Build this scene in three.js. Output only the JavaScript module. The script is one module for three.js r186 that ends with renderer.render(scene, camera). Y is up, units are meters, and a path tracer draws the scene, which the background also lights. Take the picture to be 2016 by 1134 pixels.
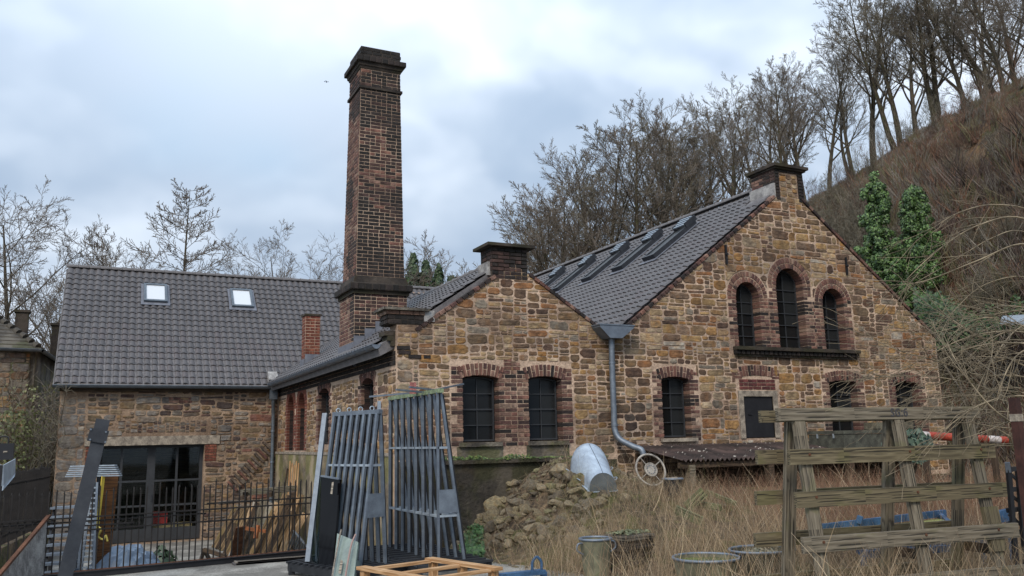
import * as THREE from 'three';
import { mergeGeometries } from 'three/addons/utils/BufferGeometryUtils.js';
import { ConvexGeometry } from 'three/addons/geometries/ConvexGeometry.js';
import { TextGeometry } from 'three/addons/geometries/TextGeometry.js';
import { FontLoader } from 'three/addons/loaders/FontLoader.js';

// ---------------------------------------------------------------- camera, sky, sun, exposure
const scene = new THREE.Scene();
const camera = new THREE.PerspectiveCamera(2 * Math.atan(567 / 1676) * 180 / Math.PI, 16 / 9, 0.1, 2000);
camera.rotation.order = 'YXZ';
camera.rotation.set(0.17715, -0.45728, -0.02122);
camera.position.set(-4.72, 1.8, 14.21);
camera.updateMatrixWorld();
const renderer = new THREE.WebGLRenderer({ antialias: true });
renderer.toneMapping = THREE.LinearToneMapping;
renderer.toneMappingExposure = 1.5;
renderer.shadowMap.enabled = true;

const SUN_DIR = new THREE.Vector3(-0.50, 0.64, 0.58).normalize();
const sun = new THREE.DirectionalLight(0xfff1e0, 1.5);
sun.position.copy(SUN_DIR).multiplyScalar(80); sun.castShadow = true; sun.shadow.radius = 36;
sun.shadow.camera.left = sun.shadow.camera.bottom = -45; sun.shadow.camera.right = sun.shadow.camera.top = 45;
sun.shadow.camera.far = 220; sun.shadow.mapSize.set(2048, 2048);
scene.add(sun, sun.target);

// random numbers and noise
function rng(seed) { let a = seed >>> 0; return () => { a = (a + 0x6D2B79F5) | 0; let t = Math.imul(a ^ (a >>> 15), 1 | a); t = (t + Math.imul(t ^ (t >>> 7), 61 | t)) ^ t; return ((t ^ (t >>> 14)) >>> 0) / 4294967296; }; }
const hash2 = (x, y, s) => { let h = Math.imul(x | 0, 374761393) ^ Math.imul(y | 0, 668265263) ^ Math.imul(s | 0, 974711); h = Math.imul(h ^ (h >>> 13), 1274126177); return ((h ^ (h >>> 16)) >>> 0) / 4294967296; };
const sm = (t) => t * t * (3 - 2 * t), clamp = (v, a = 0, b = 1) => Math.min(b, Math.max(a, v)), lerp = (a, b, t) => a + (b - a) * t, smooth = (a, b, v) => sm(clamp((v - a) / (b - a)));
function vnoise(x, y, s = 0, per = 0) {
  const X = Math.floor(x), Y = Math.floor(y), fx = sm(x - X), fy = sm(y - Y), m = (i) => per ? ((i % per) + per) % per : i;
  return lerp(lerp(hash2(m(X), m(Y), s), hash2(m(X + 1), m(Y), s), fx), lerp(hash2(m(X), m(Y + 1), s), hash2(m(X + 1), m(Y + 1), s), fx), fy);
}
function fbm(x, y, o = 5, s = 0, per = 0) { let v = 0, a = 0.5, t = 0; for (let i = 0; i < o; i++) { v += a * vnoise(x, y, s + i * 17, per); t += a; a *= 0.5; x *= 2; y *= 2; per *= 2; } return v / t; }

// overcast sky: cloud sheets with brighter thin places, computed for every direction
{
  const W = 1024, H = 512, d = new Float32Array(W * H * 4), th = new THREE.Vector3(0.13, 0.52, -0.84).normalize();
  for (let j = 0; j < H; j++) for (let i = 0; i < W; i++) {
    const el = ((j + 0.5) / H - 0.5) * Math.PI, az = ((i + 0.5) / W - 0.5) * 2 * Math.PI;
    const x = Math.cos(el) * Math.cos(az), y = Math.sin(el), z = Math.cos(el) * Math.sin(az);
    const k = 1 / (Math.max(y, 0) + 0.38), u = x * k * 2.3 + 7.3, v = z * k * 2.3 + 3.1;
    const wob = fbm(u * 1.6 + 5, v * 1.6, 5, 91) * 1.5, wo2 = fbm(u * 1.6 + 25, v * 1.6 + 9, 5, 97) * 1.5;
    let c = fbm(u * 1.1 + wob, v * 1.3 + wo2, 7, 5); const puff = fbm(u * 2.6 + wo2 * 1.2, v * 2.9 + wob * 1.2, 6, 23);
    let f = fbm(u * 0.55 + 9 + wob * 0.3, v * 0.55, 4, 44);
    c = smooth(0.30, 0.69, c * 0.50 + f * 0.28 + puff * 0.22);
    const gl = Math.max(0, x * th.x + y * th.y + z * th.z), glow = Math.pow(gl, 30) * 0.62 + Math.pow(gl, 5) * 0.05;
    const t = clamp(c * 0.95 + glow);
    const up = (1.35 + 1.6 * Math.max(y, 0)) / 1.78;   // an overcast sky grows brighter toward the zenith
    const thin = smooth(0.55, 0.8, fbm(u * 0.8 + 31, v * 0.8 + 12, 4, 71));
    const o = (j * W + i) * 4;
    d[o] = lerp(0.25, 0.65, t) * up - 0.03 * thin; d[o + 1] = lerp(0.335, 0.72, t) * up; d[o + 2] = lerp(0.455, 0.81, t) * up + 0.02 * thin; d[o + 3] = 1;
  }
  const sky = new THREE.DataTexture(d, W, H, THREE.RGBAFormat, THREE.FloatType);
  sky.mapping = THREE.EquirectangularReflectionMapping; sky.magFilter = sky.minFilter = THREE.LinearFilter; sky.wrapS = THREE.RepeatWrapping; sky.needsUpdate = true;
  scene.background = sky; scene.environment = sky;
}

// ---------------------------------------------------------------- naming, tagging, building
const usedNames = new Map();
function numbered(n) { const k = usedNames.get(n) || 0; usedNames.set(n, k + 1); return k ? `${n}_${String(k).padStart(3, '0')}` : n; }
function tag(o, label, category, group, kind) { o.userData = {}; if (label) o.userData.label = label; if (category) o.userData.category = category; if (group) o.userData.group = group; if (kind) o.userData.kind = kind; return o; }
function thing(name, label, category, pos = [0, 0, 0], turn = 0, group) { const g = new THREE.Group(); g.name = numbered(name); scene.add(g); g.position.set(...pos); g.rotation.y = turn; return tag(g, label, category, group); }
function part(parent, name, geo, mat, label, kind) { const m = new THREE.Mesh(geo, mat); m.name = name; m.castShadow = m.receiveShadow = true; parent.add(m); if (label) m.userData.label = label; if (kind) m.userData.kind = kind; return m; }
function solo(name, geo, mat, label, category, group, pos) { const m = part(scene, numbered(name), geo, mat); if (pos) m.position.set(...pos); return tag(m, label, category, group); }
function ground(name, geo, mat) { const m = part(scene, numbered(name), geo, mat); m.userData.kind = 'structure'; return m; }
function dup(root, name, label, group) { const c = root.clone(); c.name = numbered(name); scene.add(c); c.userData = { ...root.userData }; if (label) c.userData.label = label; if (group) c.userData.group = group; return c; }
function instanced(parent, name, geo, mat, list, kind = 'stuff') {   // list of [Matrix4, Color]
  const m = new THREE.InstancedMesh(geo, mat, list.length); m.name = parent === scene ? numbered(name) : name; list.forEach(([x, c], i) => { m.setMatrixAt(i, x); if (c) m.setColorAt(i, c); });
  m.castShadow = m.receiveShadow = true; parent.add(m); m.userData.kind = kind; return m;
}
const V = (x, y, z) => new THREE.Vector3(x, y, z), UP = V(0, 1, 0);
// a sight line of the photograph met with a plane of the building, for reading positions off it
const lineTo = (x, y) => V((x - 1008) / 1676, -(y - 567) / 1676, -1).transformDirection(camera.matrixWorld).multiplyScalar(Math.hypot((x - 1008) / 1676, (y - 567) / 1676, 1));
const at = (x, y, depth) => lineTo(x, y).multiplyScalar(depth).add(camera.position);
const onY = (x, y, h) => { const d = lineTo(x, y); return d.multiplyScalar((h - camera.position.y) / d.y).add(camera.position); };
const onZ = (x, y, z) => { const d = lineTo(x, y); return d.multiplyScalar((z - camera.position.z) / d.z).add(camera.position); };
const onX = (x, y, X) => { const d = lineTo(x, y); return d.multiplyScalar((X - camera.position.x) / d.x).add(camera.position); };

// ---------------------------------------------------------------- geometry helpers (all give uv in metres)
function uvBox(g0) {
  const g = g0.index ? g0.toNonIndexed() : g0, p = g.attributes.position, n = p.count, uv = new Float32Array(n * 2), a = V(), b = V(), c = V(), e = V(), f = V();
  for (let i = 0; i < n; i += 3) {
    a.fromBufferAttribute(p, i); b.fromBufferAttribute(p, i + 1); c.fromBufferAttribute(p, i + 2); e.subVectors(b, a); f.subVectors(c, a); e.cross(f);
    const ax = Math.abs(e.x), ay = Math.abs(e.y), az = Math.abs(e.z);
    for (let k = 0; k < 3; k++) { const q = [a, b, c][k]; const [u, v] = ax >= ay && ax >= az ? [q.z, q.y] : ay >= az ? [q.x, q.z] : [q.x, q.y]; uv[(i + k) * 2] = u; uv[(i + k) * 2 + 1] = v; }
  }
  g.setAttribute('uv', new THREE.BufferAttribute(uv, 2)); return g;
}
// uv run along the longest side of a bar: u along, v across
function box(w, h, d, x = 0, y = 0, z = 0) { const g = new THREE.BoxGeometry(w, h, d); g.translate(x, y, z); return uvBox(g); }
function frameTo(a, b, up = UP) { const t = V().subVectors(b, a), len = t.length(); t.normalize(); let s = V().crossVectors(up, t); if (s.lengthSq() < 1e-6) s = V().crossVectors(V(1, 0, 0), t); s.normalize(); const u = V().crossVectors(t, s); return [new THREE.Matrix4().makeBasis(s, u, t).setPosition(V().addVectors(a, b).multiplyScalar(0.5)), len]; }
let barCount = 0;
function bar(a, b, w, h, up = UP) { const [m, len] = frameTo(a, b, up); const g = uvBox(new THREE.BoxGeometry(w, h, len)), p = g.attributes.position, n = g.attributes.normal, u = g.attributes.uv, o = (barCount++ * 0.377) % 5; for (let i = 0; i < p.count; i++) if (Math.abs(n.getX(i)) > 0.5) u.setXY(i, p.getZ(i) + o, p.getY(i) + o); else if (Math.abs(n.getY(i)) > 0.5) u.setXY(i, p.getZ(i) + o, p.getX(i) + o); g.applyMatrix4(m); return g; }
function rod(a, b, r0, r1 = r0, n = 8) { const [m, len] = frameTo(a, b); const g = new THREE.CylinderGeometry(r1, r0, len, n); g.rotateX(Math.PI / 2); g.applyMatrix4(m); return uvBoxSmooth(g, len, r0); }
function uvBoxSmooth(g, len, r) { const u = g.attributes.uv; for (let i = 0; i < u.count; i++) u.setXY(i, u.getX(i) * 6.28 * r, u.getY(i) * len); return g.toNonIndexed(); }
function pipe(pts, r, n = 10, seg = 24) { const c = new THREE.CatmullRomCurve3(pts, false, 'centripetal'); const g = new THREE.TubeGeometry(c, seg, r, n, false); const L = c.getLength(), u = g.attributes.uv; for (let i = 0; i < u.count; i++) u.setXY(i, u.getX(i) * L, u.getY(i) * 6.28 * r); return g.toNonIndexed(); }
const merge = (l) => { const strip = l.map((g) => { const k = g.index ? g.toNonIndexed() : g; if (!k.attributes.normal) k.computeVertexNormals(); return k; }); return mergeGeometries(strip); };
function paint(g, c) { const n = g.attributes.position.count, a = new Float32Array(n * 3); for (let i = 0; i < n; i++) { a[i * 3] = c.r; a[i * 3 + 1] = c.g; a[i * 3 + 2] = c.b; } g.setAttribute('color', new THREE.BufferAttribute(a, 3)); return g; }
const lin = (r, g, b) => new THREE.Color().setRGB(r, g, b);
class Tubes {   // many thin tapering tubes in one mesh
  constructor() { this.p = []; this.n = []; this.uv = []; this.i = []; }
  add(pts, rad, sides = 4) {
    const base = this.p.length / 3, k = pts.length, t = V(), s = V(), u = V(); let ref = Math.abs(V().subVectors(pts[k - 1], pts[0]).normalize().y) > 0.9 ? V(1, 0, 0) : UP, L = 0;
    for (let i = 0; i < k; i++) {
      t.subVectors(pts[Math.min(i + 1, k - 1)], pts[Math.max(i - 1, 0)]).normalize(); s.crossVectors(ref, t).normalize(); u.crossVectors(t, s);
      if (i) L += pts[i].distanceTo(pts[i - 1]);
      for (let j = 0; j < sides; j++) { const a = j / sides * 6.2832, cx = Math.cos(a), sx = Math.sin(a); const nx = s.x * cx + u.x * sx, ny = s.y * cx + u.y * sx, nz = s.z * cx + u.z * sx; this.p.push(pts[i].x + nx * rad[i], pts[i].y + ny * rad[i], pts[i].z + nz * rad[i]); this.n.push(nx, ny, nz); this.uv.push(j / sides * 6.28 * rad[0], L); }
    }
    for (let i = 0; i < k - 1; i++) for (let j = 0; j < sides; j++) { const a = base + i * sides + j, b = base + i * sides + (j + 1) % sides; this.i.push(a, b, a + sides, b, b + sides, a + sides); }
  }
  geo() { const g = new THREE.BufferGeometry(); g.setAttribute('position', new THREE.Float32BufferAttribute(this.p, 3)); g.setAttribute('normal', new THREE.Float32BufferAttribute(this.n, 3)); g.setAttribute('uv', new THREE.Float32BufferAttribute(this.uv, 2)); g.setIndex(this.i); return g; }
}

// ---------------------------------------------------------------- textures and materials
function tex(size, fn, srgb = true, rx = 1, ry = rx) {
  const d = new Uint8Array(size * size * 4);
  for (let j = 0; j < size; j++) for (let i = 0; i < size; i++) { const c = fn(i / size, j / size), o = (j * size + i) * 4; if (typeof c === 'number') d[o] = d[o + 1] = d[o + 2] = clamp(c) * 255; else { d[o] = clamp(c[0]) * 255; d[o + 1] = clamp(c[1]) * 255; d[o + 2] = clamp(c[2]) * 255; } d[o + 3] = 255; }
  const t = new THREE.DataTexture(d, size, size); t.wrapS = t.wrapT = THREE.RepeatWrapping; t.magFilter = t.minFilter = THREE.LinearFilter; t.repeat.set(rx, ry); if (srgb) t.colorSpace = THREE.SRGBColorSpace; t.needsUpdate = true; return t;
}
const mix3 = (a, b, t) => [lerp(a[0], b[0], t), lerp(a[1], b[1], t), lerp(a[2], b[2], t)];
const F = (u, v, n, o = 4, s = 0) => fbm(u * n, v * n, o, s, n);
const tGrain = tex(512, (u, v) => { const a = F(u, v, 6, 6, 3), b = F(u, v, 48, 3, 9); const k = clamp(0.50 + (a - 0.5) * 1.7 + (b - 0.5) * 0.9); return mix3([0.64, 0.62, 0.61], [1, 0.98, 0.95], k); }, true, 1.6);
const tStone = tex(512, (u, v) => { const a = F(u, v, 5, 6, 13), b = fbm(u * 6, v * 36, 4, 21, 6), r = smooth(0.5, 0.72, F(u, v, 4, 4, 77)), k = clamp(0.5 + (a - 0.5) * 1.5 + (b - 0.5) * 1.1); return mix3(mix3([0.66, 0.63, 0.61], [1, 0.98, 0.94], k), [1.0, 0.80, 0.56], r * 0.28); }, true, 1.9);
const tRough = tex(512, (u, v) => clamp(0.5 + (F(u, v, 10, 5, 31) - 0.5) * 1.9 + (F(u, v, 60, 2, 4) - 0.5) * 0.5), false, 2.2);
const tMortar = tex(512, (u, v) => { const a = F(u, v, 4, 6, 41), b = F(u, v, 64, 2, 45), g = smooth(0.52, 0.7, F(u, v, 3, 5, 49)); return mix3(mix3([0.56, 0.475, 0.41], [0.80, 0.70, 0.61], clamp(0.5 + (a - 0.5) * 1.8 + (b - 0.5) * 0.8)), [0.54, 0.49, 0.45], g * 0.55); }, true, 0.55);
const tMoss = tex(512, (u, v) => { const a = F(u, v, 4, 6, 51), b = F(u, v, 30, 3, 55), m = smooth(0.47, 0.66, F(u, v, 5, 5, 58)), o = smooth(0.52, 0.68, F(u, v, 3, 5, 63)); let c = mix3([0.22, 0.205, 0.19], [0.47, 0.445, 0.40], clamp(0.5 + (a - 0.5) * 1.9 + (b - 0.5) * 0.6)); c = mix3(c, [0.45, 0.39, 0.22], o * 0.55); return mix3(c, [0.30, 0.315, 0.18], m * 0.6); }, true, 0.5);
const tWood = tex(512, (u, v) => { const w = fbm(u * 3 + 0.6 * F(u, v, 3, 3, 8), v * 40, 4, 71, 0) , k = fbm(u * 4, v * 64, 3, 75, 4), g = smooth(0.55, 0.72, F(u, v, 4, 4, 79)); return mix3(mix3([0.60, 0.57, 0.53], [0.95, 0.93, 0.89], clamp(0.5 + (k - 0.5) * 1.2 + (w - 0.5) * 0.8)), [0.70, 0.72, 0.55], g * 0.45).map((q) => q * (1 - 0.35 * smooth(0.76, 0.84, fbm(u * 5 + 3, v * 9, 3, 301, 0))) * (1 - 0.5 * smooth(0.66, 0.72, fbm(u * 2, v * 90, 2, 305, 0)))); }, true, 1.1);
const tFresh = tex(256, (u, v) => { const k = fbm(u * 4, v * 48, 3, 85, 4); return mix3([0.72, 0.62, 0.5], [1, 0.97, 0.92], clamp(0.5 + (k - 0.5) * 1.8)); }, true, 1.2);
const tMetal = tex(512, (u, v) => { const a = F(u, v, 14, 3, 91), b = F(u, v, 5, 5, 95), c = F(u, v, 90, 1, 99); const k = clamp(0.55 + (a - 0.5) * 0.8 + (b - 0.5) * 1.2 + (c - 0.5) * 0.3); return mix3([0.80, 0.80, 0.82], [1, 1, 1], k); }, true, 1.3);
const tTile = tex(256, (u, v) => { const a = F(u, v, 5, 5, 101), b = F(u, v, 40, 2, 105); return clamp(0.72 + (a - 0.5) * 0.7 + (b - 0.5) * 0.5); }, false, 2.3);
const tSoil = tex(1024, (u, v) => { const a = F(u, v, 6, 6, 111), b = F(u, v, 40, 4, 115), m = smooth(0.53, 0.66, F(u, v, 8, 5, 119)); let c = mix3([0.20, 0.165, 0.13], [0.52, 0.44, 0.34], clamp(0.45 + (a - 0.5) * 1.2 + (b - 0.5) * 1.4)); return mix3(c, [0.30, 0.33, 0.14], m * 0.6); }, true, 0.33);
const tRoad = tex(1024, (u, v) => { const a = F(u, v, 6, 6, 121), b = F(u, v, 150, 2, 125), w = smooth(0.5, 0.64, F(u, v, 4, 5, 129)); return mix3(mix3([0.40, 0.39, 0.37], [0.66, 0.65, 0.62], clamp(0.5 + (a - 0.5) * 1.2 + (b - 0.5) * 1.1)), [0.36, 0.35, 0.33], w * 0.6); }, true, 0.4);
const tBark = tex(256, (u, v) => { const a = fbm(u * 10, v * 4, 4, 131, 0), m = smooth(0.5, 0.7, F(u, v, 3, 4, 135)); return mix3(mix3([0.40, 0.38, 0.35], [1, 0.97, 0.92], clamp(0.5 + (a - 0.5) * 1.6)), [0.68, 0.78, 0.45], m * 0.5); }, true, 1.5);
const S = (o) => new THREE.MeshStandardMaterial({ roughness: 0.9, ...o }), D = { side: THREE.DoubleSide };
const M = {
  stone: S({ map: tStone, bumpMap: tRough, bumpScale: 0.008, vertexColors: true, roughness: 0.92 }),
  brick: S({ map: tGrain, bumpMap: tRough, bumpScale: 0.004, vertexColors: true, roughness: 0.9 }),
  brickCopies: S({ map: tGrain, bumpMap: tRough, bumpScale: 0.004, roughness: 0.9 }),
  mortar: S({ map: tMortar, bumpMap: tRough, bumpScale: 0.008, roughness: 0.97 }),
  mossy: S({ map: tMoss, bumpMap: tRough, bumpScale: 0.01 }),
  plinth: S({ map: tMoss, color: lin(0.46, 0.44, 0.41), bumpMap: tRough, bumpScale: 0.01 }),
  concrete: S({ map: tGrain, color: lin(0.42, 0.38, 0.32), bumpMap: tRough, bumpScale: 0.004 }),
  barnMortar: S({ map: tMortar, color: lin(0.66, 0.64, 0.60), bumpMap: tRough, bumpScale: 0.01, roughness: 0.97 }),
  darkCap: S({ map: tMoss, color: lin(0.33, 0.29, 0.28), bumpMap: tRough, bumpScale: 0.006 }),
  plaster: S({ map: tMoss, color: lin(1.9, 1.75, 1.45), bumpMap: tRough, bumpScale: 0.006 }),
  tile: S({ map: tTile, color: lin(0.118, 0.110, 0.113), roughness: 0.62 }),
  ridge: S({ map: tTile, color: lin(0.17, 0.16, 0.162), roughness: 0.65 }),
  oldTile: S({ map: tMoss, color: lin(0.62, 0.62, 0.62), roughness: 0.9 }),
  zinc: S({ map: tMetal, color: lin(0.225, 0.268, 0.315), metalness: 0.5, roughness: 0.5 }),
  zincDark: S({ map: tMetal, color: lin(0.16, 0.19, 0.215), metalness: 0.5, roughness: 0.55 }),
  zincBright: S({ map: tMetal, color: lin(0.50, 0.58, 0.64), metalness: 0.45, roughness: 0.45 }),
  lead: S({ map: tMetal, color: lin(0.20, 0.215, 0.25), metalness: 0.2, roughness: 0.7 }),
  leadPale: S({ map: tGrain, color: lin(0.46, 0.47, 0.48), metalness: 0.1, roughness: 0.7 }),
  fascia: S({ map: tGrain, color: lin(0.36, 0.335, 0.30), roughness: 0.9 }),
  blackSteel: S({ map: tMetal, color: lin(0.025, 0.026, 0.03), metalness: 0.3, roughness: 0.55 }),
  darkSteel: S({ map: tMetal, color: lin(0.055, 0.06, 0.068), metalness: 0.5, roughness: 0.5 }),
  rust: S({ map: tGrain, color: lin(0.17, 0.075, 0.04), roughness: 0.95 }),
  fence: S({ map: tGrain, color: lin(0.02, 0.018, 0.018), metalness: 0.2, roughness: 0.7 }),
  glass: new THREE.MeshPhysicalMaterial({ color: lin(0.007, 0.008, 0.009), roughness: 0.07, metalness: 0, specularIntensity: 0.45 }),
  pane: new THREE.MeshPhysicalMaterial({ color: lin(0.86, 0.92, 0.90), roughness: 0.04, transmission: 1, thickness: 0, specularIntensity: 0.5 }),
  glassMid: new THREE.MeshPhysicalMaterial({ color: lin(0.011, 0.012, 0.013), roughness: 0.12, specularIntensity: 0.5 }),
  glassGrey: new THREE.MeshPhysicalMaterial({ color: lin(0.020, 0.022, 0.023), roughness: 0.25, specularIntensity: 0.4 }),
  blackGlass: new THREE.MeshPhysicalMaterial({ color: lin(0.004, 0.004, 0.005), roughness: 0.06, specularIntensity: 0.5 }),
  skyGlass: new THREE.MeshPhysicalMaterial({ color: lin(0.03, 0.034, 0.036), roughness: 0.5, specularIntensity: 0.6 }),
  skyBlindGlass: new THREE.MeshPhysicalMaterial({ color: lin(0.55, 0.585, 0.62), roughness: 0.15, clearcoat: 1 }),  // pale colour stands for a blind and for the sky reflected in the pane
  winFrame: S({ color: lin(0.036, 0.04, 0.045), roughness: 0.6, map: tMetal }),
  oldWood: S({ map: tWood, color: lin(0.245, 0.215, 0.14), bumpMap: tWood, bumpScale: 0.004 }),
  greyWood: S({ map: tWood, color: lin(0.29, 0.265, 0.215), bumpMap: tWood, bumpScale: 0.004 }),
  darkWood: S({ map: tWood, color: lin(0.12, 0.085, 0.06), bumpMap: tWood, bumpScale: 0.004 }),
  freshWood: S({ map: tFresh, color: lin(0.60, 0.42, 0.26), bumpMap: tFresh, bumpScale: 0.002 }),
  tanWood: S({ map: tWood, color: lin(0.40, 0.29, 0.175) }),
  paleWood: S({ map: tFresh, color: lin(0.62, 0.50, 0.36) }),
  whiteBoard: S({ map: tWood, color: lin(0.55, 0.52, 0.48) }),
  bark: S({ map: tBark, color: lin(0.145, 0.125, 0.095) }), twig: S({ color: lin(0.155, 0.128, 0.102) }), twigPale: S({ color: lin(0.17, 0.15, 0.11) }),
  branchPale: S({ map: tBark, color: lin(0.46, 0.40, 0.30) }),
  leaf: S({ color: lin(1, 1, 1), roughness: 0.55, ...D }), blade: S({ color: lin(1, 1, 1), roughness: 0.95, ...D }),
  soil: S({ map: tSoil, bumpMap: tRough, bumpScale: 0.02, roughness: 1 }), road: S({ map: tRoad, bumpMap: tRough, bumpScale: 0.003 }),
  blue: S({ map: tGrain, color: lin(0.055, 0.14, 0.29), roughness: 0.5 }),
};
// ---------------------------------------------------------------- rubble stones
const STONE_TONES = [lin(0.33, 0.20, 0.085), lin(0.31, 0.215, 0.12), lin(0.27, 0.19, 0.115), lin(0.20, 0.145, 0.095), lin(0.165, 0.112, 0.078), lin(0.28, 0.15, 0.075), lin(0.42, 0.33, 0.22), lin(0.25, 0.225, 0.19), lin(0.14, 0.09, 0.068), lin(0.34, 0.26, 0.16), lin(0.23, 0.165, 0.12), lin(0.40, 0.30, 0.185), lin(0.36, 0.25, 0.125), lin(0.42, 0.345, 0.25), lin(0.17, 0.12, 0.085)];
const BARN_TONES = [lin(0.23, 0.17, 0.10), lin(0.20, 0.155, 0.115), lin(0.15, 0.115, 0.09), lin(0.12, 0.075, 0.062), lin(0.27, 0.22, 0.165), lin(0.18, 0.165, 0.145), lin(0.24, 0.16, 0.085), lin(0.095, 0.07, 0.06), lin(0.21, 0.18, 0.14), lin(0.26, 0.23, 0.19)];
BARN_TONES.forEach((c) => { c.r *= 0.98; c.g *= 1.05; c.b *= 1.2; });
// courses of uneven stones packed from the bottom up; returns outlines in the wall's own plane
function rubble({ x0, x1, y0, y1, block = [], lines = [], rounds = [], wide = [0.12, 0.42], high = [0.06, 0.2], joint = 0.0085, seed = 1 }) {
  const R = rng(seed), st = 0.02, n = Math.round((x1 - x0) / st), top = new Float64Array(n).fill(y0), out = [];
  const blockAt = (x, y) => block.find((b) => x > b[0] && x < b[1] && y >= b[2] - 1e-6 && y < b[3] - 1e-6);
  for (let guard = 0; guard < 20000; guard++) {
    let i = 0; for (let k = 1; k < n; k++) if (top[k] < top[i] - 1e-9) i = k;
    const Y = top[i]; if (Y >= y1 - 0.015) break;
    const bl = blockAt(x0 + (i + 0.5) * st, Y);
    if (bl) { for (let k = i; k < n && Math.abs(top[k] - Y) < 1e-6 && blockAt(x0 + (k + 0.5) * st, Y) === bl; k++) top[k] = bl[3]; continue; }
    let e = i; while (e < n && top[e] <= Y + 0.008 && !blockAt(x0 + (e + 0.5) * st, Y)) e++;
    const run = e - i; let minN = Math.min(i > 0 ? top[i - 1] : 1e9, e < n ? top[e] : 1e9);
    if (run * st < 0.05) { const to = Math.max(Y + 0.02, Math.min(minN, y1)); for (let k = i; k < e; k++) top[k] = to > 1e8 ? y1 : to; continue; }
    let h = lerp(high[0], high[1], Math.pow(R(), 1.15)), w = lerp(wide[0], wide[1], Math.pow(R(), 1.25)) * (0.7 + 0.45 * h / high[1]);
    h = Math.min(h, Math.max(0.05, run * st * 0.7), w * 0.6);
    if (i > 0 && top[i - 1] - Y > high[0] * 0.8 && top[i - 1] - Y < high[1] * 1.15 && R() < 0.6) h = top[i - 1] - Y;
    let c = Math.min(run, Math.max(3, Math.round(w / st))); if ((run - c) * st < 0.09) c = run * st < wide[1] * 1.2 ? run : Math.max(3, Math.round(run / 2));
    const xa = x0 + i * st, xb = x0 + (i + c) * st;
    for (const b of block) if (b[0] < xb && b[1] > xa && b[2] > Y + 1e-6) { const room = b[2] - Y; if (h > room || room - h < 0.05) h = Math.min(room, h > room ? room : high[1] * 1.3); }
    h = Math.min(h, y1 - Y); if (y1 - Y - h < 0.04) h = y1 - Y;
    const ym = Y + h; for (let k = i; k < i + c; k++) top[k] = ym;
    h = ym - Y; const w2 = xb - xa, j = joint * (0.55 + R() * 1.5), q = Math.min(0.35, 0.035 / Math.min(w2, h)); if (w2 - 2 * j < 0.03 || h - 2 * j < 0.02) continue;
    let P = []; const a = xa + j, b2 = xb - j, c0 = Y + j * 0.8, c1 = ym - j * 0.8, ww = b2 - a, hh = c1 - c0, J = () => (R() - 0.5) * Math.min(hh, ww) * 0.30, ch = () => Math.min(hh, ww) * (0.08 + 0.34 * R());
    let k1 = ch(), k2 = ch(), k3 = ch(), k4 = ch();
    P.push([a + k1, c0], [lerp(a + k1, b2 - k2, 0.5 + (R() - 0.5) * 0.3), c0 + J() * 0.6], [b2 - k2, c0], [b2, c0 + k2 * 0.8], [b2 + J() * 0.5, lerp(c0, c1, 0.5)], [b2, c1 - k3 * 0.8], [b2 - k3, c1], [lerp(a + k4, b2 - k3, 0.5 + (R() - 0.5) * 0.3), c1 + J() * 0.6], [a + k4, c1], [a, c1 - k4 * 0.8], [a + J() * 0.5, lerp(c0, c1, 0.5)], [a, c0 + k1 * 0.8]);
    const tilt = (R() - 0.5) * 0.11, skew = (R() - 0.5) * 0.16, mxx = (xa + xb) / 2, myy = (Y + ym) / 2; P = P.map(([x, y]) => [x + J() * 0.26 + (y - myy) * skew, y + J() * 0.26 + clamp((x - mxx) * tilt, -0.016, 0.016)]);
    for (const L of lines) P = clip(P, L);
    if (P.length < 3) continue;
    let drop = 0; for (const [cx, cy, r] of rounds) P = P.map(([x, y]) => { const dx = x - cx, dy = y - cy, d = Math.hypot(dx, dy) || 1e-6; if (d < r && dy > -0.02) { drop++; return [cx + dx / d * r, cy + dy / d * r]; } return [x, y]; });
    let A = 0, mx = 0, my = 0; P.forEach((p, k) => { const s = P[(k + 1) % P.length]; A += p[0] * s[1] - s[0] * p[1]; mx += p[0]; my += p[1]; }); A /= 2;
    if (A < 0.0016 || drop > P.length * 0.7) continue;
    out.push({ P, A, x: mx / P.length, y: my / P.length, r: R() });
  }
  return out;
}
function clip(P, [a, b, c]) {   // keep a*x + b*y <= c
  const out = []; for (let i = 0; i < P.length; i++) { const p = P[i], q = P[(i + 1) % P.length], dp = a * p[0] + b * p[1] - c, dq = a * q[0] + b * q[1] - c; if (dp <= 0) out.push(p); if ((dp < 0) !== (dq < 0)) { const t = dp / (dp - dq); out.push([lerp(p[0], q[0], t), lerp(p[1], q[1], t)]); } } return out;
}
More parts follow.
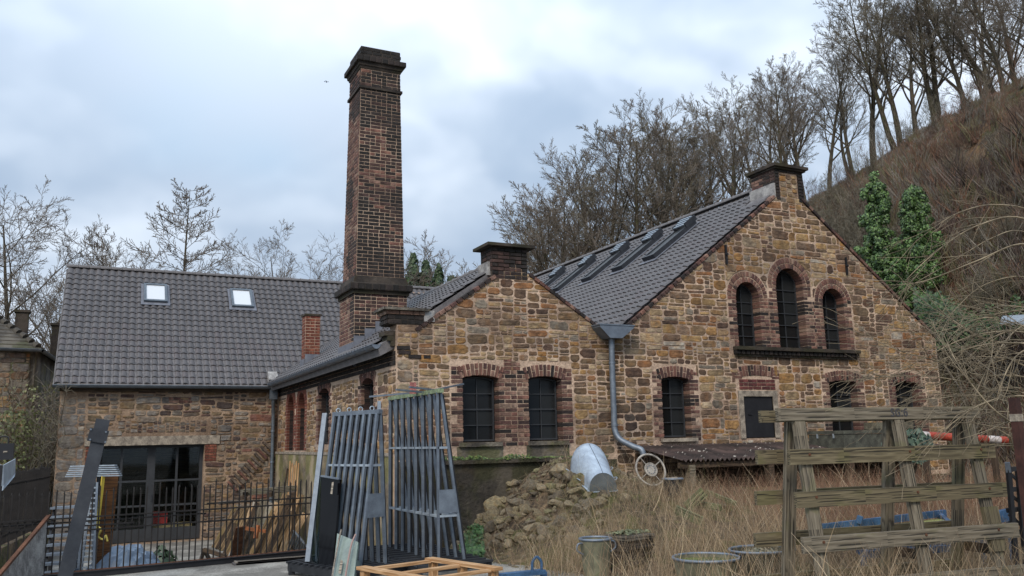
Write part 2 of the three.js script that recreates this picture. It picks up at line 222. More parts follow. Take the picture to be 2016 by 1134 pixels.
function stoneGeo(P, d, R) {
  let mx = 0, my = 0, n = P.length; P.forEach((p) => { mx += p[0] / n; my += p[1] / n; });
  const lo = P.map(([x, y]) => [x, y, -0.02]), mid = P.map(([x, y]) => [lerp(x, mx, 0.03), lerp(y, my, 0.05), d * (0.25 + 0.35 * R())]), hi = P.map(([x, y]) => { const k = 0.13 + 0.14 * R(); return [lerp(x, mx, k), lerp(y, my, k), d * (0.8 + 0.35 * R())]; }), c = [mx + (R() - 0.5) * 0.02, my, d * (0.9 + 0.3 * R())];
  const v = []; const tri = (a, b, e) => v.push(...a, ...b, ...e);
  for (let i = 0; i < n; i++) { const k = (i + 1) % n; tri(lo[i], lo[k], mid[i]); tri(lo[k], mid[k], mid[i]); tri(mid[i], mid[k], hi[i]); tri(mid[k], hi[k], hi[i]); tri(hi[i], hi[k], c); }
  const g = new THREE.BufferGeometry(); g.setAttribute('position', new THREE.Float32BufferAttribute(v, 3)); g.computeVertexNormals();
  const uv = new Float32Array(v.length / 3 * 2), ou = R() * 3, ov = R() * 3; for (let i = 0; i < v.length / 3; i++) { uv[i * 2] = v[i * 3] + ou + v[i * 3 + 2]; uv[i * 2 + 1] = v[i * 3 + 1] + ov + v[i * 3 + 2]; }
  g.setAttribute('uv', new THREE.BufferAttribute(uv, 2)); return g;
}
const plane = (o, u, n) => new THREE.Matrix4().makeBasis(u.clone(), V().crossVectors(n, u), n.clone()).setPosition(o);   // a wall's own axes: along, up, outward
function setStones(parent, lists, most, tones, colorOf) {
  const all = []; lists.forEach(({ stones, frame, weight = 1, proud = [0.004, 0.016], tint, tone }) => stones.forEach((s) => all.push({ s, frame, w: s.A * weight, proud, tint, tone })));
  all.sort((a, b) => b.w - a.w); const rest = [];
  all.forEach(({ s, frame, proud, tint, tone }, k) => {
    const R = rng(Math.floor(s.r * 1e9)), g = stoneGeo(s.P, lerp(proud[0], proud[1], R()), R), T = tone || tones, c = T[Math.floor(Math.pow(R(), 1.05) * T.length)].clone().multiplyScalar(0.84 + 0.6 * R());
    if (tint) tint(c, s, R); g.applyMatrix4(frame); paint(g, c);
    if (k < most) part(parent, 'stone', g, M.stone); else rest.push(g);
  });
  if (rest.length) part(parent, 'small_stones', merge(rest), M.stone, null, 'stuff');
}
// ---------------------------------------------------------------- bricks
const BRICK_TONES = { old: [lin(0.225, 0.11, 0.088), lin(0.17, 0.088, 0.075), lin(0.26, 0.135, 0.105), lin(0.14, 0.072, 0.066), lin(0.29, 0.18, 0.145)], dark: [lin(0.075, 0.045, 0.042), lin(0.05, 0.035, 0.034), lin(0.095, 0.055, 0.048), lin(0.03, 0.025, 0.025)], red: [lin(0.26, 0.085, 0.055), lin(0.22, 0.07, 0.05), lin(0.30, 0.11, 0.07)], maroon: [lin(0.16, 0.045, 0.045), lin(0.135, 0.04, 0.042), lin(0.19, 0.06, 0.055)], pale: [lin(0.30, 0.19, 0.145), lin(0.27, 0.165, 0.125), lin(0.33, 0.235, 0.185)], black: [lin(0.028, 0.025, 0.024), lin(0.042, 0.033, 0.031), lin(0.02, 0.019, 0.019)], grey: [lin(0.16, 0.135, 0.115), lin(0.13, 0.105, 0.09), lin(0.19, 0.15, 0.12)] };
function unitBrick(R) {
  const j = () => (R() - 0.5) * 0.05, b = [[-1, -1], [1, -1], [1, 1], [-1, 1]], ring = (z, k, f) => b.map(([x, y]) => [(x * 0.5) * (1 - k * 0.45) + j() * f * 0.5, (y * 0.5) * (1 - k) + j() * f, z]);
  const lo = ring(-0.5, 0, 0), mid = ring(0.44, 0, 1), hi = ring(0.5, 0.1, 1), v = [], q = (a, c, d, e) => v.push(...a, ...c, ...d, ...a, ...d, ...e);
  for (let i = 0; i < 4; i++) { const k = (i + 1) % 4; q(lo[i], lo[k], mid[k], mid[i]); q(mid[i], mid[k], hi[k], hi[i]); } q(hi[0], hi[1], hi[2], hi[3]);
  const g = new THREE.BufferGeometry(); g.setAttribute('position', new THREE.Float32BufferAttribute(v, 3)); g.computeVertexNormals();
  const uv = new Float32Array(v.length / 3 * 2), ou = R() * 2, ov = R() * 2; for (let i = 0; i < v.length / 3; i++) { uv[i * 2] = v[i * 3] * 0.24 + ou; uv[i * 2 + 1] = v[i * 3 + 1] * 0.07 + ov + v[i * 3 + 2] * 0.05; } g.setAttribute('uv', new THREE.BufferAttribute(uv, 2)); return g;
}
const brickShapes = [1, 2, 3, 4].map((s) => unitBrick(rng(s * 77))), whiteBrick = unitBrick(rng(991)), brickCache = new Map();
function brickVariant(shape, tone, k) { const key = shape + tone + k; if (!brickCache.has(key)) brickCache.set(key, paint(brickShapes[shape].clone(), BRICK_TONES[tone][k])); return brickCache.get(key); }
class Bricks {
  constructor(seed) { this.l = []; this.R = rng(seed); }
  // centre (x, y) in the wall's plane, width, height, turn, how deep and how proud of the plane
  add(frame, x, y, w, h, tone = 'old', { turn = 0, deep = 0.06, proud = 0.01, weight = 1 } = {}) {
    const R = this.R, m = new THREE.Matrix4().makeRotationZ(turn + (R() - 0.5) * 0.02).setPosition(x, y, proud - deep / 2 + (R() - 0.5) * 0.005).scale(V(w * (0.97 + 0.03 * R()), h * (0.94 + 0.06 * R()), deep));
    this.l.push({ m: frame.clone().multiply(m), tone, w: w * h * weight + R() * 1e-3 });
  }
  flush(parent, most) {
    const eye = camera.position; this.l.forEach((b) => { b.d = V().setFromMatrixPosition(b.m).distanceTo(eye); b.s = b.w / (b.d * b.d); }); this.l.sort((a, b) => b.s - a.s); const rest = [], R = this.R;
    this.l.forEach((b, k) => { const T = BRICK_TONES[b.tone], i = Math.floor(R() * T.length); if (k < most) { const o = part(parent, 'brick', brickVariant(Math.floor(R() * 4), b.tone, i), M.brick); b.m.decompose(o.position, o.quaternion, o.scale); } else rest.push([b.m, T[i].clone().multiplyScalar(0.8 + 0.4 * R())]); });
    if (rest.length) instanced(parent, 'small_bricks', whiteBrick, M.brickCopies, rest);
  }
}
const CO = 0.077;
// upright brick edge beside an opening: courses in turn long and short; side -1 grows to the left of x
function jamb(B, frame, x, y0, y1, side, tone, { deep = 0.24, long = 0.24, short = 0.125, weight = 1, proud = 0.01, joint = 0.013 } = {}) {
  const n = Math.round((y1 - y0) / CO), c = (y1 - y0) / n; for (let i = 0; i < n; i++) { const w = (i >> 1) % 2 ^ (B.R() < 0.2 ? 1 : 0) ? long : short, t = tone === 'mix' ? (B.R() < 0.5 ? 'old' : B.R() < 0.5 ? 'dark' : 'pale') : tone; B.add(frame, x + side * w / 2, y0 + c * (i + 0.5), w - 0.01, c - joint, t, { deep, weight, proud }); if (w === short && proud > 0 && B.R() < 0.55) B.add(frame, x + side * (short + 0.055), y0 + c * (i + 0.5), 0.1, c - 0.013, t, { weight }); }
}
// flat-arched head of upright bricks over an opening
function archHead(B, frame, x0, x1, y, rise, tone, hgt = 0.24, deep = 0.2) {
  const w = x1 - x0, r = (w * w / 4 + rise * rise) / (2 * rise), cy = y + rise - r, half = Math.asin(w / 2 / r) + 0.075 / r * 0.9, fan = Math.max(half, 0.27), n = Math.round((w + 0.13) / 0.074), cx = (x0 + x1) / 2;
  for (let i = 0; i < n; i++) {
    const t = (i + 0.5) / n * 2 - 1, px = cx + t * (w / 2 + 0.06), a = t * fan, py = cy + Math.sqrt(Math.max(0, r * r - (px - cx) ** 2)), k = i % 2, put = (from, len) => { const q = from + len / 2; B.add(frame, px + Math.sin(a) * q, py + Math.cos(a) * q, 0.058 + q * 0.03, len - 0.012, tone === 'mix' ? (B.R() < 0.85 ? 'old' : 'dark') : tone, { turn: -a, deep: from < 0.01 ? deep : 0.06, proud: 0.014 }); };
    if (k) put(0, hgt); else { put(0, hgt * 0.52); put(hgt * 0.53, hgt * 0.47); }
  }
  return { x: cx, y: cy, r };
}
function roundHead(B, frame, cx, cy, r, tone) {
  for (let ring = 0; ring < 2; ring++) { const rr = r + ring * 0.128, n = Math.round(Math.PI * (rr + 0.06) / 0.08); for (let i = 0; i < n; i++) { const a = (i + 0.5) / n * Math.PI, q = rr + 0.06; B.add(frame, cx + Math.cos(a) * q, cy + Math.sin(a) * q, Math.PI * q / n - 0.013, 0.114, tone === 'mix' ? (B.R() < 0.68 ? 'old' : B.R() < 0.35 ? 'dark' : 'pale') : tone, { turn: a - Math.PI / 2, deep: ring ? 0.06 : 0.22, proud: 0.012 }); } }
}
// bond of stretchers and headers over a rectangle
function bond(B, frame, x0, x1, y0, y1, tone, { weight = 1, deep = 0.05, proud = 0.008 } = {}) {
  const n = Math.max(1, Math.round((y1 - y0) / CO)), c = (y1 - y0) / n;
  for (let i = 0; i < n; i++) { let x = x0, k = i; const first = i % 2 ? 0.12 : 0.245; while (x < x1 - 0.03) { let w = x === x0 ? first : (B.R() < 0.55 ? 0.245 : 0.125); if (x + w > x1 - 0.05) w = x1 - x; B.add(frame, x + w / 2, y0 + c * (i + 0.5), w - 0.012, c - 0.014, typeof tone === 'function' ? tone(x + w / 2, y0 + c * i) : tone, { weight, deep, proud }); x += w; k++; } }
}
// ---------------------------------------------------------------- pantiles
const TW = 0.19, TE = 0.257, TL = 0.32;
const tileGeo = (() => {
  const n = 8, p = [], uv = [], idx = [], prof = (t) => 0.024 * Math.sin(2 * Math.PI * t - 0.6 + 0.55 * Math.sin(2 * Math.PI * t));
  const rows = [[0.002, (h) => h + 0.002], [0, (h) => h + 0.031], [0, (h) => h + 0.031], [TL, (h) => h + 0.001]];
  rows.forEach(([y, f]) => { for (let i = 0; i <= n; i++) { const t = i / n; p.push((t - 0.5) * TW * 1.02, y, f(prof(t))); uv.push(t * TW, y); } });
  for (const a of [0, 2]) for (let i = 0; i < n; i++) { const k = a * (n + 1) + i; idx.push(k, k + 1, k + n + 1, k + 1, k + n + 2, k + n + 1); }
  const g = new THREE.BufferGeometry(); g.setAttribute('position', new THREE.Float32BufferAttribute(p, 3)); g.setAttribute('uv', new THREE.Float32BufferAttribute(uv, 2)); g.setIndex(idx); g.computeVertexNormals(); return g;
})();
const tileMats = [0.9, 0.96, 1, 1.05, 1.1].map((k, i) => { const m = M.tile.clone(); m.color.multiplyScalar(k); if (i === 1) m.color.r *= 1.06; return m; });
function tiles(parent, frame, cols, rows, skip, most, seed) {   // frame: along the eave, up the slope, outward
  const R = rng(seed), all = [], eye = camera.position;
  for (let c = 0; c < cols; c++) for (let r = 0; r < rows; r++) { const x = (c + 0.5) * TW, y = r * TE; if (skip && skip(x, y + TE / 2)) continue; const m = frame.clone().multiply(new THREE.Matrix4().makeRotationZ((R() - 0.5) * 0.012).setPosition(x, y, (R() - 0.5) * 0.004)); all.push({ m, d: V().setFromMatrixPosition(m).distanceTo(eye) }); }
  all.sort((a, b) => a.d - b.d);
  const rest = []; all.forEach(({ m }, k) => { const i = Math.floor(R() * 5); if (k < most) { const o = part(parent, 'roof_tile', tileGeo, tileMats[i]); m.decompose(o.position, o.quaternion, o.scale); } else rest.push([m, lin(1, 1, 1).multiplyScalar([0.9, 0.96, 1, 1.05, 1.1][i])]); });
  if (rest.length) instanced(parent, 'far_roof_tiles', tileGeo, M.tile, rest);
}
function ridgeTiles(parent, a, b, r = 0.085, len = 0.34) {
  const n = Math.round(a.distanceTo(b) / len), g = new THREE.CylinderGeometry(r, r * 1.13, len * 1.08, 10, 1, true, Math.PI / 2, Math.PI), rim = new THREE.TorusGeometry(r * 1.1, 0.012, 5, 10, Math.PI);
  g.rotateX(Math.PI / 2); g.rotateZ(0); rim.translate(0, 0, 0); const cap = merge([uvBox(g), uvBox(rim.translate(0, 0, len * 0.5))]); const [m] = frameTo(a, b), q = new THREE.Quaternion().setFromRotationMatrix(m), mat = M.ridge.clone(); mat.side = THREE.DoubleSide;
  for (let i = 0; i < n; i++) { const o = part(parent, 'ridge_tile', cap, mat); o.position.lerpVectors(a, b, (i + 0.5) / n); o.quaternion.copy(q); }
}
function gutter(a, b, r, mat = M.zinc, brackets = true) {
  const [m, len] = frameTo(a, b), l = [], g = new THREE.CylinderGeometry(r, r, len, 14, 1, true, -Math.PI / 2, Math.PI); g.rotateX(Math.PI / 2); l.push(uvBox(g));
  const inner = new THREE.CylinderGeometry(r - 0.004, r - 0.004, len, 14, 1, true, -Math.PI / 2, Math.PI); inner.rotateX(Math.PI / 2); inner.index.array.reverse(); l.push(uvBox(inner));
  for (const s of [-1, 1]) { const e = new THREE.CircleGeometry(r, 14, Math.PI, Math.PI); e.translate(0, 0, s * len / 2); if (s < 0) e.index.array.reverse(); l.push(uvBox(e)); const bead = new THREE.CylinderGeometry(0.011, 0.011, len, 6); bead.rotateX(Math.PI / 2); bead.translate(s * r, 0, 0); l.push(uvBox(bead)); }
  if (brackets) for (let z = -len / 2 + 0.4; z < len / 2; z += 0.75) { const t = new THREE.TorusGeometry(r + 0.003, 0.006, 4, 12, Math.PI); t.rotateZ(Math.PI); t.translate(0, 0, z); l.push(uvBox(t)); }
  const G = merge(l); G.applyMatrix4(m); return G;
}
// ---------------------------------------------------------------- shared building pieces
const XY = plane(V(0, 0, 0), V(1, 0, 0), V(0, 0, 1));
function slab(frame, outline, holes, depth) {
  const s = new THREE.Shape(outline.map(([x, y]) => new THREE.Vector2(x, y))); holes.forEach((h) => s.holes.push(new THREE.Path(h.map(([x, y]) => new THREE.Vector2(x, y)))));
  const g = new THREE.ExtrudeGeometry(s, { depth, bevelEnabled: false }); g.translate(0, 0, -depth); const u = uvBox(g); u.applyMatrix4(frame); return u;
}
const rect = (x0, x1, y0, y1) => [[x0, y0], [x1, y0], [x1, y1], [x0, y1]];
const openHole = (x0, x1, y0, y1, rise) => archHole(x0 - 0.016, x1 + 0.016, y0, y1 + 0.012, rise + 0.004);
function archHole(x0, x1, y0, y1, rise) { const w = x1 - x0, r = (w * w / 4 + rise * rise) / (2 * rise), cx = (x0 + x1) / 2, cy = y1 + rise - r, h = Math.asin(Math.min(1, w / 2 / r)), H = rise > w / 2 - 0.01 ? Math.PI / 2 : h, p = [[x0, y0], [x1, y0]]; for (let i = 0; i <= 14; i++) { const a = H - i / 14 * 2 * H; p.push([cx + Math.sin(a) * r, cy + Math.cos(a) * r]); } return p; }
// iron window: frame and glazing bars with one pane per field behind them
function ironWindow(parent, frame, x0, x1, y0, y1, rise, cols, rows, z = -0.21, t = 0.03) {
  const at3 = (x, y, q) => V(x, y, q), bars = [], top = y1 + rise, f = (g) => g.applyMatrix4(frame);
  bars.push(box(t, y1 - y0, 0.05, x0 + t / 2, (y0 + y1) / 2, z), box(t, y1 - y0, 0.05, x1 - t / 2, (y0 + y1) / 2, z), box(x1 - x0, t, 0.052, (x0 + x1) / 2, y0 + t / 2, z));
  const o = archHole(x0, x1, y1, y1, rise).slice(2); for (let i = 0; i < o.length - 1; i++) bars.push(bar(at3(o[i][0], o[i][1] - t / 2, z), at3(o[i + 1][0], o[i + 1][1] - t / 2, z), t, 0.049, V(0, 0, 1)));
  const ys = []; for (let i = 1; i < rows; i++) ys.push(lerp(y0, y1 + rise * 0.5, i / rows)); ys.forEach((y, i) => bars.push(box(x1 - x0 - 2 * t, i === 1 && rows < 5 ? 0.028 : 0.016, 0.046, (x0 + x1) / 2, y, z)));
  for (let i = 1; i < cols; i++) { const x = lerp(x0, x1, i / cols); bars.push(box(0.016, y1 + rise * 0.6 - y0, 0.044, x, (y0 + y1 + rise * 0.6) / 2, z - 0.004)); }
  const w = part(parent, 'window', f(merge(bars)), M.winFrame), R = rng(Math.floor(x0 * 997 + y0 * 31));
  const yy = [y0, ...ys, null];
  for (let c = 0; c < cols; c++) for (let r = 0; r < rows; r++) {
    const a = lerp(x0, x1, c / cols), b = lerp(x0, x1, (c + 1) / cols); let g;
    if (r < rows - 1) g = new THREE.BoxGeometry(b - a - 0.004, yy[r + 1] - yy[r] - 0.004, 0.005).translate((a + b) / 2, (yy[r] + yy[r + 1]) / 2, 0);
    else { let P = archHole(x0, x1, yy[r] + 0.002, y1, rise); P = clip(clip(P, [-1, 0, -(a + 0.002)]), [1, 0, b - 0.002]); g = new THREE.ExtrudeGeometry(new THREE.Shape(P.map(([x, y]) => new THREE.Vector2(x, y))), { depth: 0.005, bevelEnabled: false }).translate(0, 0, -0.0025); }
    const q = uvBox(g), cx = (a + b) / 2; q.translate(-cx, -y0, 0); q.rotateY((R() - 0.5) * 0.03); q.rotateX((R() - 0.5) * 0.03); q.translate(cx, y0, z - 0.012 - R() * 0.002); part(w, 'pane', f(q), c === 1 ? (R() < 0.6 ? M.glassGrey : M.glassMid) : R() < 0.25 ? M.glassMid : M.glass);
  }
  return w;
}
// a raised roof window with a slatted blind box at its upper end
function roofWindow(parent, frame, x, y, w, h, blind, paneMat = M.skyGlass) {
  const t = 0.07, hgt = blind ? 0.13 : 0.09, f = (g) => g.applyMatrix4(frame), z = 0.035;
  const rw = part(parent, 'roof_window', f(merge([box(t, h, hgt, x - w / 2 + t / 2, y, z + hgt / 2), box(t, h, hgt, x + w / 2 - t / 2, y, z + hgt / 2), box(w - 2 * t, t, hgt - 0.006, x, y - h / 2 + t / 2, z + hgt / 2), box(w - 2 * t, t, hgt, x, y + h / 2 - t / 2, z + hgt / 2)])), blind ? M.darkSteel : M.zincDark);
  part(rw, 'pane', f(box(w - 2 * t, h - 2 * t, 0.012, x, y, z + hgt - 0.035)), paneMat);
  part(rw, 'flashing', f(merge([box(w + 0.16, 0.14, 0.012, x, y - h / 2 - 0.05, z + 0.012), box(0.07, h + 0.1, 0.014, x - w / 2 - 0.035, y, z + 0.012), box(0.07, h + 0.1, 0.014, x + w / 2 + 0.035, y, z + 0.012)])), M.lead);
  if (blind) { for (let i = 0; i < 4; i++) part(rw, 'slat', f(box(w - 0.04, 0.05, 0.03, x, y + h / 2 - 0.03 - i * 0.10, z + hgt + 0.11 - i * 0.016)), M.zincBright); part(rw, 'cheek', f(merge([-1, 1].map((s) => box(0.028, 0.42, 0.14, x + s * (w / 2 - 0.004), y + h / 2 - 0.14, z + hgt + 0.03)))), M.darkSteel); }
  return rw;
}
const slope = (x0, y0, x1, y1, z0) => { const u = V(x1 - x0, y1 - y0, 0).normalize(); return { u, z0 }; };
// coping along a gable edge: a course of dark red bricks under a grey fascia
function rake(B, parent, a, b, seed) {   // a, b: ends of the underside line in the facade plane, from low to high
  const R = rng(seed), d = V().subVectors(b, a), L = d.length(), ang = Math.atan2(d.y, d.x), n = Math.round(L / 0.135); d.normalize(); const nn = V(-d.y, d.x, 0); if (nn.y < 0) nn.negate();
  for (let i = 0; i < n; i++) { const p = a.clone().addScaledVector(d, (i + 0.5) * L / n).addScaledVector(nn, 0.034); B.add(XY, p.x, p.y, L / n - 0.012, 0.068, R() < 0.55 ? 'old' : 'dark', { turn: ang, deep: 0.2, proud: 0.035 }); }
  const m = a.clone().lerp(b, 0.5).addScaledVector(nn, 0.122); const g = new THREE.BoxGeometry(L, 0.10, 0.16); uvBox(g).rotateZ(ang).translate(m.x, m.y, -0.045); part(parent, 'fascia', g, M.fascia);
  const k = a.clone().lerp(b, 0.5).addScaledVector(nn, 0.204), vg = new THREE.BoxGeometry(L + 0.05, 0.055, 0.2); uvBox(vg).rotateZ(ang).translate(k.x, k.y, -0.035); part(parent, 'verge', vg, M.tile);
}
const WIN = { w1: [1.25, 1.95, 1.78, 2.92], w2: [2.58, 3.27, 1.78, 2.92], w3: [5.6, 6.28, 1.78, 2.95], w4: [10.21, 11.05, 1.78, 2.93], w5: [12.33, 13.1, 1.78, 2.93] };

// ---------------------------------------------------------------- low workshop with the small gable
{
  const b = thing('low_workshop', 'low rubble stone workshop with the small brick-capped gable and two windows', 'workshop building'), B = new Bricks(11), R = rng(5);
  const holes = [openHole(...WIN.w1, 0.05), openHole(...WIN.w2, 0.05)];
  const wall = part(b, 'wall', slab(XY, [[0, -0.8], [4.45, -0.8], [4.45, 3.78], [2.338, 5.1], [0.5, 3.845], [0.5, 3.9], [0, 3.9]], holes, 0.38), M.mortar);
  const side = plane(V(0, 0, 0), V(0, 0, 1), V(-1, 0, 0));
  const SW = [[-9.18, -8.40, 1.66, 2.72, 0.38], [-7.88, -7.12, 1.66, 2.72, 0.37], [-5.67, -4.72, 1.8, 2.93, 0.12], [-2.15, -1.36, 1.8, 2.93, 0.10]];
  part(b, 'wall', slab(side, rect(-10.5, -0.381, -0.8, 3.42), SW.map((w) => openHole(...w)), 0.38), M.mortar);
  part(b, 'wall', merge([box(0.3, 4.6, 10, 4.28, 1.5, -5.5), box(4.3, 0.1, 10.2, 2.3, -0.75, -5.3)]), M.mortar);
  // stones: facade, quoin, side wall
  const rakeL = [-0.683, 1, 3.86 - 0.683 * 0.51 - 0.01], rakeR = [0.643, 1, 4.92 + 0.643 * 2.63 - 0.01];
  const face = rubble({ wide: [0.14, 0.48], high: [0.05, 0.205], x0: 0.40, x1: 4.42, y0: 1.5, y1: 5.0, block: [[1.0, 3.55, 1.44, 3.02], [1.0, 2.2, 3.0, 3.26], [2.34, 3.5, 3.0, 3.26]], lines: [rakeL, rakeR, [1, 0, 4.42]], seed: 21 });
  const top = rubble({ x0: 0.0, x1: 0.40, y0: 3.26, y1: 3.86, high: [0.09, 0.17], seed: 23 });
  const quoin = rubble({ x0: 0.0, x1: 0.40, y0: 1.5, y1: 3.24, wide: [0.3, 0.5], high: [0.26, 0.5], seed: 22 });
  const flank = rubble({ x0: -10.4, x1: -0.02, y0: 1.6, y1: 3.08, wide: [0.14, 0.5], high: [0.08, 0.22], block: [[-9.45, -6.85, 1.5, 3.16], [-5.93, -4.46, 1.7, 3.16], [-2.4, -1.1, 1.7, 3.16]], seed: 24 });
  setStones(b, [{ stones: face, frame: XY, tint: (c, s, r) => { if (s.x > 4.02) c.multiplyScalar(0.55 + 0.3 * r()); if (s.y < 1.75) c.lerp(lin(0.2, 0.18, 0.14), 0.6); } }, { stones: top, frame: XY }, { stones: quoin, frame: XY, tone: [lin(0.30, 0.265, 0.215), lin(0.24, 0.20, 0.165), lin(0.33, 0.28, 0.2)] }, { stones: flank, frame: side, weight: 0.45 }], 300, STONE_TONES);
  // brick dressings
  for (const w of [WIN.w1, WIN.w2]) archHead(B, XY, w[0], w[1], w[3], 0.05, 'mix');
  jamb(B, XY, 1.25, 1.72, 3.14, -1, 'mix'); jamb(B, XY, 3.27, 1.72, 3.14, 1, 'mix');
  for (let i = 0; i < 18; i++) { const y = 1.70 + CO * (i + 0.5), two = i % 2; let x = 1.95; const ws = two ? [0.25, 0.13, 0.25] : [0.125, 0.25, 0.125, 0.13]; for (const w of ws) { B.add(XY, x + w / 2, y, w - 0.012, CO - 0.013, B.R() < 0.5 ? 'old' : B.R() < 0.5 ? 'pale' : 'dark', { deep: 0.22 }); x += w; } }
  for (let i = 0; i < 5; i++) B.add(XY, 2.15 + (i % 2) * 0.17, 3.12 + Math.floor(i / 2) * 0.075, 0.16, 0.06, 'old');
  for (const [x, y, w] of [[0.12, 3.44, 0.24], [0.14, 3.36, 0.22], [0.33, 3.29, 0.24], [0.56, 3.29, 0.13]]) B.add(XY, x, y, w, 0.065, 'dark', { proud: 0.024 });
  SW.forEach((w, i) => { if (i < 2) { roundHead(B, side, (w[0] + w[1]) / 2, w[3], (w[1] - w[0]) / 2, 'red'); } else archHead(B, side, w[0], w[1], w[3], w[4], 'mix'); jamb(B, side, w[0], w[2], w[3], -1, i < 2 ? 'red' : 'mix', { weight: 0.6, deep: 0.07 }); jamb(B, side, w[0], w[2], w[3] + w[4] * 0.6, -1, 'dark', { weight: 0.2, deep: 0.14, proud: -0.058, joint: 0.002 }); jamb(B, side, w[1], w[2], w[3], 1, i < 2 ? 'red' : 'mix', { weight: 0.6, deep: 0.36 }); });
  bond(B, side, -8.15, -8.05, 1.66, 2.7, 'red', { weight: 0.6 }); bond(B, side, -10.4, -0.05, 3.14, 3.40, 'black', { weight: 0.3, proud: 0.02 });
  rake(B, b, V(0.36, 3.727, 0), V(1.95, 4.813, 0), 31); rake(B, b, V(4.16, 3.906, 0), V(2.62, 4.896, 0), 32);
  // brick pier on the gable, its cap slab, the corner block
  part(b, 'gable_pier', box(0.74, 0.70, 0.5, 2.235, 5.06, -0.26), M.darkCap);
  const fr = plane(V(0, 0, 0), V(1, 0, 0), V(0, 0, 1)), le = plane(V(1.865, 0, 0), V(0, 0, 1), V(-1, 0, 0));
  bond(B, fr, 1.865, 2.605, 4.80, 5.40, (x, y) => (y > 5.25 || x < 1.98 || x > 2.5 ? 'black' : 'dark'), { proud: 0.014 }); bond(B, le, -0.5, 0, 4.95, 5.40, 'dark', { proud: 0.012 });
  part(b, 'cap_slab', box(1.0, 0.055, 0.72, 2.235, 5.44, -0.24), M.darkCap);
  part(b, 'lead_flashing', box(0.05, 0.26, 0.46, 1.835, 5.0, -0.3), M.leadPale);
  part(b, 'corner_block', box(0.64, 0.25, 0.46, 0.17, 3.98, -0.22), M.darkCap);
  bond(B, XY, -0.17, 0.50, 3.86, 4.02, 'black', { proud: 0.018 }); bond(B, XY, -0.20, 0.52, 4.02, 4.10, 'pale', { proud: 0.04 });
  const cl = plane(V(-0.16, 0, 0), V(0, 0, 1), V(-1, 0, 0)); bond(B, cl, -0.45, 0.0, 3.86, 4.02, 'black', { proud: 0.02 }); bond(B, cl, -0.45, 0.02, 4.02, 4.10, 'pale', { proud: 0.045 });
  part(b, 'cap_slab', box(0.86, 0.045, 0.6, 0.16, 4.122, -0.2), M.mossy);
  part(b, 'lead_flashing', box(0.20, 0.20, 0.3, 0.60, 4.02, -0.12), M.leadPale);
  for (let i = 0; i < 3; i++) part(b, 'corbel', box(0.22 - i * 0.06, 0.085, 0.34, -0.09 + i * 0.03, 3.70 - i * 0.09, -0.24), M.darkCap);
  // windows, sills, plinth
  ironWindow(b, XY, 1.26, 1.94, 1.80, 2.915, 0.05, 2, 4); ironWindow(b, XY, 2.59, 3.26, 1.80, 2.915, 0.05, 2, 4);
  for (const x of [1.57, 2.95]) { part(b, 'window_sill', box(0.84, 0.075, 0.26, x, 1.742, -0.06), M.mossy); part(b, 'sill_block', box(0.9, 0.22, 0.1, x, 1.59, -0.04), M.mossy); }
  part(b, 'ledge', box(4.1, 0.07, 0.24, 2.08, 1.445, 0.085), M.plinth); part(b, 'plinth', box(4.36, 2.2, 0.15, 2.2, 0.305, 0.05), M.plinth);
  SW.forEach((w) => ironWindow(b, side, w[0] + 0.01, w[1] - 0.01, w[2] + 0.02, w[3], w[4], 2, 4, -0.19));
  part(b, 'plinth', box(0.08, 2.3, 10.2, -0.025, 0.42, -5.25), M.plaster); part(b, 'plinth', box(0.05, 0.06, 10.2, -0.055, 1.6, -5.25), M.concrete);
  // roof: deck, pantiles on the slope in view, ridge, gutter
  const rp = V(2.3, 5.16, 0), Ls = Math.hypot(2.6, 1.74), su = V(2.6, 1.74, 0).normalize(), nl = V(-su.y, su.x, 0);
  part(b, 'roof', slab(XY, [[-0.26, 3.30], [0.3, 3.60], [2.3, 4.95], [4.38, 3.62], [4.45, 3.84], [2.3, 5.22], [-0.3, 3.47]], [], 12.6).translate(0, 0, -0.13), M.ridge);
  const tf = new THREE.Matrix4().makeBasis(V(0, 0, 1), su, nl).setPosition(-0.33, 3.49, -12.5);
  tiles(b, tf.multiply(new THREE.Matrix4().makeTranslation(0, 0, 0.01)), 66, 12, (x, y) => { const z = -12.5 + x; return (z > -3.85 && z < -2.5 && y > 0.3 && y < 1.75) || (z > -0.6 && y < 1.05) || (z > -0.62 && y > 2.55) || z > -0.06; }, 300, 41);
  ridgeTiles(b, V(2.3, 5.24, -12), V(2.3, 5.24, -0.55));
  part(b, 'gutter', gutter(V(-0.33, 3.47, -10.0), V(-0.33, 3.5, -0.12), 0.075), M.zinc);
  // iron tie-bar end left of the roof, zinc hopper in the valley and the downpipe
  const hop = (() => { const tri = [[4.0, 3.97], [4.78, 3.97], [4.78, 3.93], [4.50, 3.72], [4.22, 3.72], [4.0, 3.93]]; return slab(XY, tri, [], 0.3).translate(0, 0, 0.31); })();
  part(b, 'rain_hopper', merge([hop, box(0.82, 0.022, 0.33, 4.39, 3.978, 0.16)]), M.zinc);
  const dp = part(b, 'downpipe', pipe([V(4.36, 3.75, 0.14), V(4.36, 3.4, 0.12), V(4.36, 2.3, 0.11), V(4.36, 1.95, 0.12), V(4.40, 1.80, 0.18), V(4.56, 1.64, 0.42), V(4.66, 1.57, 0.55), V(4.68, 1.46, 0.58)], 0.058, 12, 60), M.zinc);
  for (const y of [3.25, 2.05]) part(dp, 'pipe_clamp', new THREE.CylinderGeometry(0.067, 0.067, 0.035, 14).translate(4.36, y, 0.115), M.zinc);
  B.flush(b, 300);
}
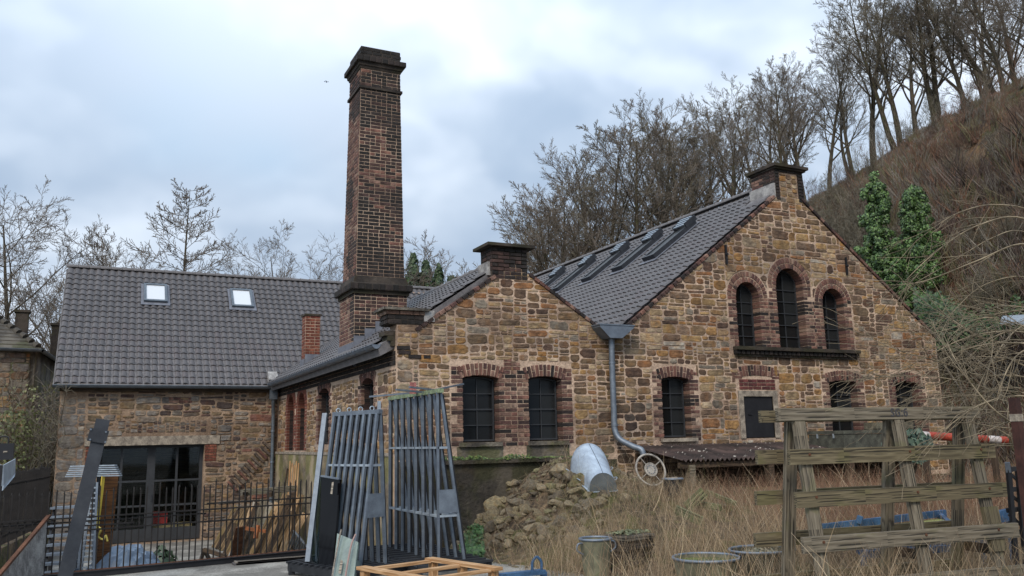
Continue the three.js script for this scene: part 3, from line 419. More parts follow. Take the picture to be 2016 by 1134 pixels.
// ---------------------------------------------------------------- gabled hall
{
  const b = thing('gabled_hall', 'tall gabled rubble stone hall with three round-arched windows over a dark sill', 'hall building', [0, 0, 0]), B = new Bricks(12);
  const A = [[7.68, 8.32, 3.68, 4.78, 0.32], [8.85, 9.64, 3.68, 5.10, 0.395], [10.22, 10.87, 3.68, 4.78, 0.325]];
  const holes = [...A.map((a) => openHole(...a)), openHole(...WIN.w3, 0.05), openHole(...WIN.w4, 0.05), openHole(...WIN.w5, 0.05), rect(7.68, 8.50, 1.74, 2.62)];
  part(b, 'wall', slab(XY, [[4.452, -0.8], [13.9, -0.8], [13.9, 4.05], [9.424, 7.42], [4.452, 3.68]], holes, 0.4), M.mortar);
  part(b, 'wall', merge([box(0.3, 4.8, 13, 13.74, 1.6, -7), box(9, 0.1, 13.4, 9.2, -0.75, -7.1), box(9.2, 8, 0.3, 9.2, 3, -13.9)]), M.mortar);
  const L = [-0.755, 1, 4.03 - 0.755 * 4.9 - 0.02], Rk = [0.756, 1, 7.2 + 0.756 * 9.75 - 0.02];
  const blk = [[7.42, 8.62, 3.5, 4.78], [8.58, 9.92, 3.5, 5.1], [9.88, 11.13, 3.5, 4.78], [5.34, 6.54, 1.5, 3.02], [5.40, 6.48, 3.0, 3.27], [7.52, 8.70, 1.7, 3.05], [7.60, 8.60, 3.0, 3.30], [9.95, 11.30, 1.5, 3.02], [10.05, 11.2, 3.0, 3.26], [12.07, 13.36, 1.5, 3.02], [12.17, 13.26, 3.0, 3.26]];
  const face = rubble({ x0: 4.46, x1: 13.88, y0: 0.9, y1: 7.3, block: blk, lines: [L, Rk], rounds: [[8.0, 4.78, 0.595], [9.245, 5.1, 0.665], [10.545, 4.78, 0.6]], wide: [0.15, 0.54], high: [0.055, 0.235], seed: 61 });
  const panel = rubble({ x0: 9.2, x1: 9.72, y0: 7.2, y1: 7.74, wide: [0.15, 0.4], high: [0.14, 0.24], seed: 62 });
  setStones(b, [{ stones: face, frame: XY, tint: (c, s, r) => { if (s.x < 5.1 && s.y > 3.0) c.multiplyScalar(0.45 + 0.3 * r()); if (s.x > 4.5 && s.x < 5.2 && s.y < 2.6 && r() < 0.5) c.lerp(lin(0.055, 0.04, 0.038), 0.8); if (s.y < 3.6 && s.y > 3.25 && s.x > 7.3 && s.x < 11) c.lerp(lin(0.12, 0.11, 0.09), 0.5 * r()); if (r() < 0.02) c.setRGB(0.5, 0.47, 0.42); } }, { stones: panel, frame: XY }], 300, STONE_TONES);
  A.forEach((a, i) => { roundHead(B, XY, (a[0] + a[1]) / 2, a[3], (a[1] - a[0]) / 2, 'mix'); });
  const mix = () => { const r = B.R(); return r < 0.52 ? 'old' : r < 0.72 ? 'pale' : 'dark'; };
  jamb(B, XY, 7.68, 3.68, 4.78, -1, 'mix'); jamb(B, XY, 10.87, 3.68, 4.78, 1, 'mix');
  for (const [x0, x1, y1] of [[8.32, 8.85, 4.78], [9.64, 10.22, 4.78]]) { const n = Math.round((y1 - 3.68) / CO), c = (y1 - 3.68) / n; for (let i = 0; i < n; i++) { const ws = i % 2 ? [0.25, x1 - x0 - 0.5, 0.25] : [0.125, (x1 - x0 - 0.25) / 2, (x1 - x0 - 0.25) / 2, 0.125]; let x = x0; ws.forEach((w, k) => { if (w > 0.02) B.add(XY, x + w / 2, 3.68 + c * (i + 0.5), w - 0.012, c - 0.014, mix(), { deep: k === 0 || k === ws.length - 1 ? 0.24 : 0.05 }); x += w; }); } }
  jamb(B, XY, 8.85, 4.80, 5.1, -1, 'mix', { long: 0.125, short: 0.12 }); jamb(B, XY, 9.64, 4.80, 5.1, 1, 'mix', { long: 0.125, short: 0.12 });
  for (const w of [WIN.w3, WIN.w4, WIN.w5]) { archHead(B, XY, w[0], w[1], w[3], 0.05, 'mix'); jamb(B, XY, w[0], 1.72, 3.12, -1, 'mix'); jamb(B, XY, w[1], 1.72, 3.12, 1, 'mix'); }
  archHead(B, XY, 7.72, 8.48, 3.03, 0.03, 'mix', 0.24, 0.06); bond(B, XY, 7.6, 8.6, 2.76, 2.99, 'maroon', { proud: 0.014 });
  bond(B, XY, 7.42, 7.7, 2.99, 3.2, 'old'); bond(B, XY, 8.52, 8.74, 2.99, 3.2, 'old');
  rake(B, b, V(4.86, 4.0, 0), V(9.02, 7.14, 0), 33); rake(B, b, V(13.9, 4.062, 0), V(9.80, 7.162, 0), 34);
  A.forEach((a, i) => ironWindow(b, XY, a[0] + 0.01, a[1] - 0.01, a[2] + 0.01, a[3], a[4], 2, i === 1 ? 6 : 5, -0.23));
  for (const w of [WIN.w3, WIN.w4, WIN.w5]) { ironWindow(b, XY, w[0] + 0.01, w[1] - 0.01, w[2] + 0.02, w[3], 0.05, 2, 4); part(b, 'window_sill', box(w[1] - w[0] + 0.2, 0.07, 0.26, (w[0] + w[1]) / 2, 1.742, -0.05), M.concrete); }
  // long dark sill on brick dentils under the arched windows
  part(b, 'sill', box(3.62, 0.075, 0.34, 9.31, 3.64, -0.01), M.darkCap);
  for (let i = 0; i < 28; i++) B.add(XY, 7.56 + i * 0.13, 3.555, 0.1, 0.085, 'black', { deep: 0.16, proud: 0.11 });
  part(b, 'sill_course', box(3.56, 0.05, 0.1, 9.31, 3.49, 0.01), M.darkCap);
  // black shutter in its concrete frame
  part(b, 'door_frame', merge([box(0.13, 1.0, 0.2, 7.615, 2.24, -0.075), box(0.13, 1.0, 0.2, 8.565, 2.24, -0.075), box(0.82, 0.12, 0.2, 8.09, 2.68, -0.076)]), M.concrete);
  const dr = part(b, 'door', merge([box(0.80, 0.86, 0.03, 8.09, 2.185, -0.03), box(0.80, 0.02, 0.034, 8.09, 2.6, -0.03), box(0.02, 0.86, 0.034, 8.48, 2.18, -0.03)]), M.blackSteel); part(dr, 'handle', box(0.1, 0.014, 0.03, 7.86, 2.24, 0.0), M.darkSteel);
  // iron anchors
  for (const x of [7.46, 11.05]) part(b, 'wall_anchor', merge([box(0.04, 0.42, 0.045, x, 5.68, 0.03), new THREE.CylinderGeometry(0.03, 0.03, 0.05, 8).rotateX(Math.PI / 2).translate(x, 5.68, 0.055)]), M.blackSteel);
  // pier on the gable
  part(b, 'gable_pier', box(0.84, 1.08, 0.76, 9.485, 7.40, -0.39), M.mortar);
  const le = plane(V(9.062, 0, 0), V(0, 0, 1), V(-1, 0, 0)), ri = plane(V(9.908, 0, 0), V(0, 0, -1), V(1, 0, 0));
  bond(B, le, -0.77, 0, 7.28, 7.86, (x, y) => (x > -0.42 ? 'dark' : y > 7.7 ? 'dark' : 'old'), { proud: 0.012 }); bond(B, ri, 0, 0.77, 7.0, 7.86, 'dark', { proud: 0.012 });
  for (const [x0, x1] of [[9.06, 9.18], [9.74, 9.91]]) bond(B, XY, x0, x1, 7.1, 7.86, 'black', { proud: 0.02 }); bond(B, XY, 9.18, 9.74, 7.77, 7.86, 'black', { proud: 0.022 });
  part(b, 'cap_slab', box(1.04, 0.07, 0.98, 9.485, 7.91, -0.37), M.darkCap); part(b, 'cap_slab', box(0.94, 0.045, 0.88, 9.485, 7.853, -0.37), M.darkCap);
  part(b, 'lead_flashing', box(0.05, 0.34, 0.80, 9.03, 7.32, -0.40), M.leadPale);
  // roof
  const su = V(4.97, 3.737, 0).normalize(), nl = V(-su.y, su.x, 0);
  part(b, 'roof', slab(XY, [[4.45, 3.60], [9.424, 7.34], [13.92, 3.98], [14.05, 4.10], [9.424, 7.565], [4.40, 3.785]], [], 13.86).translate(0, 0, -0.13), M.ridge);
  const tf = new THREE.Matrix4().makeBasis(V(0, 0, 1), su, nl).setPosition(4.42, 3.81, -13.9);
  const zs = [-1.62, -3.55, -5.5, -7.55, -9.7].map((z, i) => [z, i]);
  tiles(b, tf, 73, 24, (x, y) => { const z = -13.9 + x; return (z > -0.8 && y > 5.45) || z > -0.05; }, 300, 42);
  ridgeTiles(b, V(9.424, 7.62, -13.9), V(9.424, 7.62, -0.8));
  part(b, 'valley_gutter', box(0.34, 0.03, 13.6, 4.46, 3.80, -6.9), M.zincDark);
  const pl = [[1275, 513], [1212, 535], [1155.5, 552], [1096, 571], [1040, 590]];
  const nrm = nl, o0 = V(4.42, 3.81, 0).addScaledVector(nl, 0.05), hit = (x, y) => { const d = lineTo(x, y), t = V().subVectors(o0, camera.position).dot(nrm) / d.dot(nrm); const p = camera.position.clone().addScaledVector(d, t); return [p.z + 13.9, p.clone().sub(V(4.42, 3.81, p.z)).dot(su)]; };
  for (const [x, y] of pl.map(([x, y]) => hit(x, y))) roofWindow(b, tf, x + 0.10, 4.56, 0.50, 1.66, true);
  B.flush(b, 300);
}
// ---------------------------------------------------------------- tall chimney
{
  const b = thing('brick_chimney', 'tall tapering square chimney of sooty brick with corbelled head', 'chimney', [0.5, 3.2, -3.1]), B = new Bricks(13);
  const h0 = 0.56, shaft = (y) => lerp(0.515, 0.435, clamp((y - 5.2) / 4.6));
  const frustum = (y0, y1, a, c) => { const g = new THREE.CylinderGeometry(c * Math.SQRT2, a * Math.SQRT2, y1 - y0, 4, 1).rotateY(Math.PI / 4).translate(0, (y0 + y1) / 2 - 3.2, 0).toNonIndexed(); g.computeVertexNormals(); return uvBox(g); };
  part(b, 'base', frustum(3.42, 4.82, h0, h0), M.mortar); part(b, 'shaft', frustum(5.2, 9.85, shaft(5.2), shaft(9.85)), M.mortar);
  part(b, 'band', merge([frustum(4.82, 4.90, 0.60, 0.60), frustum(4.90, 5.03, 0.655, 0.655), frustum(5.03, 5.05, 0.655, 0.60), frustum(5.05, 5.20, 0.585, 0.55)]), M.darkCap);
  part(b, 'ring', frustum(9.33, 9.385, 0.485, 0.485), M.darkCap);
  part(b, 'cap', merge([frustum(9.79, 9.85, 0.455, 0.475), frustum(9.85, 9.93, 0.49, 0.50), frustum(9.93, 10.04, 0.545, 0.545), frustum(10.04, 10.30, 0.445, 0.44)]), M.darkCap);
  // four faces of bricks
  [[V(1, 0, 0), V(0, 0, 1), 1], [V(0, 0, 1), V(-1, 0, 0), 0.9], [V(0, 0, -1), V(1, 0, 0), 0], [V(-1, 0, 0), V(0, 0, -1), 0]].forEach(([u, n, w], side) => {
    const wob = (x, y) => fbm(x * 1.6 + side * 9, y * 1.1, 4, 301);
    const course = (y, half) => { const f = plane(n.clone().multiplyScalar(half).add(V(0, 0, 0)), u, n); let x = -half; const i = Math.round(y / CO); let first = i % 2 ? 0.115 : 0.235; while (x < half - 0.02) { let q = x === -half ? first : B.R() < 0.5 ? 0.235 : 0.115; if (x + q > half - 0.06) q = half - x; const s = wob(x + q / 2, y), r = B.R(); let t = side === 1 ? (s > 0.60 ? 'dark' : r < 0.72 ? 'old' : 'pale') : (s > 0.58 ? 'black' : s > 0.42 ? (r < 0.75 ? 'dark' : 'old') : (r < 0.5 ? 'old' : 'dark')); if (y > 8.9 && r < 0.6) t = side === 1 ? 'dark' : r < 0.25 ? 'black' : 'dark'; B.add(f, x + q / 2, y - 3.2, q - 0.012, CO - 0.014, t, { deep: 0.05, proud: 0.008, weight: w }); x += q; } };
    for (let y = 3.46; y < 4.80; y += CO) course(y + CO / 2, h0); for (let y = 5.21; y < 9.31; y += CO) course(y + CO / 2, shaft(y)); for (let y = 9.39; y < 9.77; y += CO) course(y + CO / 2, shaft(y) + 0.004);
    for (let k = 0; k < 9; k++) { const f = plane(n.clone().multiplyScalar(0.655), u, n); B.add(f, -0.58 + k * 0.145, 4.965 - 3.2, 0.13, 0.115, 'black', { deep: 0.05, proud: 0.008, weight: w }); }
    for (let k = 0; k < 8; k++) { const f = plane(n.clone().multiplyScalar(0.545), u, n); B.add(f, -0.48 + k * 0.137, 9.985 - 3.2, 0.125, 0.10, 'black', { deep: 0.05, proud: 0.006, weight: w }); }
    for (let r2 = 0; r2 < 3; r2++) for (let k = 0; k < 4; k++) { const f = plane(n.clone().multiplyScalar(0.443), u, n); B.add(f, -0.33 + k * 0.22 + (r2 % 2) * 0.03, 10.085 + r2 * 0.082 - 3.2, 0.2, 0.07, 'black', { deep: 0.05, proud: 0.006, weight: w }); }
  });
  // stepped lead flashing on the front, apron on the left
  const st = []; for (let i = 0; i < 5; i++) st.push(box(0.235, 0.62, 0.02, -0.45 + i * 0.225, 0.44 + i * 0.155, 0.578)); part(b, 'flashing', merge(st), M.lead); part(b, 'flashing', box(0.02, 0.36, 1.16, -0.578, 0.44, 0), M.lead);
  const keep = camera.position.clone(); camera.position.sub(b.position); B.flush(b, 300); camera.position.copy(keep);
}
// ---------------------------------------------------------------- barn on the left
{
  const b = thing('stone_barn', 'rubble stone barn with grey pantile roof, two skylights and a wide glazed door', 'barn', [0, 0, 0]), B = new Bricks(14), Z = -10.5, f = plane(V(0, 0, Z), V(1, 0, 0), V(0, 0, 1));
  part(b, 'wall', slab(f, [[-5.48, -1.2], [0, -1.2], [0, 3.42], [-5.48, 3.42]], [rect(-4.52, -1.93, -0.62, 1.88)], 0.45), M.barnMortar);
  part(b, 'wall', merge([slab(plane(V(-5.48, 0, 0), V(0, 0, 1), V(-1, 0, 0)), [[-17.5, -1.2], [-10.951, -1.2], [-10.951, 3.42], [-14, 6.9], [-17.5, 3.5]], [], 0.4), box(11.9, 4.6, 0.4, 0.6, 1.1, -17.4), box(0.4, 4.6, 6.6, 6.5, 1.1, -14.2), box(11.5, 0.1, 6.5, 0.6, -0.68, -14.2), box(6.2, 4.6, 0.35, 3.3, 1.1, -10.8)]), M.mortar);
  const block = [[-4.56, -1.90, -0.8, 1.86], [-4.9, -1.54, 1.84, 2.12], [-1.94, -1.6, 1.4, 1.88], [-4.84, -4.5, 1.18, 1.88]];
  const face = rubble({ x0: -4.85, x1: -0.02, y0: -0.6, y1: 3.36, block, wide: [0.14, 0.6], high: [0.055, 0.22], joint: 0.016, seed: 71 });
  const left = rubble({ x0: -5.47, x1: -4.86, y0: -0.9, y1: 3.1, wide: [0.4, 0.62], high: [0.22, 0.5], seed: 72 });
  const arch = rubble({ x0: -4.1, x1: -1.9, y0: 2.2, y1: 2.52, wide: [0.08, 0.16], high: [0.31, 0.32], seed: 73 });
  const clear = face.filter((s) => !(s.x > -4.15 && s.x < -1.85 && s.y > 2.18 && s.y < 2.54));
  setStones(b, [{ stones: clear, frame: f, proud: [0.008, 0.03], tint: (c, s, r) => { if (r() < 0.05) c.setRGB(0.27, 0.14, 0.115); } }, { stones: left, frame: f, proud: [0.004, 0.015], tone: [lin(0.25, 0.24, 0.235), lin(0.21, 0.20, 0.19), lin(0.29, 0.265, 0.235)] }, { stones: arch, frame: f }], 300, BARN_TONES);
  part(b, 'lintel', box(3.3, 0.23, 0.4, -3.2, 1.995, Z - 0.16), M.concrete);
  bond(B, f, -1.93, -1.62, 1.42, 1.87, 'red', { proud: 0.02 }); bond(B, f, -4.82, -4.53, 1.2, 1.87, 'red', { proud: 0.02 });
  bond(B, f, -2.9, -2.3, 2.98, 3.14, 'old', { proud: 0.016 });
  // leaning scar of an old lean-to roof beside the downpipe
  for (let i = 0; i < 12; i++) for (let k = 0; k < 2; k++) B.add(f, -1.22 + i * 0.085 + k * 0.09, 0.78 + i * 0.093 - k * 0.09, 0.23, 0.068, i % 3 ? 'grey' : 'old', { turn: -0.78, deep: 0.14, proud: 0.09 });
  // steel-framed glazed door with a dark hall behind
  const P = (x0, x1, y0, y1, z = Z - 0.30) => box(x1 - x0, y1 - y0, 0.06, (x0 + x1) / 2, (y0 + y1) / 2, z);
  const d = part(b, 'door', merge([P(-4.52, -4.44, -0.6, 1.88), P(-2.02, -1.93, -0.6, 1.88), P(-4.44, -2.02, 1.80, 1.88), P(-3.33, -3.13, -0.6, 1.80), P(-3.98, -3.92, -0.3, 1.8, Z - 0.305), P(-2.62, -2.56, -0.3, 1.8, Z - 0.305), P(-4.44, -2.02, -0.6, -0.28, Z - 0.302), P(-4.44, -2.02, 0.92, 0.97, Z - 0.303), P(-4.44, -2.02, 0.28, 0.33, Z - 0.303)]), M.winFrame);
  for (const [x0, x1] of [[-4.44, -3.98], [-3.92, -3.33], [-3.13, -2.62], [-2.56, -2.02]]) for (const [y0, y1] of [[-0.28, 0.28], [0.33, 0.92], [0.97, 1.80]]) part(d, 'pane', box(x1 - x0, y1 - y0, 0.006, (x0 + x1) / 2, (y0 + y1) / 2, Z - 0.31), M.pane);
  part(d, 'handle', box(0.03, 0.16, 0.05, -3.18, 0.5, Z - 0.25), M.darkSteel);
  part(b, 'room_lining', merge([box(0.05, 3.0, 4, -4.9, 0.7, Z - 2.4), box(0.05, 3.0, 4, -1.6, 0.7, Z - 2.4), box(3.3, 3.0, 0.05, -3.25, 0.7, Z - 4.3), box(3.3, 0.05, 4, -3.25, 2.1, Z - 2.4)]), M.darkWood);
  // roof
  const su = V(0, 1, -1).normalize(), nl = V(0, su.y, su.y), ev = V(-5.62, 3.46, Z + 0.24);
  const sideP = plane(V(6.1, 0, 0), V(0, 0, -1), V(1, 0, 0));
  part(b, 'roof', slab(sideP, [[10.24, 3.36], [14.0, 7.05], [17.9, 3.3], [17.9, 3.42], [14.0, 7.17], [10.22, 3.44]], [], 11.66), M.ridge);
  const tf = new THREE.Matrix4().makeBasis(V(1, 0, 0), su, nl).setPosition(ev.clone().addScaledVector(nl, 0.005));
  tiles(b, tf, 62, 20, (x, y) => { const X = -5.62 + x, Y = 3.46 + y * 0.7071; return X > 0.1 && Y < Math.min(3.5 + 0.67 * (X + 0.2), 5.05) - 0.25; }, 300, 43);
  ridgeTiles(b, V(-5.66, 7.18, -14.0), V(6.1, 7.18, -14.0), 0.09, 0.3);
  part(b, 'verge', slab(plane(V(-5.63, 0, 0), V(0, 0, -1), V(1, 0, 0)), [[10.25, 3.40], [14.0, 7.13], [14.0, 7.0], [10.38, 3.4]], [], 0.03), M.ridge);
  part(b, 'gutter', gutter(V(-5.66, 3.42, Z + 0.3), V(-0.2, 3.42, Z + 0.3), 0.072), M.zincDark);
  part(b, 'fascia', box(5.5, 0.14, 0.06, -2.75, 3.34, Z + 0.1), M.darkWood);
  const dp = part(b, 'downpipe', pipe([V(-0.2, 3.36, Z + 0.3), V(-0.2, 3.05, Z + 0.28), V(-0.16, 2.7, Z + 0.14), V(-0.15, 2.2, Z + 0.1), V(-0.15, -0.6, Z + 0.1)], 0.05, 10, 50), M.zincDark); part(dp, 'hopper', box(0.2, 0.26, 0.16, -0.2, 3.2, Z + 0.28), M.zincDark);
  for (const y of [2.2, 1.35]) part(dp, 'pipe_clamp', new THREE.CylinderGeometry(0.06, 0.06, 0.05, 12).translate(-0.15, y, Z + 0.1), M.zinc);
  const hit = (x, y) => { const e = lineTo(x, y), t = V().subVectors(ev, camera.position).dot(nl) / e.dot(nl), p = camera.position.clone().addScaledVector(e, t); return [p.x + 5.62, p.clone().sub(ev).dot(su)]; };
  for (const [a, c] of [[[282, 563], [330, 600]], [[451, 573], [500, 610]]]) { const p = hit(...a), q = hit(...c); roofWindow(b, tf, (p[0] + q[0]) / 2, (p[1] + q[1]) / 2, q[0] - p[0] - 0.02, p[1] - q[1] - 0.02, false, M.skyBlindGlass); }
  part(b, 'lead_flashing', box(0.26, 0.34, 0.16, 5.42, 0.25, 0.06).applyMatrix4(tf), M.leadPale);
  B.flush(b, 300);
}
// small brick stack standing on the low roof
{
  const b = thing('small_chimney', 'short plain orange-red brick chimney stack on the low workshop roof', 'chimney', [0.29, 3.6, -7.9]), B = new Bricks(15), w = 0.19;
  part(b, 'core', box(2 * w, 1.5, 2 * w, 0, 0.75, 0), M.mortar);
  for (const [u, n] of [[V(1, 0, 0), V(0, 0, 1)], [V(0, 0, 1), V(-1, 0, 0)], [V(0, 0, -1), V(1, 0, 0)]]) bond(B, plane(n.clone().multiplyScalar(w), u, n), -w, w, 0.1, 1.5, 'red');
  part(b, 'cap', box(0.44, 0.05, 0.44, 0, 1.52, 0), M.darkCap); part(b, 'flashing', merge([box(0.42, 0.34, 0.025, 0.02, 0.32, w + 0.02), box(0.025, 0.3, 0.44, -w - 0.02, 0.22, 0)]), M.lead);
  B.flush(b, 300);
}
// neighbouring house at the left edge
{
  const c = at(20, 690, 27), b = thing('neighbour_house', 'dark hipped-roof brick and stone house at the far left', 'house', [c.x, -0.6, c.z]), B = new Bricks(16), R = rng(17);
  const e = at(60, 690, 26.5).sub(b.position), far = at(122, 700, 33).sub(b.position), H = e.y;   // eave corner and far end
  const ux = V(-1, 0, 0.12).normalize(), uz = V(far.x - e.x, 0, far.z - e.z).normalize(), L = 7.2;
  const nF = V().crossVectors(V().crossVectors(UP, ux), UP), corner = V(e.x, 0, e.z);
  const frontN = V(0.12, 0, 1).normalize(), sideN = V().crossVectors(UP, uz).negate().normalize(); if (sideN.x < 0) sideN.negate();
  const A = corner.clone(), Bp = corner.clone().addScaledVector(ux, 8), C = corner.clone().addScaledVector(uz, 9);
  const quad = (p, q, y0, y1, n) => { const v = [p.x, y0, p.z, q.x, y0, q.z, q.x, y1, q.z, p.x, y1, p.z]; const g = new THREE.BufferGeometry(); g.setAttribute('position', new THREE.Float32BufferAttribute(v, 3)); g.setIndex([0, 1, 2, 0, 2, 3]); g.computeVertexNormals(); return uvBox(g); };
  const inner = A.clone().addScaledVector(ux, 8).addScaledVector(uz, 9);
  part(b, 'wall', merge([bar(A.clone().setY(H / 2), Bp.clone().setY(H / 2), 0.3, H), bar(A.clone().setY(H / 2), C.clone().setY(H / 2), 0.3, H), bar(Bp.clone().setY(H / 2), inner.clone().setY(H / 2), 0.3, H), bar(C.clone().setY(H / 2), inner.clone().setY(H / 2), 0.3, H)]), M.mossy);
  const ff = plane(A.clone().addScaledVector(ux, 8).addScaledVector(frontN, 0.16), ux.clone().negate(), frontN);
  const st = rubble({ x0: 6.6, x1: 8, y0: 1.5, y1: H - 0.1, wide: [0.25, 0.5], high: [0.14, 0.3], seed: 81 }); setStones(b, [{ stones: st, frame: ff }], 60, BARN_TONES.concat(STONE_TONES));
  bond(B, ff, 5.3, 6.6, 2.2, H - 0.1, 'red', {});
  // hipped roof of tile courses
  const o = 0.35, W2 = 5.6, ea = [A.clone().addScaledVector(ux, -o).addScaledVector(uz, -o), A.clone().addScaledVector(ux, W2).addScaledVector(uz, -o), A.clone().addScaledVector(ux, W2).addScaledVector(uz, 11), A.clone().addScaledVector(ux, -o).addScaledVector(uz, 11)].map((p) => p.setY(H)), ap = [2.6, 9].map((q) => A.clone().addScaledVector(ux, W2 / 2 - 0.1).addScaledVector(uz, q).setY(H + 2.25));
  const lay = (p, q, pt, qt) => { const l = [], n = 17; for (let i = 0; i < n; i++) { const t0 = i / n, t1 = Math.min(1, (i + 1.15) / n), up = V(0, 0.035, 0), a0 = p.clone().lerp(pt, t0).add(up), b0 = q.clone().lerp(qt, t0).add(up), a1 = p.clone().lerp(pt, t1), b1 = q.clone().lerp(qt, t1), a2 = a0.clone().add(V(0, -0.05, 0)), b2 = b0.clone().add(V(0, -0.05, 0)); const v = [a0, b0, b1, a0, b1, a1, a2, b2, b0, a2, b0, a0].flatMap((k) => [k.x, k.y, k.z]); const g = new THREE.BufferGeometry(); g.setAttribute('position', new THREE.Float32BufferAttribute(v, 3)); g.computeVertexNormals(); l.push(uvBox(g)); } return l; };
  part(b, 'roof', merge([...lay(ea[0], ea[1], ap[0], ap[0]), ...lay(ea[1], ea[2], ap[0], ap[1]), ...lay(ea[2], ea[3], ap[1], ap[1]), ...lay(ea[3], ea[0], ap[1], ap[0])]), M.oldTile);
  for (let i = 0; i < 14; i++) { const p = ea[0].clone().lerp(ap[0], (i + 0.5) / 14), q = ea[0].clone().lerp(ap[0], (i + 1.1) / 14); part(b, 'ridge_tile', rod(p.setY(p.y + 0.03), q.setY(q.y + 0.03), 0.11, 0.09, 7), M.oldTile); }
  part(b, 'gutter', merge([gutter(ea[0].clone().addScaledVector(frontN, 0.04), ea[1].clone().addScaledVector(frontN, 0.04), 0.08, M.zinc, false), gutter(ea[0].clone(), ea[3].clone(), 0.08, M.zinc, false)]), M.zincDark);
  for (const [x, y, d, w, h] of [[43, 636, 31, 0.42, 0.75], [118, 655, 33, 0.55, 0.5]]) { const p = at(x, y, d).sub(b.position); const ch = part(b, 'chimney', box(w, h + 1, w, p.x, p.y - 0.5, p.z), M.darkCap); part(ch, 'chimney_cap', box(w + 0.1, 0.09, w + 0.1, p.x, p.y + h / 2 + 0.04, p.z), M.darkCap); }
  B.flush(b, 150);
}
// ---------------------------------------------------------------- ground, road, yard, garden, hill
const flat = (pts, y0, y1) => { const s = new THREE.Shape(pts.map(([x, z]) => new THREE.Vector2(x, -z))); const g = new THREE.ExtrudeGeometry(s, { depth: y1 - y0, bevelEnabled: false }); g.rotateX(-Math.PI / 2).translate(0, y0, 0); return uvBox(g); };
function sheet(x0, x1, z0, z1, nx, nz, h) { const p = [], idx = [], uv = []; for (let j = 0; j <= nz; j++) for (let i = 0; i <= nx; i++) { const x = lerp(x0, x1, i / nx), z = lerp(z0, z1, j / nz); p.push(x, h(x, z), z); uv.push(x, z); } for (let j = 0; j < nz; j++) for (let i = 0; i < nx; i++) { const a = j * (nx + 1) + i; idx.push(a, a + nx + 1, a + 1, a + 1, a + nx + 1, a + nx + 2); } const g = new THREE.BufferGeometry(); g.setAttribute('position', new THREE.Float32BufferAttribute(p, 3)); g.setAttribute('uv', new THREE.Float32BufferAttribute(uv, 2)); g.setIndex(idx); g.computeVertexNormals(); return g; }
ground('ground', sheet(-260, 260, -320, 120, 40, 40, () => -0.95), M.soil);
ground('road', flat([[-30, 40], [-30, 2.2], [-7.2, 0.52], [-4.52, 0.04], [-1.32, -0.50], [-0.05, -0.70], [-0.05, 0.13], [3.2, 0.14], [3.2, 40]], -0.9, 0), M.road);
ground('yard', sheet(-30, 0.2, -10.6, 2.5, 30, 20, (x, z) => -0.65 + 0.02 * fbm(x, z, 3, 5)), M.road);
const gardenH = (x, z) => { const e = smooth(0.35, 1.6, x - 0.15 * Math.sin(z * 1.3)); const base = 0.02 + 0.82 * smooth(6.6, 1.2, z) * smooth(0.9, 3.2, x); const heap = 0.72 * Math.exp(-(((x - 2.85) / 1.35) ** 2) - ((z - 0.5) / 1.6) ** 2); return e * (base + heap * 0.92 + 0.12 * (fbm(x * 0.9 + 3, z * 0.9, 4, 7) - 0.45) + 0.05 * (fbm(x * 3, z * 3, 3, 9) - 0.5)) - 0.03; };
ground('garden_ground', sheet(0.2, 22, 0.06, 15, 150, 110, gardenH), M.soil);
const crest = [[19, 14.2, 14], [24.5, 14.9, 4], [28.9, 15.9, -6.1], [31.6, 16.6, -12.5], [35.2, 16.9, -19.8], [39.7, 17.8, -28.7], [47, 18.5, -46], [58, 18.5, -80], [72, 17, -130]], foot = [[14.5, 14], [15, 4], [15.2, -6], [15.6, -12.5], [16.6, -20], [18.6, -29], [24, -47], [34, -82], [50, -132]];
const along = (l, k, i) => { const f = clamp(k, 0, l.length - 1.0001), a = Math.floor(f); return lerp(l[a][i], l[a + 1][i], f - a); };
function hillPoint(k, t) {   // k along the valley, t from the foot (0) over the crest (1) to the plateau (2)
  const fx = along(foot, k, 0), fz = along(foot, k, 1), cx = along(crest, k, 0), cy = along(crest, k, 1), cz = along(crest, k, 2), q = Math.min(t, 1), n = fbm(k * 4 + 3, t * 7, 6, 201) - 0.5;
  const x = lerp(fx, cx, q) + Math.max(0, t - 1) * 60, z = lerp(fz, cz, q) - Math.max(0, t - 1) * 12; const y = -0.9 + (cy + 0.9) * (0.22 * sm(q) + 0.78 * q) + n * 2.4 * Math.sin(Math.PI * Math.min(1, q * 0.9 + 0.1)) + Math.max(0, t - 1) * 2 * n;
  return V(x, y, z);
}
{
  const nk = 90, nt = 60, p = [], uv = [], idx = []; for (let j = 0; j <= nt; j++) for (let i = 0; i <= nk; i++) { const k = i / nk * (crest.length - 1), t = j / nt * 2, v = hillPoint(k, t); p.push(v.x, v.y, v.z); uv.push(k * 6, t * 12); }
  for (let j = 0; j < nt; j++) for (let i = 0; i < nk; i++) { const a = j * (nk + 1) + i; idx.push(a, a + nk + 1, a + 1, a + 1, a + nk + 1, a + nk + 2); }
  const g = new THREE.BufferGeometry(); g.setAttribute('position', new THREE.Float32BufferAttribute(p, 3)); g.setAttribute('uv', new THREE.Float32BufferAttribute(uv, 2)); g.setIndex(idx); g.computeVertexNormals();
  const m = M.soil.clone(); m.color = lin(0.9, 0.74, 0.6); m.side = THREE.DoubleSide; ground('hill', g, m);
}
const hillY = (x, z) => { let best = -0.9, bd = 1e9; for (let k = 0; k < 8; k += 0.12) for (let t = 0; t <= 1.4; t += 0.05) { const v = hillPoint(k, t), d = (v.x - x) ** 2 + (v.z - z) ** 2; if (d < bd) { bd = d; best = v.y; } } return x < 14 ? -0.9 : best; };

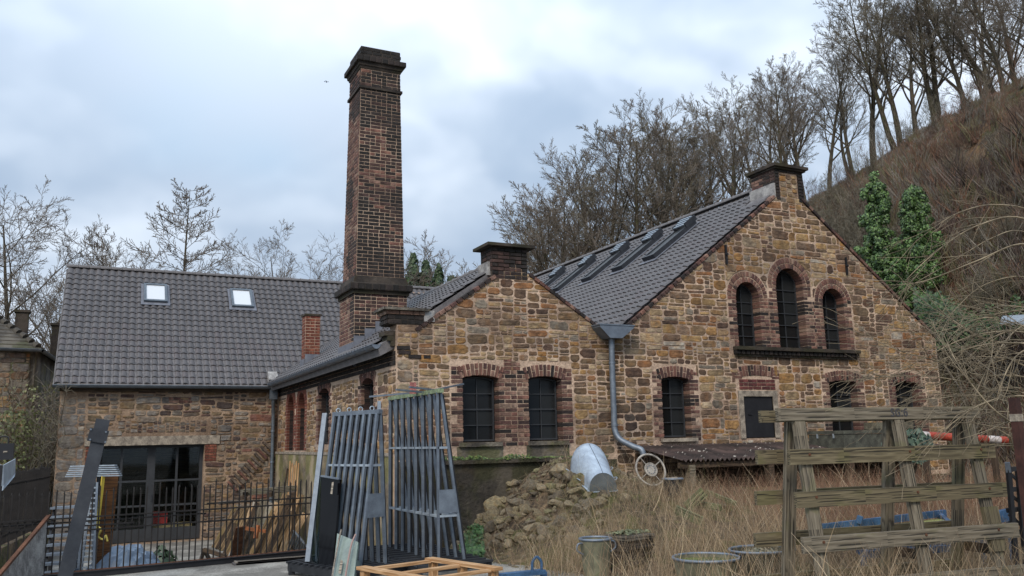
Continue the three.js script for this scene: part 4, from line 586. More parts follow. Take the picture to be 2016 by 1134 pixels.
// ---------------------------------------------------------------- bare trees
function growTree(o) {
  const R = rng(o.seed), trunk = new Tubes(), twigs = new Tubes(), tips = [];
  const N = o.n, sidesOf = [8, 6, 4, 3, 3], segs = [9, 7, 5, 3, 2];
  function grow(p, d, len, r, l) {
    const s = segs[l], pts = [p.clone()], rad = [r], dir = d.clone().normalize(), q = p.clone();
    for (let i = 1; i <= s; i++) { dir.x += (R() - 0.5) * o.wig[l]; dir.y += (R() - 0.5) * o.wig[l] * 0.7 + o.up[l]; dir.z += (R() - 0.5) * o.wig[l]; dir.normalize(); q.addScaledVector(dir, len / s); pts.push(q.clone()); rad.push(Math.max(o.min, r * (1 - (l === 0 ? o.taper : 0.82) * Math.pow(i / s, 0.9)))); }
    (l <= 1 ? trunk : twigs).add(pts, rad, sidesOf[l]); if (l >= o.levels - 1) tips.push([q.clone(), dir.clone()]);
    if (l >= o.levels) return; const n = Math.round(N[l] * (0.8 + 0.4 * R())); let az = R() * 6.28;
    for (let i = 0; i < n; i++) {
      const t = Math.min(0.999, o.from[l] + (1 - o.from[l]) * (i + R() * 0.7) / n), f = t * s, a = Math.min(s - 1, Math.floor(f)), pos = pts[a].clone().lerp(pts[a + 1], f - a), rr = lerp(rad[a], rad[a + 1], f - a), ax = V().subVectors(pts[a + 1], pts[a]).normalize();
      az += 2.4 + (R() - 0.5) * 0.8; let s1 = V().crossVectors(ax, Math.abs(ax.y) > 0.9 ? V(1, 0, 0) : UP).normalize(), s2 = V().crossVectors(ax, s1); const out = s1.multiplyScalar(Math.cos(az)).addScaledVector(s2, Math.sin(az)); if (l >= 1) out.y = out.y * 0.75 + 0.12;
      const an = o.ang[l] * (0.75 + 0.5 * R()), nd = ax.clone().multiplyScalar(Math.cos(an)).addScaledVector(out, Math.sin(an)); const k = l === 0 ? o.shape(t) : 1 - 0.55 * t;
      grow(pos, nd, len * o.ratio[l] * k * (0.7 + 0.6 * R()), Math.max(o.min, rr * o.thin[l]), l + 1);
    }
  }
  for (const st of o.stems || [[0, 0, 0, 1]]) grow(V(st[0], 0, st[1]), V(st[2], 1, st[4] || 0), o.h * st[3], o.r * Math.sqrt(st[3]), 0);
  return { trunk: trunk.geo(), twigs: twigs.geo(), tips };
}
const BEECH = { levels: 4, n: [11, 7, 6, 6], from: [0.32, 0.2, 0.12, 0.1], ang: [0.72, 0.68, 0.62, 0.6], ratio: [0.46, 0.5, 0.52, 0.56], thin: [0.5, 0.55, 0.5, 0.55], wig: [0.16, 0.34, 0.45, 0.5, 0.4], up: [0.01, 0.035, 0.025, 0.02, 0.02], taper: 0.88, min: 0.007, shape: (t) => 1.25 - 0.75 * t };
const treeCache = {};
// a grown tree brought to its full height
function fit(t, h) { t.twigs.computeBoundingBox(); const k = h / t.twigs.boundingBox.max.y; t.trunk.scale(k, k, k); t.twigs.scale(k, k, k); }
function tree(name, label, group, base, o, twigMat = M.twig, barkMat = M.bark, turn = 0) {
  const g = thing(name, label, 'tree', [base.x, base.y, base.z], turn, group), t = growTree(o); fit(t, o.h); part(g, 'trunk', t.trunk, barkMat); part(g, 'crown', t.twigs, twigMat); g.userData.tips = undefined; return [g, t];
}
function ivyLeaves(parent, name, n, place, seed, size = [0.05, 0.12], dark = lin(0.022, 0.055, 0.014), light = lin(0.085, 0.16, 0.038)) {
  const R = rng(seed), s = new THREE.Shape([[0, -0.5], [0.42, -0.2], [0.5, 0.12], [0.2, 0.2], [0, 0.6], [-0.2, 0.2], [-0.5, 0.12], [-0.42, -0.2]].map(([x, y]) => new THREE.Vector2(x, y))), g = new THREE.ShapeGeometry(s), p = g.attributes.position; for (let i = 0; i < p.count; i++) p.setZ(i, -Math.abs(p.getX(i)) * 0.35); g.computeVertexNormals();
  const l = [], q = new THREE.Quaternion(), e = new THREE.Euler(); for (let i = 0; i < n; i++) { const [pos, out] = place(R); const k = lerp(size[0], size[1], R()) * 2; q.setFromUnitVectors(V(0, 0, 1), V(out.x + (R() - 0.5) * 1.1, out.y * 0.5 + 0.25 + (R() - 0.5) * 0.9, out.z + (R() - 0.5) * 1.1).normalize()).multiply(new THREE.Quaternion().setFromEuler(e.set(0, 0, 3.14 + (R() - 0.5) * 1.6))); l.push([new THREE.Matrix4().compose(pos, q, V(k, k, k)), dark.clone().lerp(light, Math.pow(R(), 1.6))]); }
  return instanced(parent, name, g, M.leaf, l);
}
{ // left and middle distance
  const onGround = (x, d) => { const p = at(x, 880, d); p.y = -0.95; return p; };
  const tall = (x, y, d) => (at(x, y, d).y + 0.95) ;
  const wide = { ...BEECH, n: [10, 7, 6, 6], from: [0.36, 0.2, 0.12, 0.1], ang: [0.95, 0.75, 0.65, 0.65], ratio: [0.5, 0.5, 0.5, 0.55], up: [0.0, 0.015, 0.015, 0.015, 0.015], wig: [0.2, 0.45, 0.5, 0.5, 0.4], min: 0.010 };
  tree('bare_tree', 'bare wide tree with forked dark limbs above the neighbour house at the left edge', 'bare trees behind the barn', onGround(8, 40), { ...wide, seed: 103, h: tall(10, 305, 40), r: 0.30, n: [12, 7, 6, 6], stems: [[0, 0, 0.0, 1], [0.5, 0.2, 0.16, 0.9], [-0.3, 0, -0.16, 0.95]] });
  tree('bare_tree', 'bare crooked tree leaning right between the neighbour house and the barn roof', 'bare trees behind the barn', onGround(96, 36), { ...wide, seed: 107, h: tall(120, 430, 36), r: 0.24, stems: [[0, 0, 0.2, 1], [0.1, 0, -0.1, 0.8]] });
  const layered = { ...BEECH, n: [54, 10, 6, 3], levels: 3, from: [0.42, 0.18, 0.1, 0.1], ang: [1.28, 0.7, 0.75], ratio: [0.27, 0.42, 0.5], thin: [0.32, 0.55, 0.6], wig: [0.03, 0.22, 0.45, 0.5], up: [0.0, 0.05, 0.05, 0.03], taper: 0.95, min: 0.013, shape: (t) => 1.42 - 1.2 * t };
  tree('bare_alder', 'tall cone-shaped bare tree with one straight trunk rising behind the barn ridge', null, onGround(343, 46), { ...layered, seed: 113, h: tall(343, 328, 46), r: 0.24 });
  const bushy = { ...BEECH, n: [13, 7, 7, 5], from: [0.3, 0.15, 0.1, 0.1], ang: [0.6, 0.6, 0.65, 0.7], min: 0.011 };
  tree('bare_tree', 'dense bushy bare tree left of the cone-shaped tree behind the barn', 'bare trees behind the barn', onGround(212, 50), { ...bushy, seed: 117, h: tall(215, 445, 50), r: 0.22, stems: [[0, 0, 0, 1], [0.8, 0, 0.2, 0.9], [-0.9, 0.3, -0.22, 0.9]] });
  tree('bare_tree', 'dense twiggy bare tree right behind the cone-shaped tree trunk', 'bare trees behind the barn', onGround(410, 54), { ...bushy, seed: 119, h: tall(420, 475, 54), r: 0.2, stems: [[0, 0, 0.1, 1], [-1.2, 0, -0.15, 0.9]] });
  tree('bare_tree', 'pale grey-twigged round-crowned bare tree behind the middle of the barn ridge', 'bare trees behind the barn', onGround(522, 60), { ...wide, seed: 123, h: tall(520, 428, 60), r: 0.24, ang: [0.7, 0.8, 0.75, 0.7] });
  tree('bare_tree', 'pale bare tree just left of the tall chimney above the barn ridge', 'bare trees behind the barn', onGround(630, 58), { ...bushy, seed: 127, h: tall(640, 470, 58), r: 0.2, stems: [[0, 0, -0.1, 1], [1.4, 0, 0.1, 0.95]] });
  tree('bare_tree', 'slender bare tree at the left of the wood right of the tall chimney', 'bare trees behind the barn', onGround(905, 44), { ...wide, seed: 131, h: tall(900, 455, 44), r: 0.16 });
  // dark evergreen bush behind the ridge
  const c = onGround(398, 44), ev = thing('evergreen_bush', 'small dark green conifer showing over the barn ridge', 'conifer', [c.x, c.y, c.z]); const H = tall(398, 530, 44); part(ev, 'trunk', rod(V(0, 0, 0), V(0, H * 0.95, 0), 0.16, 0.03, 6), M.bark);
  ivyLeaves(ev, 'crown', 3500, (R) => { const t = Math.pow(R(), 0.7), a = R() * 6.28, r = 1.0 * (1.02 - t) * Math.sqrt(R()) * (0.8 + 0.3 * Math.sin(a * 5 + t * 30)) + 0.2 * R() + 0.1; return [V(Math.cos(a) * r, H * (0.45 + 0.55 * t), Math.sin(a) * r), V(Math.cos(a), 0.2, Math.sin(a))]; }, 137, [0.08, 0.16], lin(0.02, 0.035, 0.012), lin(0.06, 0.075, 0.03));
  // ivy-clad tree right of the chimney
  const b = onGround(838, 34), [iv] = tree('ivy_clad_tree', 'bare tree with three dark ivy-covered stems right of the tall chimney', null, b, { ...wide, seed: 139, h: tall(838, 428, 34), r: 0.2, stems: [[-0.45, 0, -0.02, 0.93], [0.05, 0, 0.01, 1], [0.62, 0, 0.03, 0.9]], min: 0.008 });
  const y1 = tall(838, 478, 34); ivyLeaves(iv, 'ivy', 9000, (R) => { const s = Math.floor(R() * 3), a = R() * 6.28, t = Math.pow(R(), 0.85), hh = y1 * [0.985, 0.96, 0.95][s], y = hh * (0.5 + 0.5 * t), wv = 0.10 + 0.62 * Math.pow(fbm(y * 2.6 + s * 9, a * 1.4, 4, 7), 1.3) + 0.2 * (1 - t); const r = wv * (1.08 - Math.pow(t, 5) * 0.85) * Math.sqrt(0.3 + 0.7 * R()); return [V([-0.52, 0.04, 0.6][s] + Math.cos(a) * r, y, Math.sin(a) * r), V(Math.cos(a), 0, Math.sin(a))]; }, 141, [0.04, 0.075], lin(0.014, 0.032, 0.012), lin(0.06, 0.10, 0.034));
  const b2 = onGround(893, 37), iv2 = thing('ivy_bush', 'small dark ivy clump left of the small gable pier', 'ivy', [b2.x, b2.y, b2.z]); const h2 = tall(893, 533, 37); part(iv2, 'stem', rod(V(0, 0, 0), V(0, h2 * 0.98, 0), 0.09, 0.03, 6), M.bark);
  ivyLeaves(iv2, 'leaves', 1500, (R) => { const a = R() * 6.28, t = R(), r = (0.2 + 0.35 * (1 - t)) * Math.sqrt(R()); return [V(Math.cos(a) * r, h2 * (0.8 + 0.2 * t), Math.sin(a) * r), V(Math.cos(a), 0, Math.sin(a))]; }, 143, [0.05, 0.09], lin(0.012, 0.028, 0.010), lin(0.05, 0.085, 0.025));
}
{ // the wood on the slope
  const protos = [0, 1, 2, 3, 4, 5].map((i) => growTree({ ...BEECH, seed: 300 + i * 13, h: 10, r: 0.18 + 0.03 * (i % 3), n: [12 + i % 3 * 2, 7, 6, 7], from: [[0.24, 0.34, 0.28][i % 3], 0.2, 0.15, 0.1], stems: i % 2 ? [[0, 0, 0.05, 1], [0.35, 0.1, 0.28, 0.9]] : [[0, 0, -0.04, 1]], min: 0.0075, ang: [[0.62, 0.72, 0.8][i % 3], 0.68, 0.62, 0.6] })); protos.forEach((t) => fit(t, 10));
  const R = rng(77), L = [[1042, 440, 62], [1090, 372, 66], [1135, 345, 62], [1180, 302, 62], [1235, 262, 58], [1285, 248, 64], [1340, 232, 58], [1392, 232, 66], [1430, 202, 56], [1478, 188, 62], [1520, 152, 54], [1562, 138, 62], [1608, 100, 52], [1655, 92, 58], [1690, 20, 50], [1740, -30, 47], [1775, -10, 56], [1812, -60, 47], [1868, -70, 44], [1905, -20, 54], [1938, -110, 41], [1966, -120, 43], [2006, -60, 38], [2060, -100, 36], [1065, 405, 72], [1158, 325, 74], [1312, 245, 70], [1500, 175, 66]];
  const small = [[1600, 400, 36], [1648, 372, 38], [1688, 395, 34], [1655, 470, 30], [1880, 330, 33], [1925, 300, 36], [1965, 330, 31], [1900, 420, 29], [1985, 430, 27], [1950, 500, 26], [1845, 300, 40], [1620, 340, 44], [1585, 360, 40], [1612, 430, 32], [1668, 350, 36], [1700, 430, 31], [1635, 400, 34], [1716, 300, 42], [1770, 290, 44], [1800, 260, 46]];
  const ord = ['First', 'Second', 'Third', 'Fourth', 'Fifth', 'Sixth', 'Seventh', 'Eighth', 'Ninth', 'Tenth', 'Eleventh', 'Twelfth', '13th', '14th', '15th', '16th', '17th', '18th', '19th', '20th', '21st', '22nd', '23rd', '24th', '25th', '26th', '27th', '28th', '29th', '30th', '31st', '32nd', '33rd', '34th', '35th', '36th', '37th', '38th', '39th', '40th'], rank = L.map((l) => l[0]).sort((a, b) => a - b);
  const names = { 1740: 'dark spreading bare tree on the hill crest, widest crown of the wood', 1868: 'tall thick-trunked bare tree leaning on the hill crest near the right edge', 1938: 'forked bare tree on the hill crest, twin pale trunks near the right edge', 2006: 'thin ivied bare tree on the hill crest at the right edge' };
  L.forEach(([x, y, d], i) => {
    const p = at(x, y, d), by = hillY(p.x, p.z) - 0.15, h = (p.y - by) * 1.14, k = i % 6, s = h / 10, g = thing('bare_beech', names[x] || `${ord[rank.indexOf(x)]} bare beech counted from the left in the wood behind the hall`, 'tree', [p.x, by, p.z], R() * 6.28, 'bare trees of the hillside wood');
    const t = part(g, 'trunk', protos[k].trunk, M.bark), c = part(g, 'crown', protos[k].twigs, i % 3 ? M.twig : M.twigPale); const wv = s * (0.85 + 0.3 * R()); g.scale.set(wv, s, wv);
  });
  small.forEach(([x, y, d], i) => { const p = at(x, y, d), by = hillY(p.x, p.z) - 0.15, h = Math.max(2, p.y - by), k = [1, 3, 5][i % 3], s = h / 10, g = thing('slope_sapling', `${ord[i]} thin bare sapling from the left on the slope right of the hall`, 'sapling', [p.x, by, p.z], i * 1.7, 'bare saplings on the slope'); part(g, 'trunk', protos[k].trunk, M.bark); part(g, 'crown', protos[k].twigs, M.twigPale); g.scale.set(s * 1.1, s, s * 1.1); });
  // two ivy-covered trunks on the slope
  const mk = (x, yt, yb, d, label, n, seed, wid) => {
    const p = at(x, yb, d), top = at(x, yt, d).y, by = hillY(p.x, p.z) - 0.2, g = thing('ivy_column', label, 'ivy-covered tree', [p.x, by, p.z]), H = top - by, Q = rng(seed), lumps = []; part(g, 'trunk', rod(V(0, 0, 0), V(0.1, H * 0.96, 0), 0.2, 0.05, 8), M.bark);
    for (let i = 0; i < 210; i++) { const t = Math.pow(Q(), 0.8), a = Q() * 6.28, r = wid * (0.15 + 0.75 * Q()) * (1.2 - 0.75 * t); lumps.push([V(Math.cos(a) * r, H * (0.06 + 0.88 * t), Math.sin(a) * r), (0.09 + 0.20 * Q()) * (1.15 - 0.4 * t), 0.7 + 0.9 * Q()]); } for (let i = 0; i < 70; i++) { const t = Q() * 0.72, a = Q() * 6.28, r = wid * (0.7 + 0.75 * Q()) * (1.2 - 0.6 * t); lumps.push([V(Math.cos(a) * r + (seed === 401 ? 0.55 : -0.45) * Math.max(0, 0.75 - t) * Q() * 2, H * (0.05 + 0.85 * t), Math.sin(a) * r), 0.06 + 0.16 * Q(), 0.6 + 1.2 * Q()]); } lumps.push([V(0.05, H - 0.25, 0), 0.18, 1.6]);
    ivyLeaves(g, 'ivy', n, (R) => { const [c, r, k] = lumps[Math.floor(R() * lumps.length)], a = R() * 6.28, e = Math.acos(1.7 * R() - 0.85), q = r * (0.72 + 0.42 * R()), o = V(Math.sin(e) * Math.cos(a), Math.cos(e), Math.sin(e) * Math.sin(a)); return [V(c.x + o.x * q, c.y + o.y * q * k, c.z + o.z * q), o]; }, seed, [0.022, 0.044], lin(0.018, 0.045, 0.014), lin(0.15, 0.26, 0.07));
  };
  mk(1748, 318, 640, 28, 'bright green ivy column on a dead trunk, the taller left of two on the slope', 50000, 401, 0.85); mk(1826, 345, 660, 29, 'bright green ivy column, the shorter right of two on the slope', 32000, 403, 0.7);
  const low = thing('ivy_bank', 'dark green ivy bank at the foot of the slope right of the hall roof', 'ivy', [16, 0, -2]); ivyLeaves(low, 'leaves', 9000, (R) => { const px = lerp(1800, 2040, R()), n = fbm(px * 0.02, R() * 3, 3, 12), py = 690 - 95 * R() * n * 1.7, p = at(px, py, 24.5 + 3 * R()); p.sub(V(16, 0, -2)); return [p, V(-0.5, 0.4, 0.7)]; }, 405, [0.03, 0.065], lin(0.012, 0.035, 0.010), lin(0.055, 0.11, 0.028));
  part(low, 'stems', (() => { const t = new Tubes(), Q = rng(6); for (let i = 0; i < 260; i++) { const p = at(lerp(1780, 2060, Q()), 690, 25 + 2 * Q()).sub(V(16, 0, -2)), q = p.clone().add(V((Q() - 0.5) * 1, 0.6 + Q() * 1.0, (Q() - 0.5) * 0.6)); p.y = -1; t.add([p, p.clone().lerp(q, 0.5).add(V(0.1, 0, 0.1)), q], [0.02, 0.015, 0.006], 3); } return t.geo(); })(), M.bark, null, 'stuff');
  // brush over the whole slope
  const tuft = (seed, n, hgt) => { const t = new Tubes(), Q = rng(seed); for (let i = 0; i < n; i++) { const a = Q() * 6.28, r = 0.35 * Q(), p = V(Math.cos(a) * r, 0, Math.sin(a) * r), l = hgt * (0.5 + 0.7 * Q()), o = V((Q() - 0.5) * 0.9, 1, (Q() - 0.5) * 0.9).multiplyScalar(l); t.add([p, p.clone().addScaledVector(o, 0.5).add(V((Q() - 0.5) * 0.15, 0, (Q() - 0.5) * 0.15)), p.clone().add(o).add(V(0, -0.15 * l, 0))], [0.02, 0.015, 0.008], 3); } return t.geo(); };
  const shapes = [tuft(1, 30, 0.9), tuft(2, 22, 1.5), tuft(3, 38, 0.55), (() => { const t = new Tubes(), Z = rng(9); for (let i = 0; i < 5; i++) { const p = V((Z() - 0.5) * 0.8, 0, (Z() - 0.5) * 0.8), d = V((Z() - 0.5) * 0.5, 1, (Z() - 0.5) * 0.5), q = [p]; for (let k = 1; k < 5; k++) q.push(q[k - 1].clone().addScaledVector(d, 0.9).add(V((Z() - 0.5) * 0.3, 0, (Z() - 0.5) * 0.3))); t.add(q, [0.03, 0.024, 0.018, 0.012, 0.006], 4); for (let k = 1; k < 5; k++) for (let m = 0; m < 6; m++) { const e = V(Z() - 0.5, Z() * 0.8 + 0.1, Z() - 0.5).multiplyScalar(1.5); t.add([q[k], q[k].clone().addScaledVector(e, 0.5), q[k].clone().add(e).add(V(0, 0.1, 0))], [0.010, 0.008, 0.005], 3); } } return t.geo(); })()], cols = [lin(0.17, 0.112, 0.08), lin(0.20, 0.16, 0.11), lin(0.125, 0.09, 0.075), lin(0.165, 0.15, 0.08), lin(0.21, 0.115, 0.075), lin(0.25, 0.22, 0.18)];
  const lists = [[], [], [], []]; const Q = rng(55); for (let i = 0; i < 24000; i++) { const k = 1.0 + Q() * 4.6, t = 0.03 + 1.03 * Q(), p = hillPoint(k, t), n = fbm(k * 5, t * 9, 4, 66); if (fbm(k * 11 + 3, t * 17, 4, 68) < 0.40) continue; const s = (0.38 + 0.5 * Q()) * (t > 0.85 ? 0.6 : 1); let j = n > 0.53 ? 1 : Q() < 0.5 ? 0 : 2; if (t > 0.8 && j === 1) j = 2; const c = cols[Math.floor(clamp(n * 1.6 - 0.3 + (Q() - 0.5) * 0.7) * 5.99)]; if (t < 0.72 && Q() < 0.03) { const b = 0.8 + 0.8 * Q(); lists[1].push([new THREE.Matrix4().makeRotationY(Q() * 6.28).setPosition(p.x, p.y - 0.1, p.z).scale(V(b, b * 0.8, b)), cols[Q() < 0.5 ? 5 : 2].clone().multiplyScalar(0.6 + 0.4 * Q())]); }
    lists[j].push([new THREE.Matrix4().makeRotationY(Q() * 6.28).setPosition(p.x, p.y - 0.05, p.z).scale(V(s, s * (0.7 + 0.6 * Q()), s)), c.clone().multiplyScalar(0.7 + 0.6 * Q())]); }
  for (let i = 0; i < 130; i++) { const k = 1.8 + Q() * 4.4, t = 0.78 + 0.5 * Q(), p = hillPoint(k, t), s = 0.25 + 0.4 * Q(); lists[3].push([new THREE.Matrix4().makeRotationY(Q() * 6.28).setPosition(p.x, p.y - 0.1, p.z).scale(V(s, s, s)), cols[[1, 2, 3, 4, 5][Math.floor(Q() * 5)]].clone().multiplyScalar(0.6 + 0.4 * Q())]); }
  lists.forEach((l, i) => { const m = instanced(scene, 'hillside_brush', shapes[i], M.blade, l); m.userData.label = ['brown leafless brush over the whole steep slope', 'taller olive leafless saplings over the steep slope', 'low reddish undergrowth and litter on the steep slope', 'thin leafless saplings along the crest of the hill'][i]; m.userData.category = 'brush'; });
}
// ---------------------------------------------------------------- things in the yard and garden
const onGarden = (x, y, lift = 0) => { const d = lineTo(x, y), p = camera.position.clone(); for (let t = 5; t < 40; t += 0.03) { p.copy(camera.position).addScaledVector(d, t); if (p.y < gardenH(p.x, p.z) + lift || p.z < 0.1) break; } return p; };
function slabQuad(a, b, c, d, th) {   // a sheet of glass, board or plate by its four corners
  const n = V().crossVectors(V().subVectors(b, a), V().subVectors(d, a)).normalize().multiplyScalar(th), f = [a, b, c, d], k = f.map((p) => p.clone().sub(n)), v = [], q = (s, t, u, w) => [s, t, u, s, u, w].forEach((p) => v.push(p.x, p.y, p.z));
  q(...f); q(k[3], k[2], k[1], k[0]); for (let i = 0; i < 4; i++) { const j = (i + 1) % 4; q(f[j], f[i], k[i], k[j]); } const g = new THREE.BufferGeometry(); g.setAttribute('position', new THREE.Float32BufferAttribute(v, 3)); g.computeVertexNormals(); return uvBox(g);
}
const local = (g, o) => { g.translate(-o.x, -o.y, -o.z); return g; };
function barThing(name, label, cat, group, a, b, w, h, mat, up) { const m = solo(name, local(bar(a, b, w, h, up), a), mat, label, cat, group); m.position.copy(a); return m; }
// black fences
function fenceRun(t, a, b, step, h, y0, rails, mat, seed, thick = 0.019) {
  const R = rng(seed), L = Math.hypot(b.x - a.x, b.z - a.z), n = Math.round(L / step), o = t.position;
  for (let i = 0; i <= n; i++) { const f = i / n, x = lerp(a.x, b.x, f) - o.x, z = lerp(a.z, b.z, f) - o.z, y = lerp(a.y, b.y, f) - o.y, hh = h + (i % 9 === 4 ? 0.07 : 0) + (R() - 0.5) * 0.05; part(t, 'bar', box(thick, hh, thick, x + (R() - 0.5) * 0.01, y + y0 + hh / 2, z), mat); if (h > 1) part(t, 'finial', new THREE.ConeGeometry(0.014, 0.05, 5).translate(x, y + y0 + hh + 0.02, z), mat); }
  rails.forEach(([y, f0, f1, off]) => part(t, 'rail', bar(V(lerp(a.x, b.x, f0) - o.x, lerp(a.y, b.y, f0) - o.y + y, lerp(a.z, b.z, f0) - o.z + off), V(lerp(a.x, b.x, f1) - o.x, lerp(a.y, b.y, f1) - o.y + y, lerp(a.z, b.z, f1) - o.z + off), 0.018, 0.022), mat));
}
{
  const a = V(-7.4, 0, 0.56), b = V(-1.33, 0, -0.48);
  const t = thing('front_fence', 'black steel bar fence along the yard edge, standing on a black beam', 'fence', [a.x, 0, a.z]);
  fenceRun(t, a, b, 0.094, 1.1, 0.09, [[0.84, 0, 1, 0.02], [0.72, 0, 0.55, 0.03], [0.66, 0.4, 1, 0.02], [0.93, 0.72, 1, 0.03], [0.78, 0.2, 0.72, -0.02]], M.fence, 5);
  part(t, 'beam', merge([bar(V(0, 0.085, 0.02), V(b.x - a.x, 0.085, b.z - a.z + 0.02), 0.12, 0.012), bar(V(0, -0.01, 0.05), V(b.x - a.x, -0.01, b.z - a.z + 0.05), 0.02, 0.17), bar(V(0, -0.09, 0.05), V(b.x - a.x, -0.09, b.z - a.z + 0.05), 0.12, 0.012)]), M.blackSteel);
  part(t, 'rust_edge', bar(V(0, 0.096, 0.0), V(b.x - a.x, 0.096, b.z - a.z), 0.05, 0.01), M.rust);
  const c = V(-5.55, 0.02, -9.7), d = V(-7.1, 0.02, 3.2), s = thing('side_fence', 'dense black bar fence running back along the left side to the barn corner', 'fence', [c.x, c.y, c.z]);
  fenceRun(s, c, d, 0.095, 1.32, 0.04, [[0.2, 0, 1, 0], [1.15, 0, 1, 0]], M.fence, 6, 0.022);
}
// bank under the side fence
ground('bank', flat([[-30, -9.9], [-5.5, -9.9], [-7.0, 3.2], [-7.0, 6], [-30, 6]], -0.9, 0.02), M.soil);
{ // leaning steel beam with a bolted plate
  const a = at(203, 826, 11.3), b = at(119, 1172, 10.55), o = b, up = V(0, 0, 1), t = thing('steel_beam', 'dark leaning steel I-beam with a bolted plate near its top, left of the barn door', 'steel beam', [o.x, o.y, o.z]);
  const A = a.clone().sub(o), side = V(1, 0, 0.1).normalize(), B0 = V(0, 0, 0); part(t, 'flange', bar(B0.clone().add(V(0, 0, 0.06)), A.clone().add(V(0, 0, 0.06)), 0.17, 0.014, V(0, 0, 1)), M.darkSteel); part(t, 'flange', bar(B0.clone().add(V(0, 0, -0.06)), A.clone().add(V(0, 0, -0.06)), 0.17, 0.014, V(0, 0, 1)), M.darkSteel); part(t, 'web', bar(B0, A, 0.012, 0.115, V(0, 0, 1)), M.darkSteel);
  const p = at(193, 858, 11.2).sub(o).add(V(0, 0, 0.08)); const pl = part(t, 'plate', box(0.23, 0.17, 0.016, 0, 0, 0).rotateZ(-0.2).translate(p.x, p.y, p.z), M.darkSteel); for (const [x, y] of [[-1, -1], [1, -1], [1, 1], [-1, 1]]) part(pl, 'bolt', new THREE.CylinderGeometry(0.013, 0.013, 0.02, 6).rotateX(1.57).translate(p.x + x * 0.09, p.y + y * 0.065 - x * 0.018, p.z + 0.012), M.zinc);
}
{ // lamp on a post and sheet metal at the left edge
  const p = at(9, 889, 9), t = thing('floodlight', 'black boxy floodlight on a thin post at the left edge', 'floodlight', [p.x, 0.02, p.z]); const y = p.y - 0.02;
  part(t, 'post', box(0.05, y - 0.14, 0.05, -0.03, (y - 0.14) / 2, 0), M.blackSteel); part(t, 'housing', box(0.17, 0.17, 0.12, 0, y, 0), M.blackSteel); part(t, 'plate', box(0.036, 0.02, 0.004, 0.012, y - 0.004, 0.063), M.whiteBoard); part(t, 'bracket', pipe([V(-0.06, y + 0.08, 0), V(-0.05, y + 0.15, 0), V(0.02, y + 0.15, 0), V(0.03, y + 0.08, 0)], 0.009, 6, 12), M.blackSteel);
  solo('sheet_metal', (() => { const o = at(8, 965, 9.6); return local(merge([slabQuad(at(7, 963, 9.5), at(30, 932, 10.2), at(31, 903, 10.2), at(7, 916, 9.5), 0.01), slabQuad(at(6, 965, 9.4), at(29, 938, 10.1), at(30, 932, 10.2), at(7, 955, 9.5), 0.012), slabQuad(at(-60, 940, 9.3), at(7, 958, 9.5), at(7, 916, 9.5), at(-60, 900, 9.3), 0.01)]), o); })(), M.zincBright, 'pale folded sheet metal guard behind the floodlight at the left edge', 'sheet metal').position.copy(at(8, 965, 9.6));
}
{ // stair flank boards, rusty handrail, steel treads
  const o = at(45, 1140, 11), t = thing('stair_side', 'grey boarded stair side under a rusty sloping rail at the lower left', 'stair side', [o.x, o.y, o.z]); const top = (f) => at(lerp(-20, 94, f), lerp(1158, 1022, f), lerp(10.2, 12, f)), bot = (f) => { const p = top(f); p.y = -0.02; return p; };
  for (let i = 0; i < 6; i++) part(t, 'board', local(slabQuad(bot(i / 6 + 0.006), bot((i + 1) / 6 - 0.006), top((i + 1) / 6 - 0.006), top(i / 6 + 0.006), 0.02), o), M.leadPale); part(t, 'rail', local(bar(top(-0.05).add(V(0, 0.03, 0)), top(1.02).add(V(0, 0.03, 0)), 0.05, 0.035), o), M.rust);
  const s0 = at(130, 1000, 13.6), st = thing('steel_stair', 'steel stair with zinc treads beside the leaning beam', 'stair', [s0.x, -0.65, s0.z]), q = V(s0.x, -0.65, s0.z); const pts = [];
  for (let i = 0; i < 8; i++) { const a = at(lerp(106, 88, i / 7), lerp(1000, 1128, i / 7), lerp(13.7, 12.2, i / 7)), b = at(lerp(160, 146, i / 7), lerp(997, 1124, i / 7), lerp(13.7, 12.2, i / 7)); part(st, 'tread', local(bar(a, b, 0.24, 0.035), q), M.zinc); pts.push([a, b]); }
  for (const k of [0, 1]) part(st, 'stringer', local(bar(pts[0][k].clone().add(V(0, -0.12, 0)), pts[7][k].clone().add(V(0, -0.12, 0)), 0.03, 0.2), q), M.blackSteel);
  for (const k of [0, 1]) part(st, 'leg', local(bar(pts[0][k].clone(), pts[0][k].clone().setY(-0.66), 0.04, 0.04), q), M.blackSteel);
}
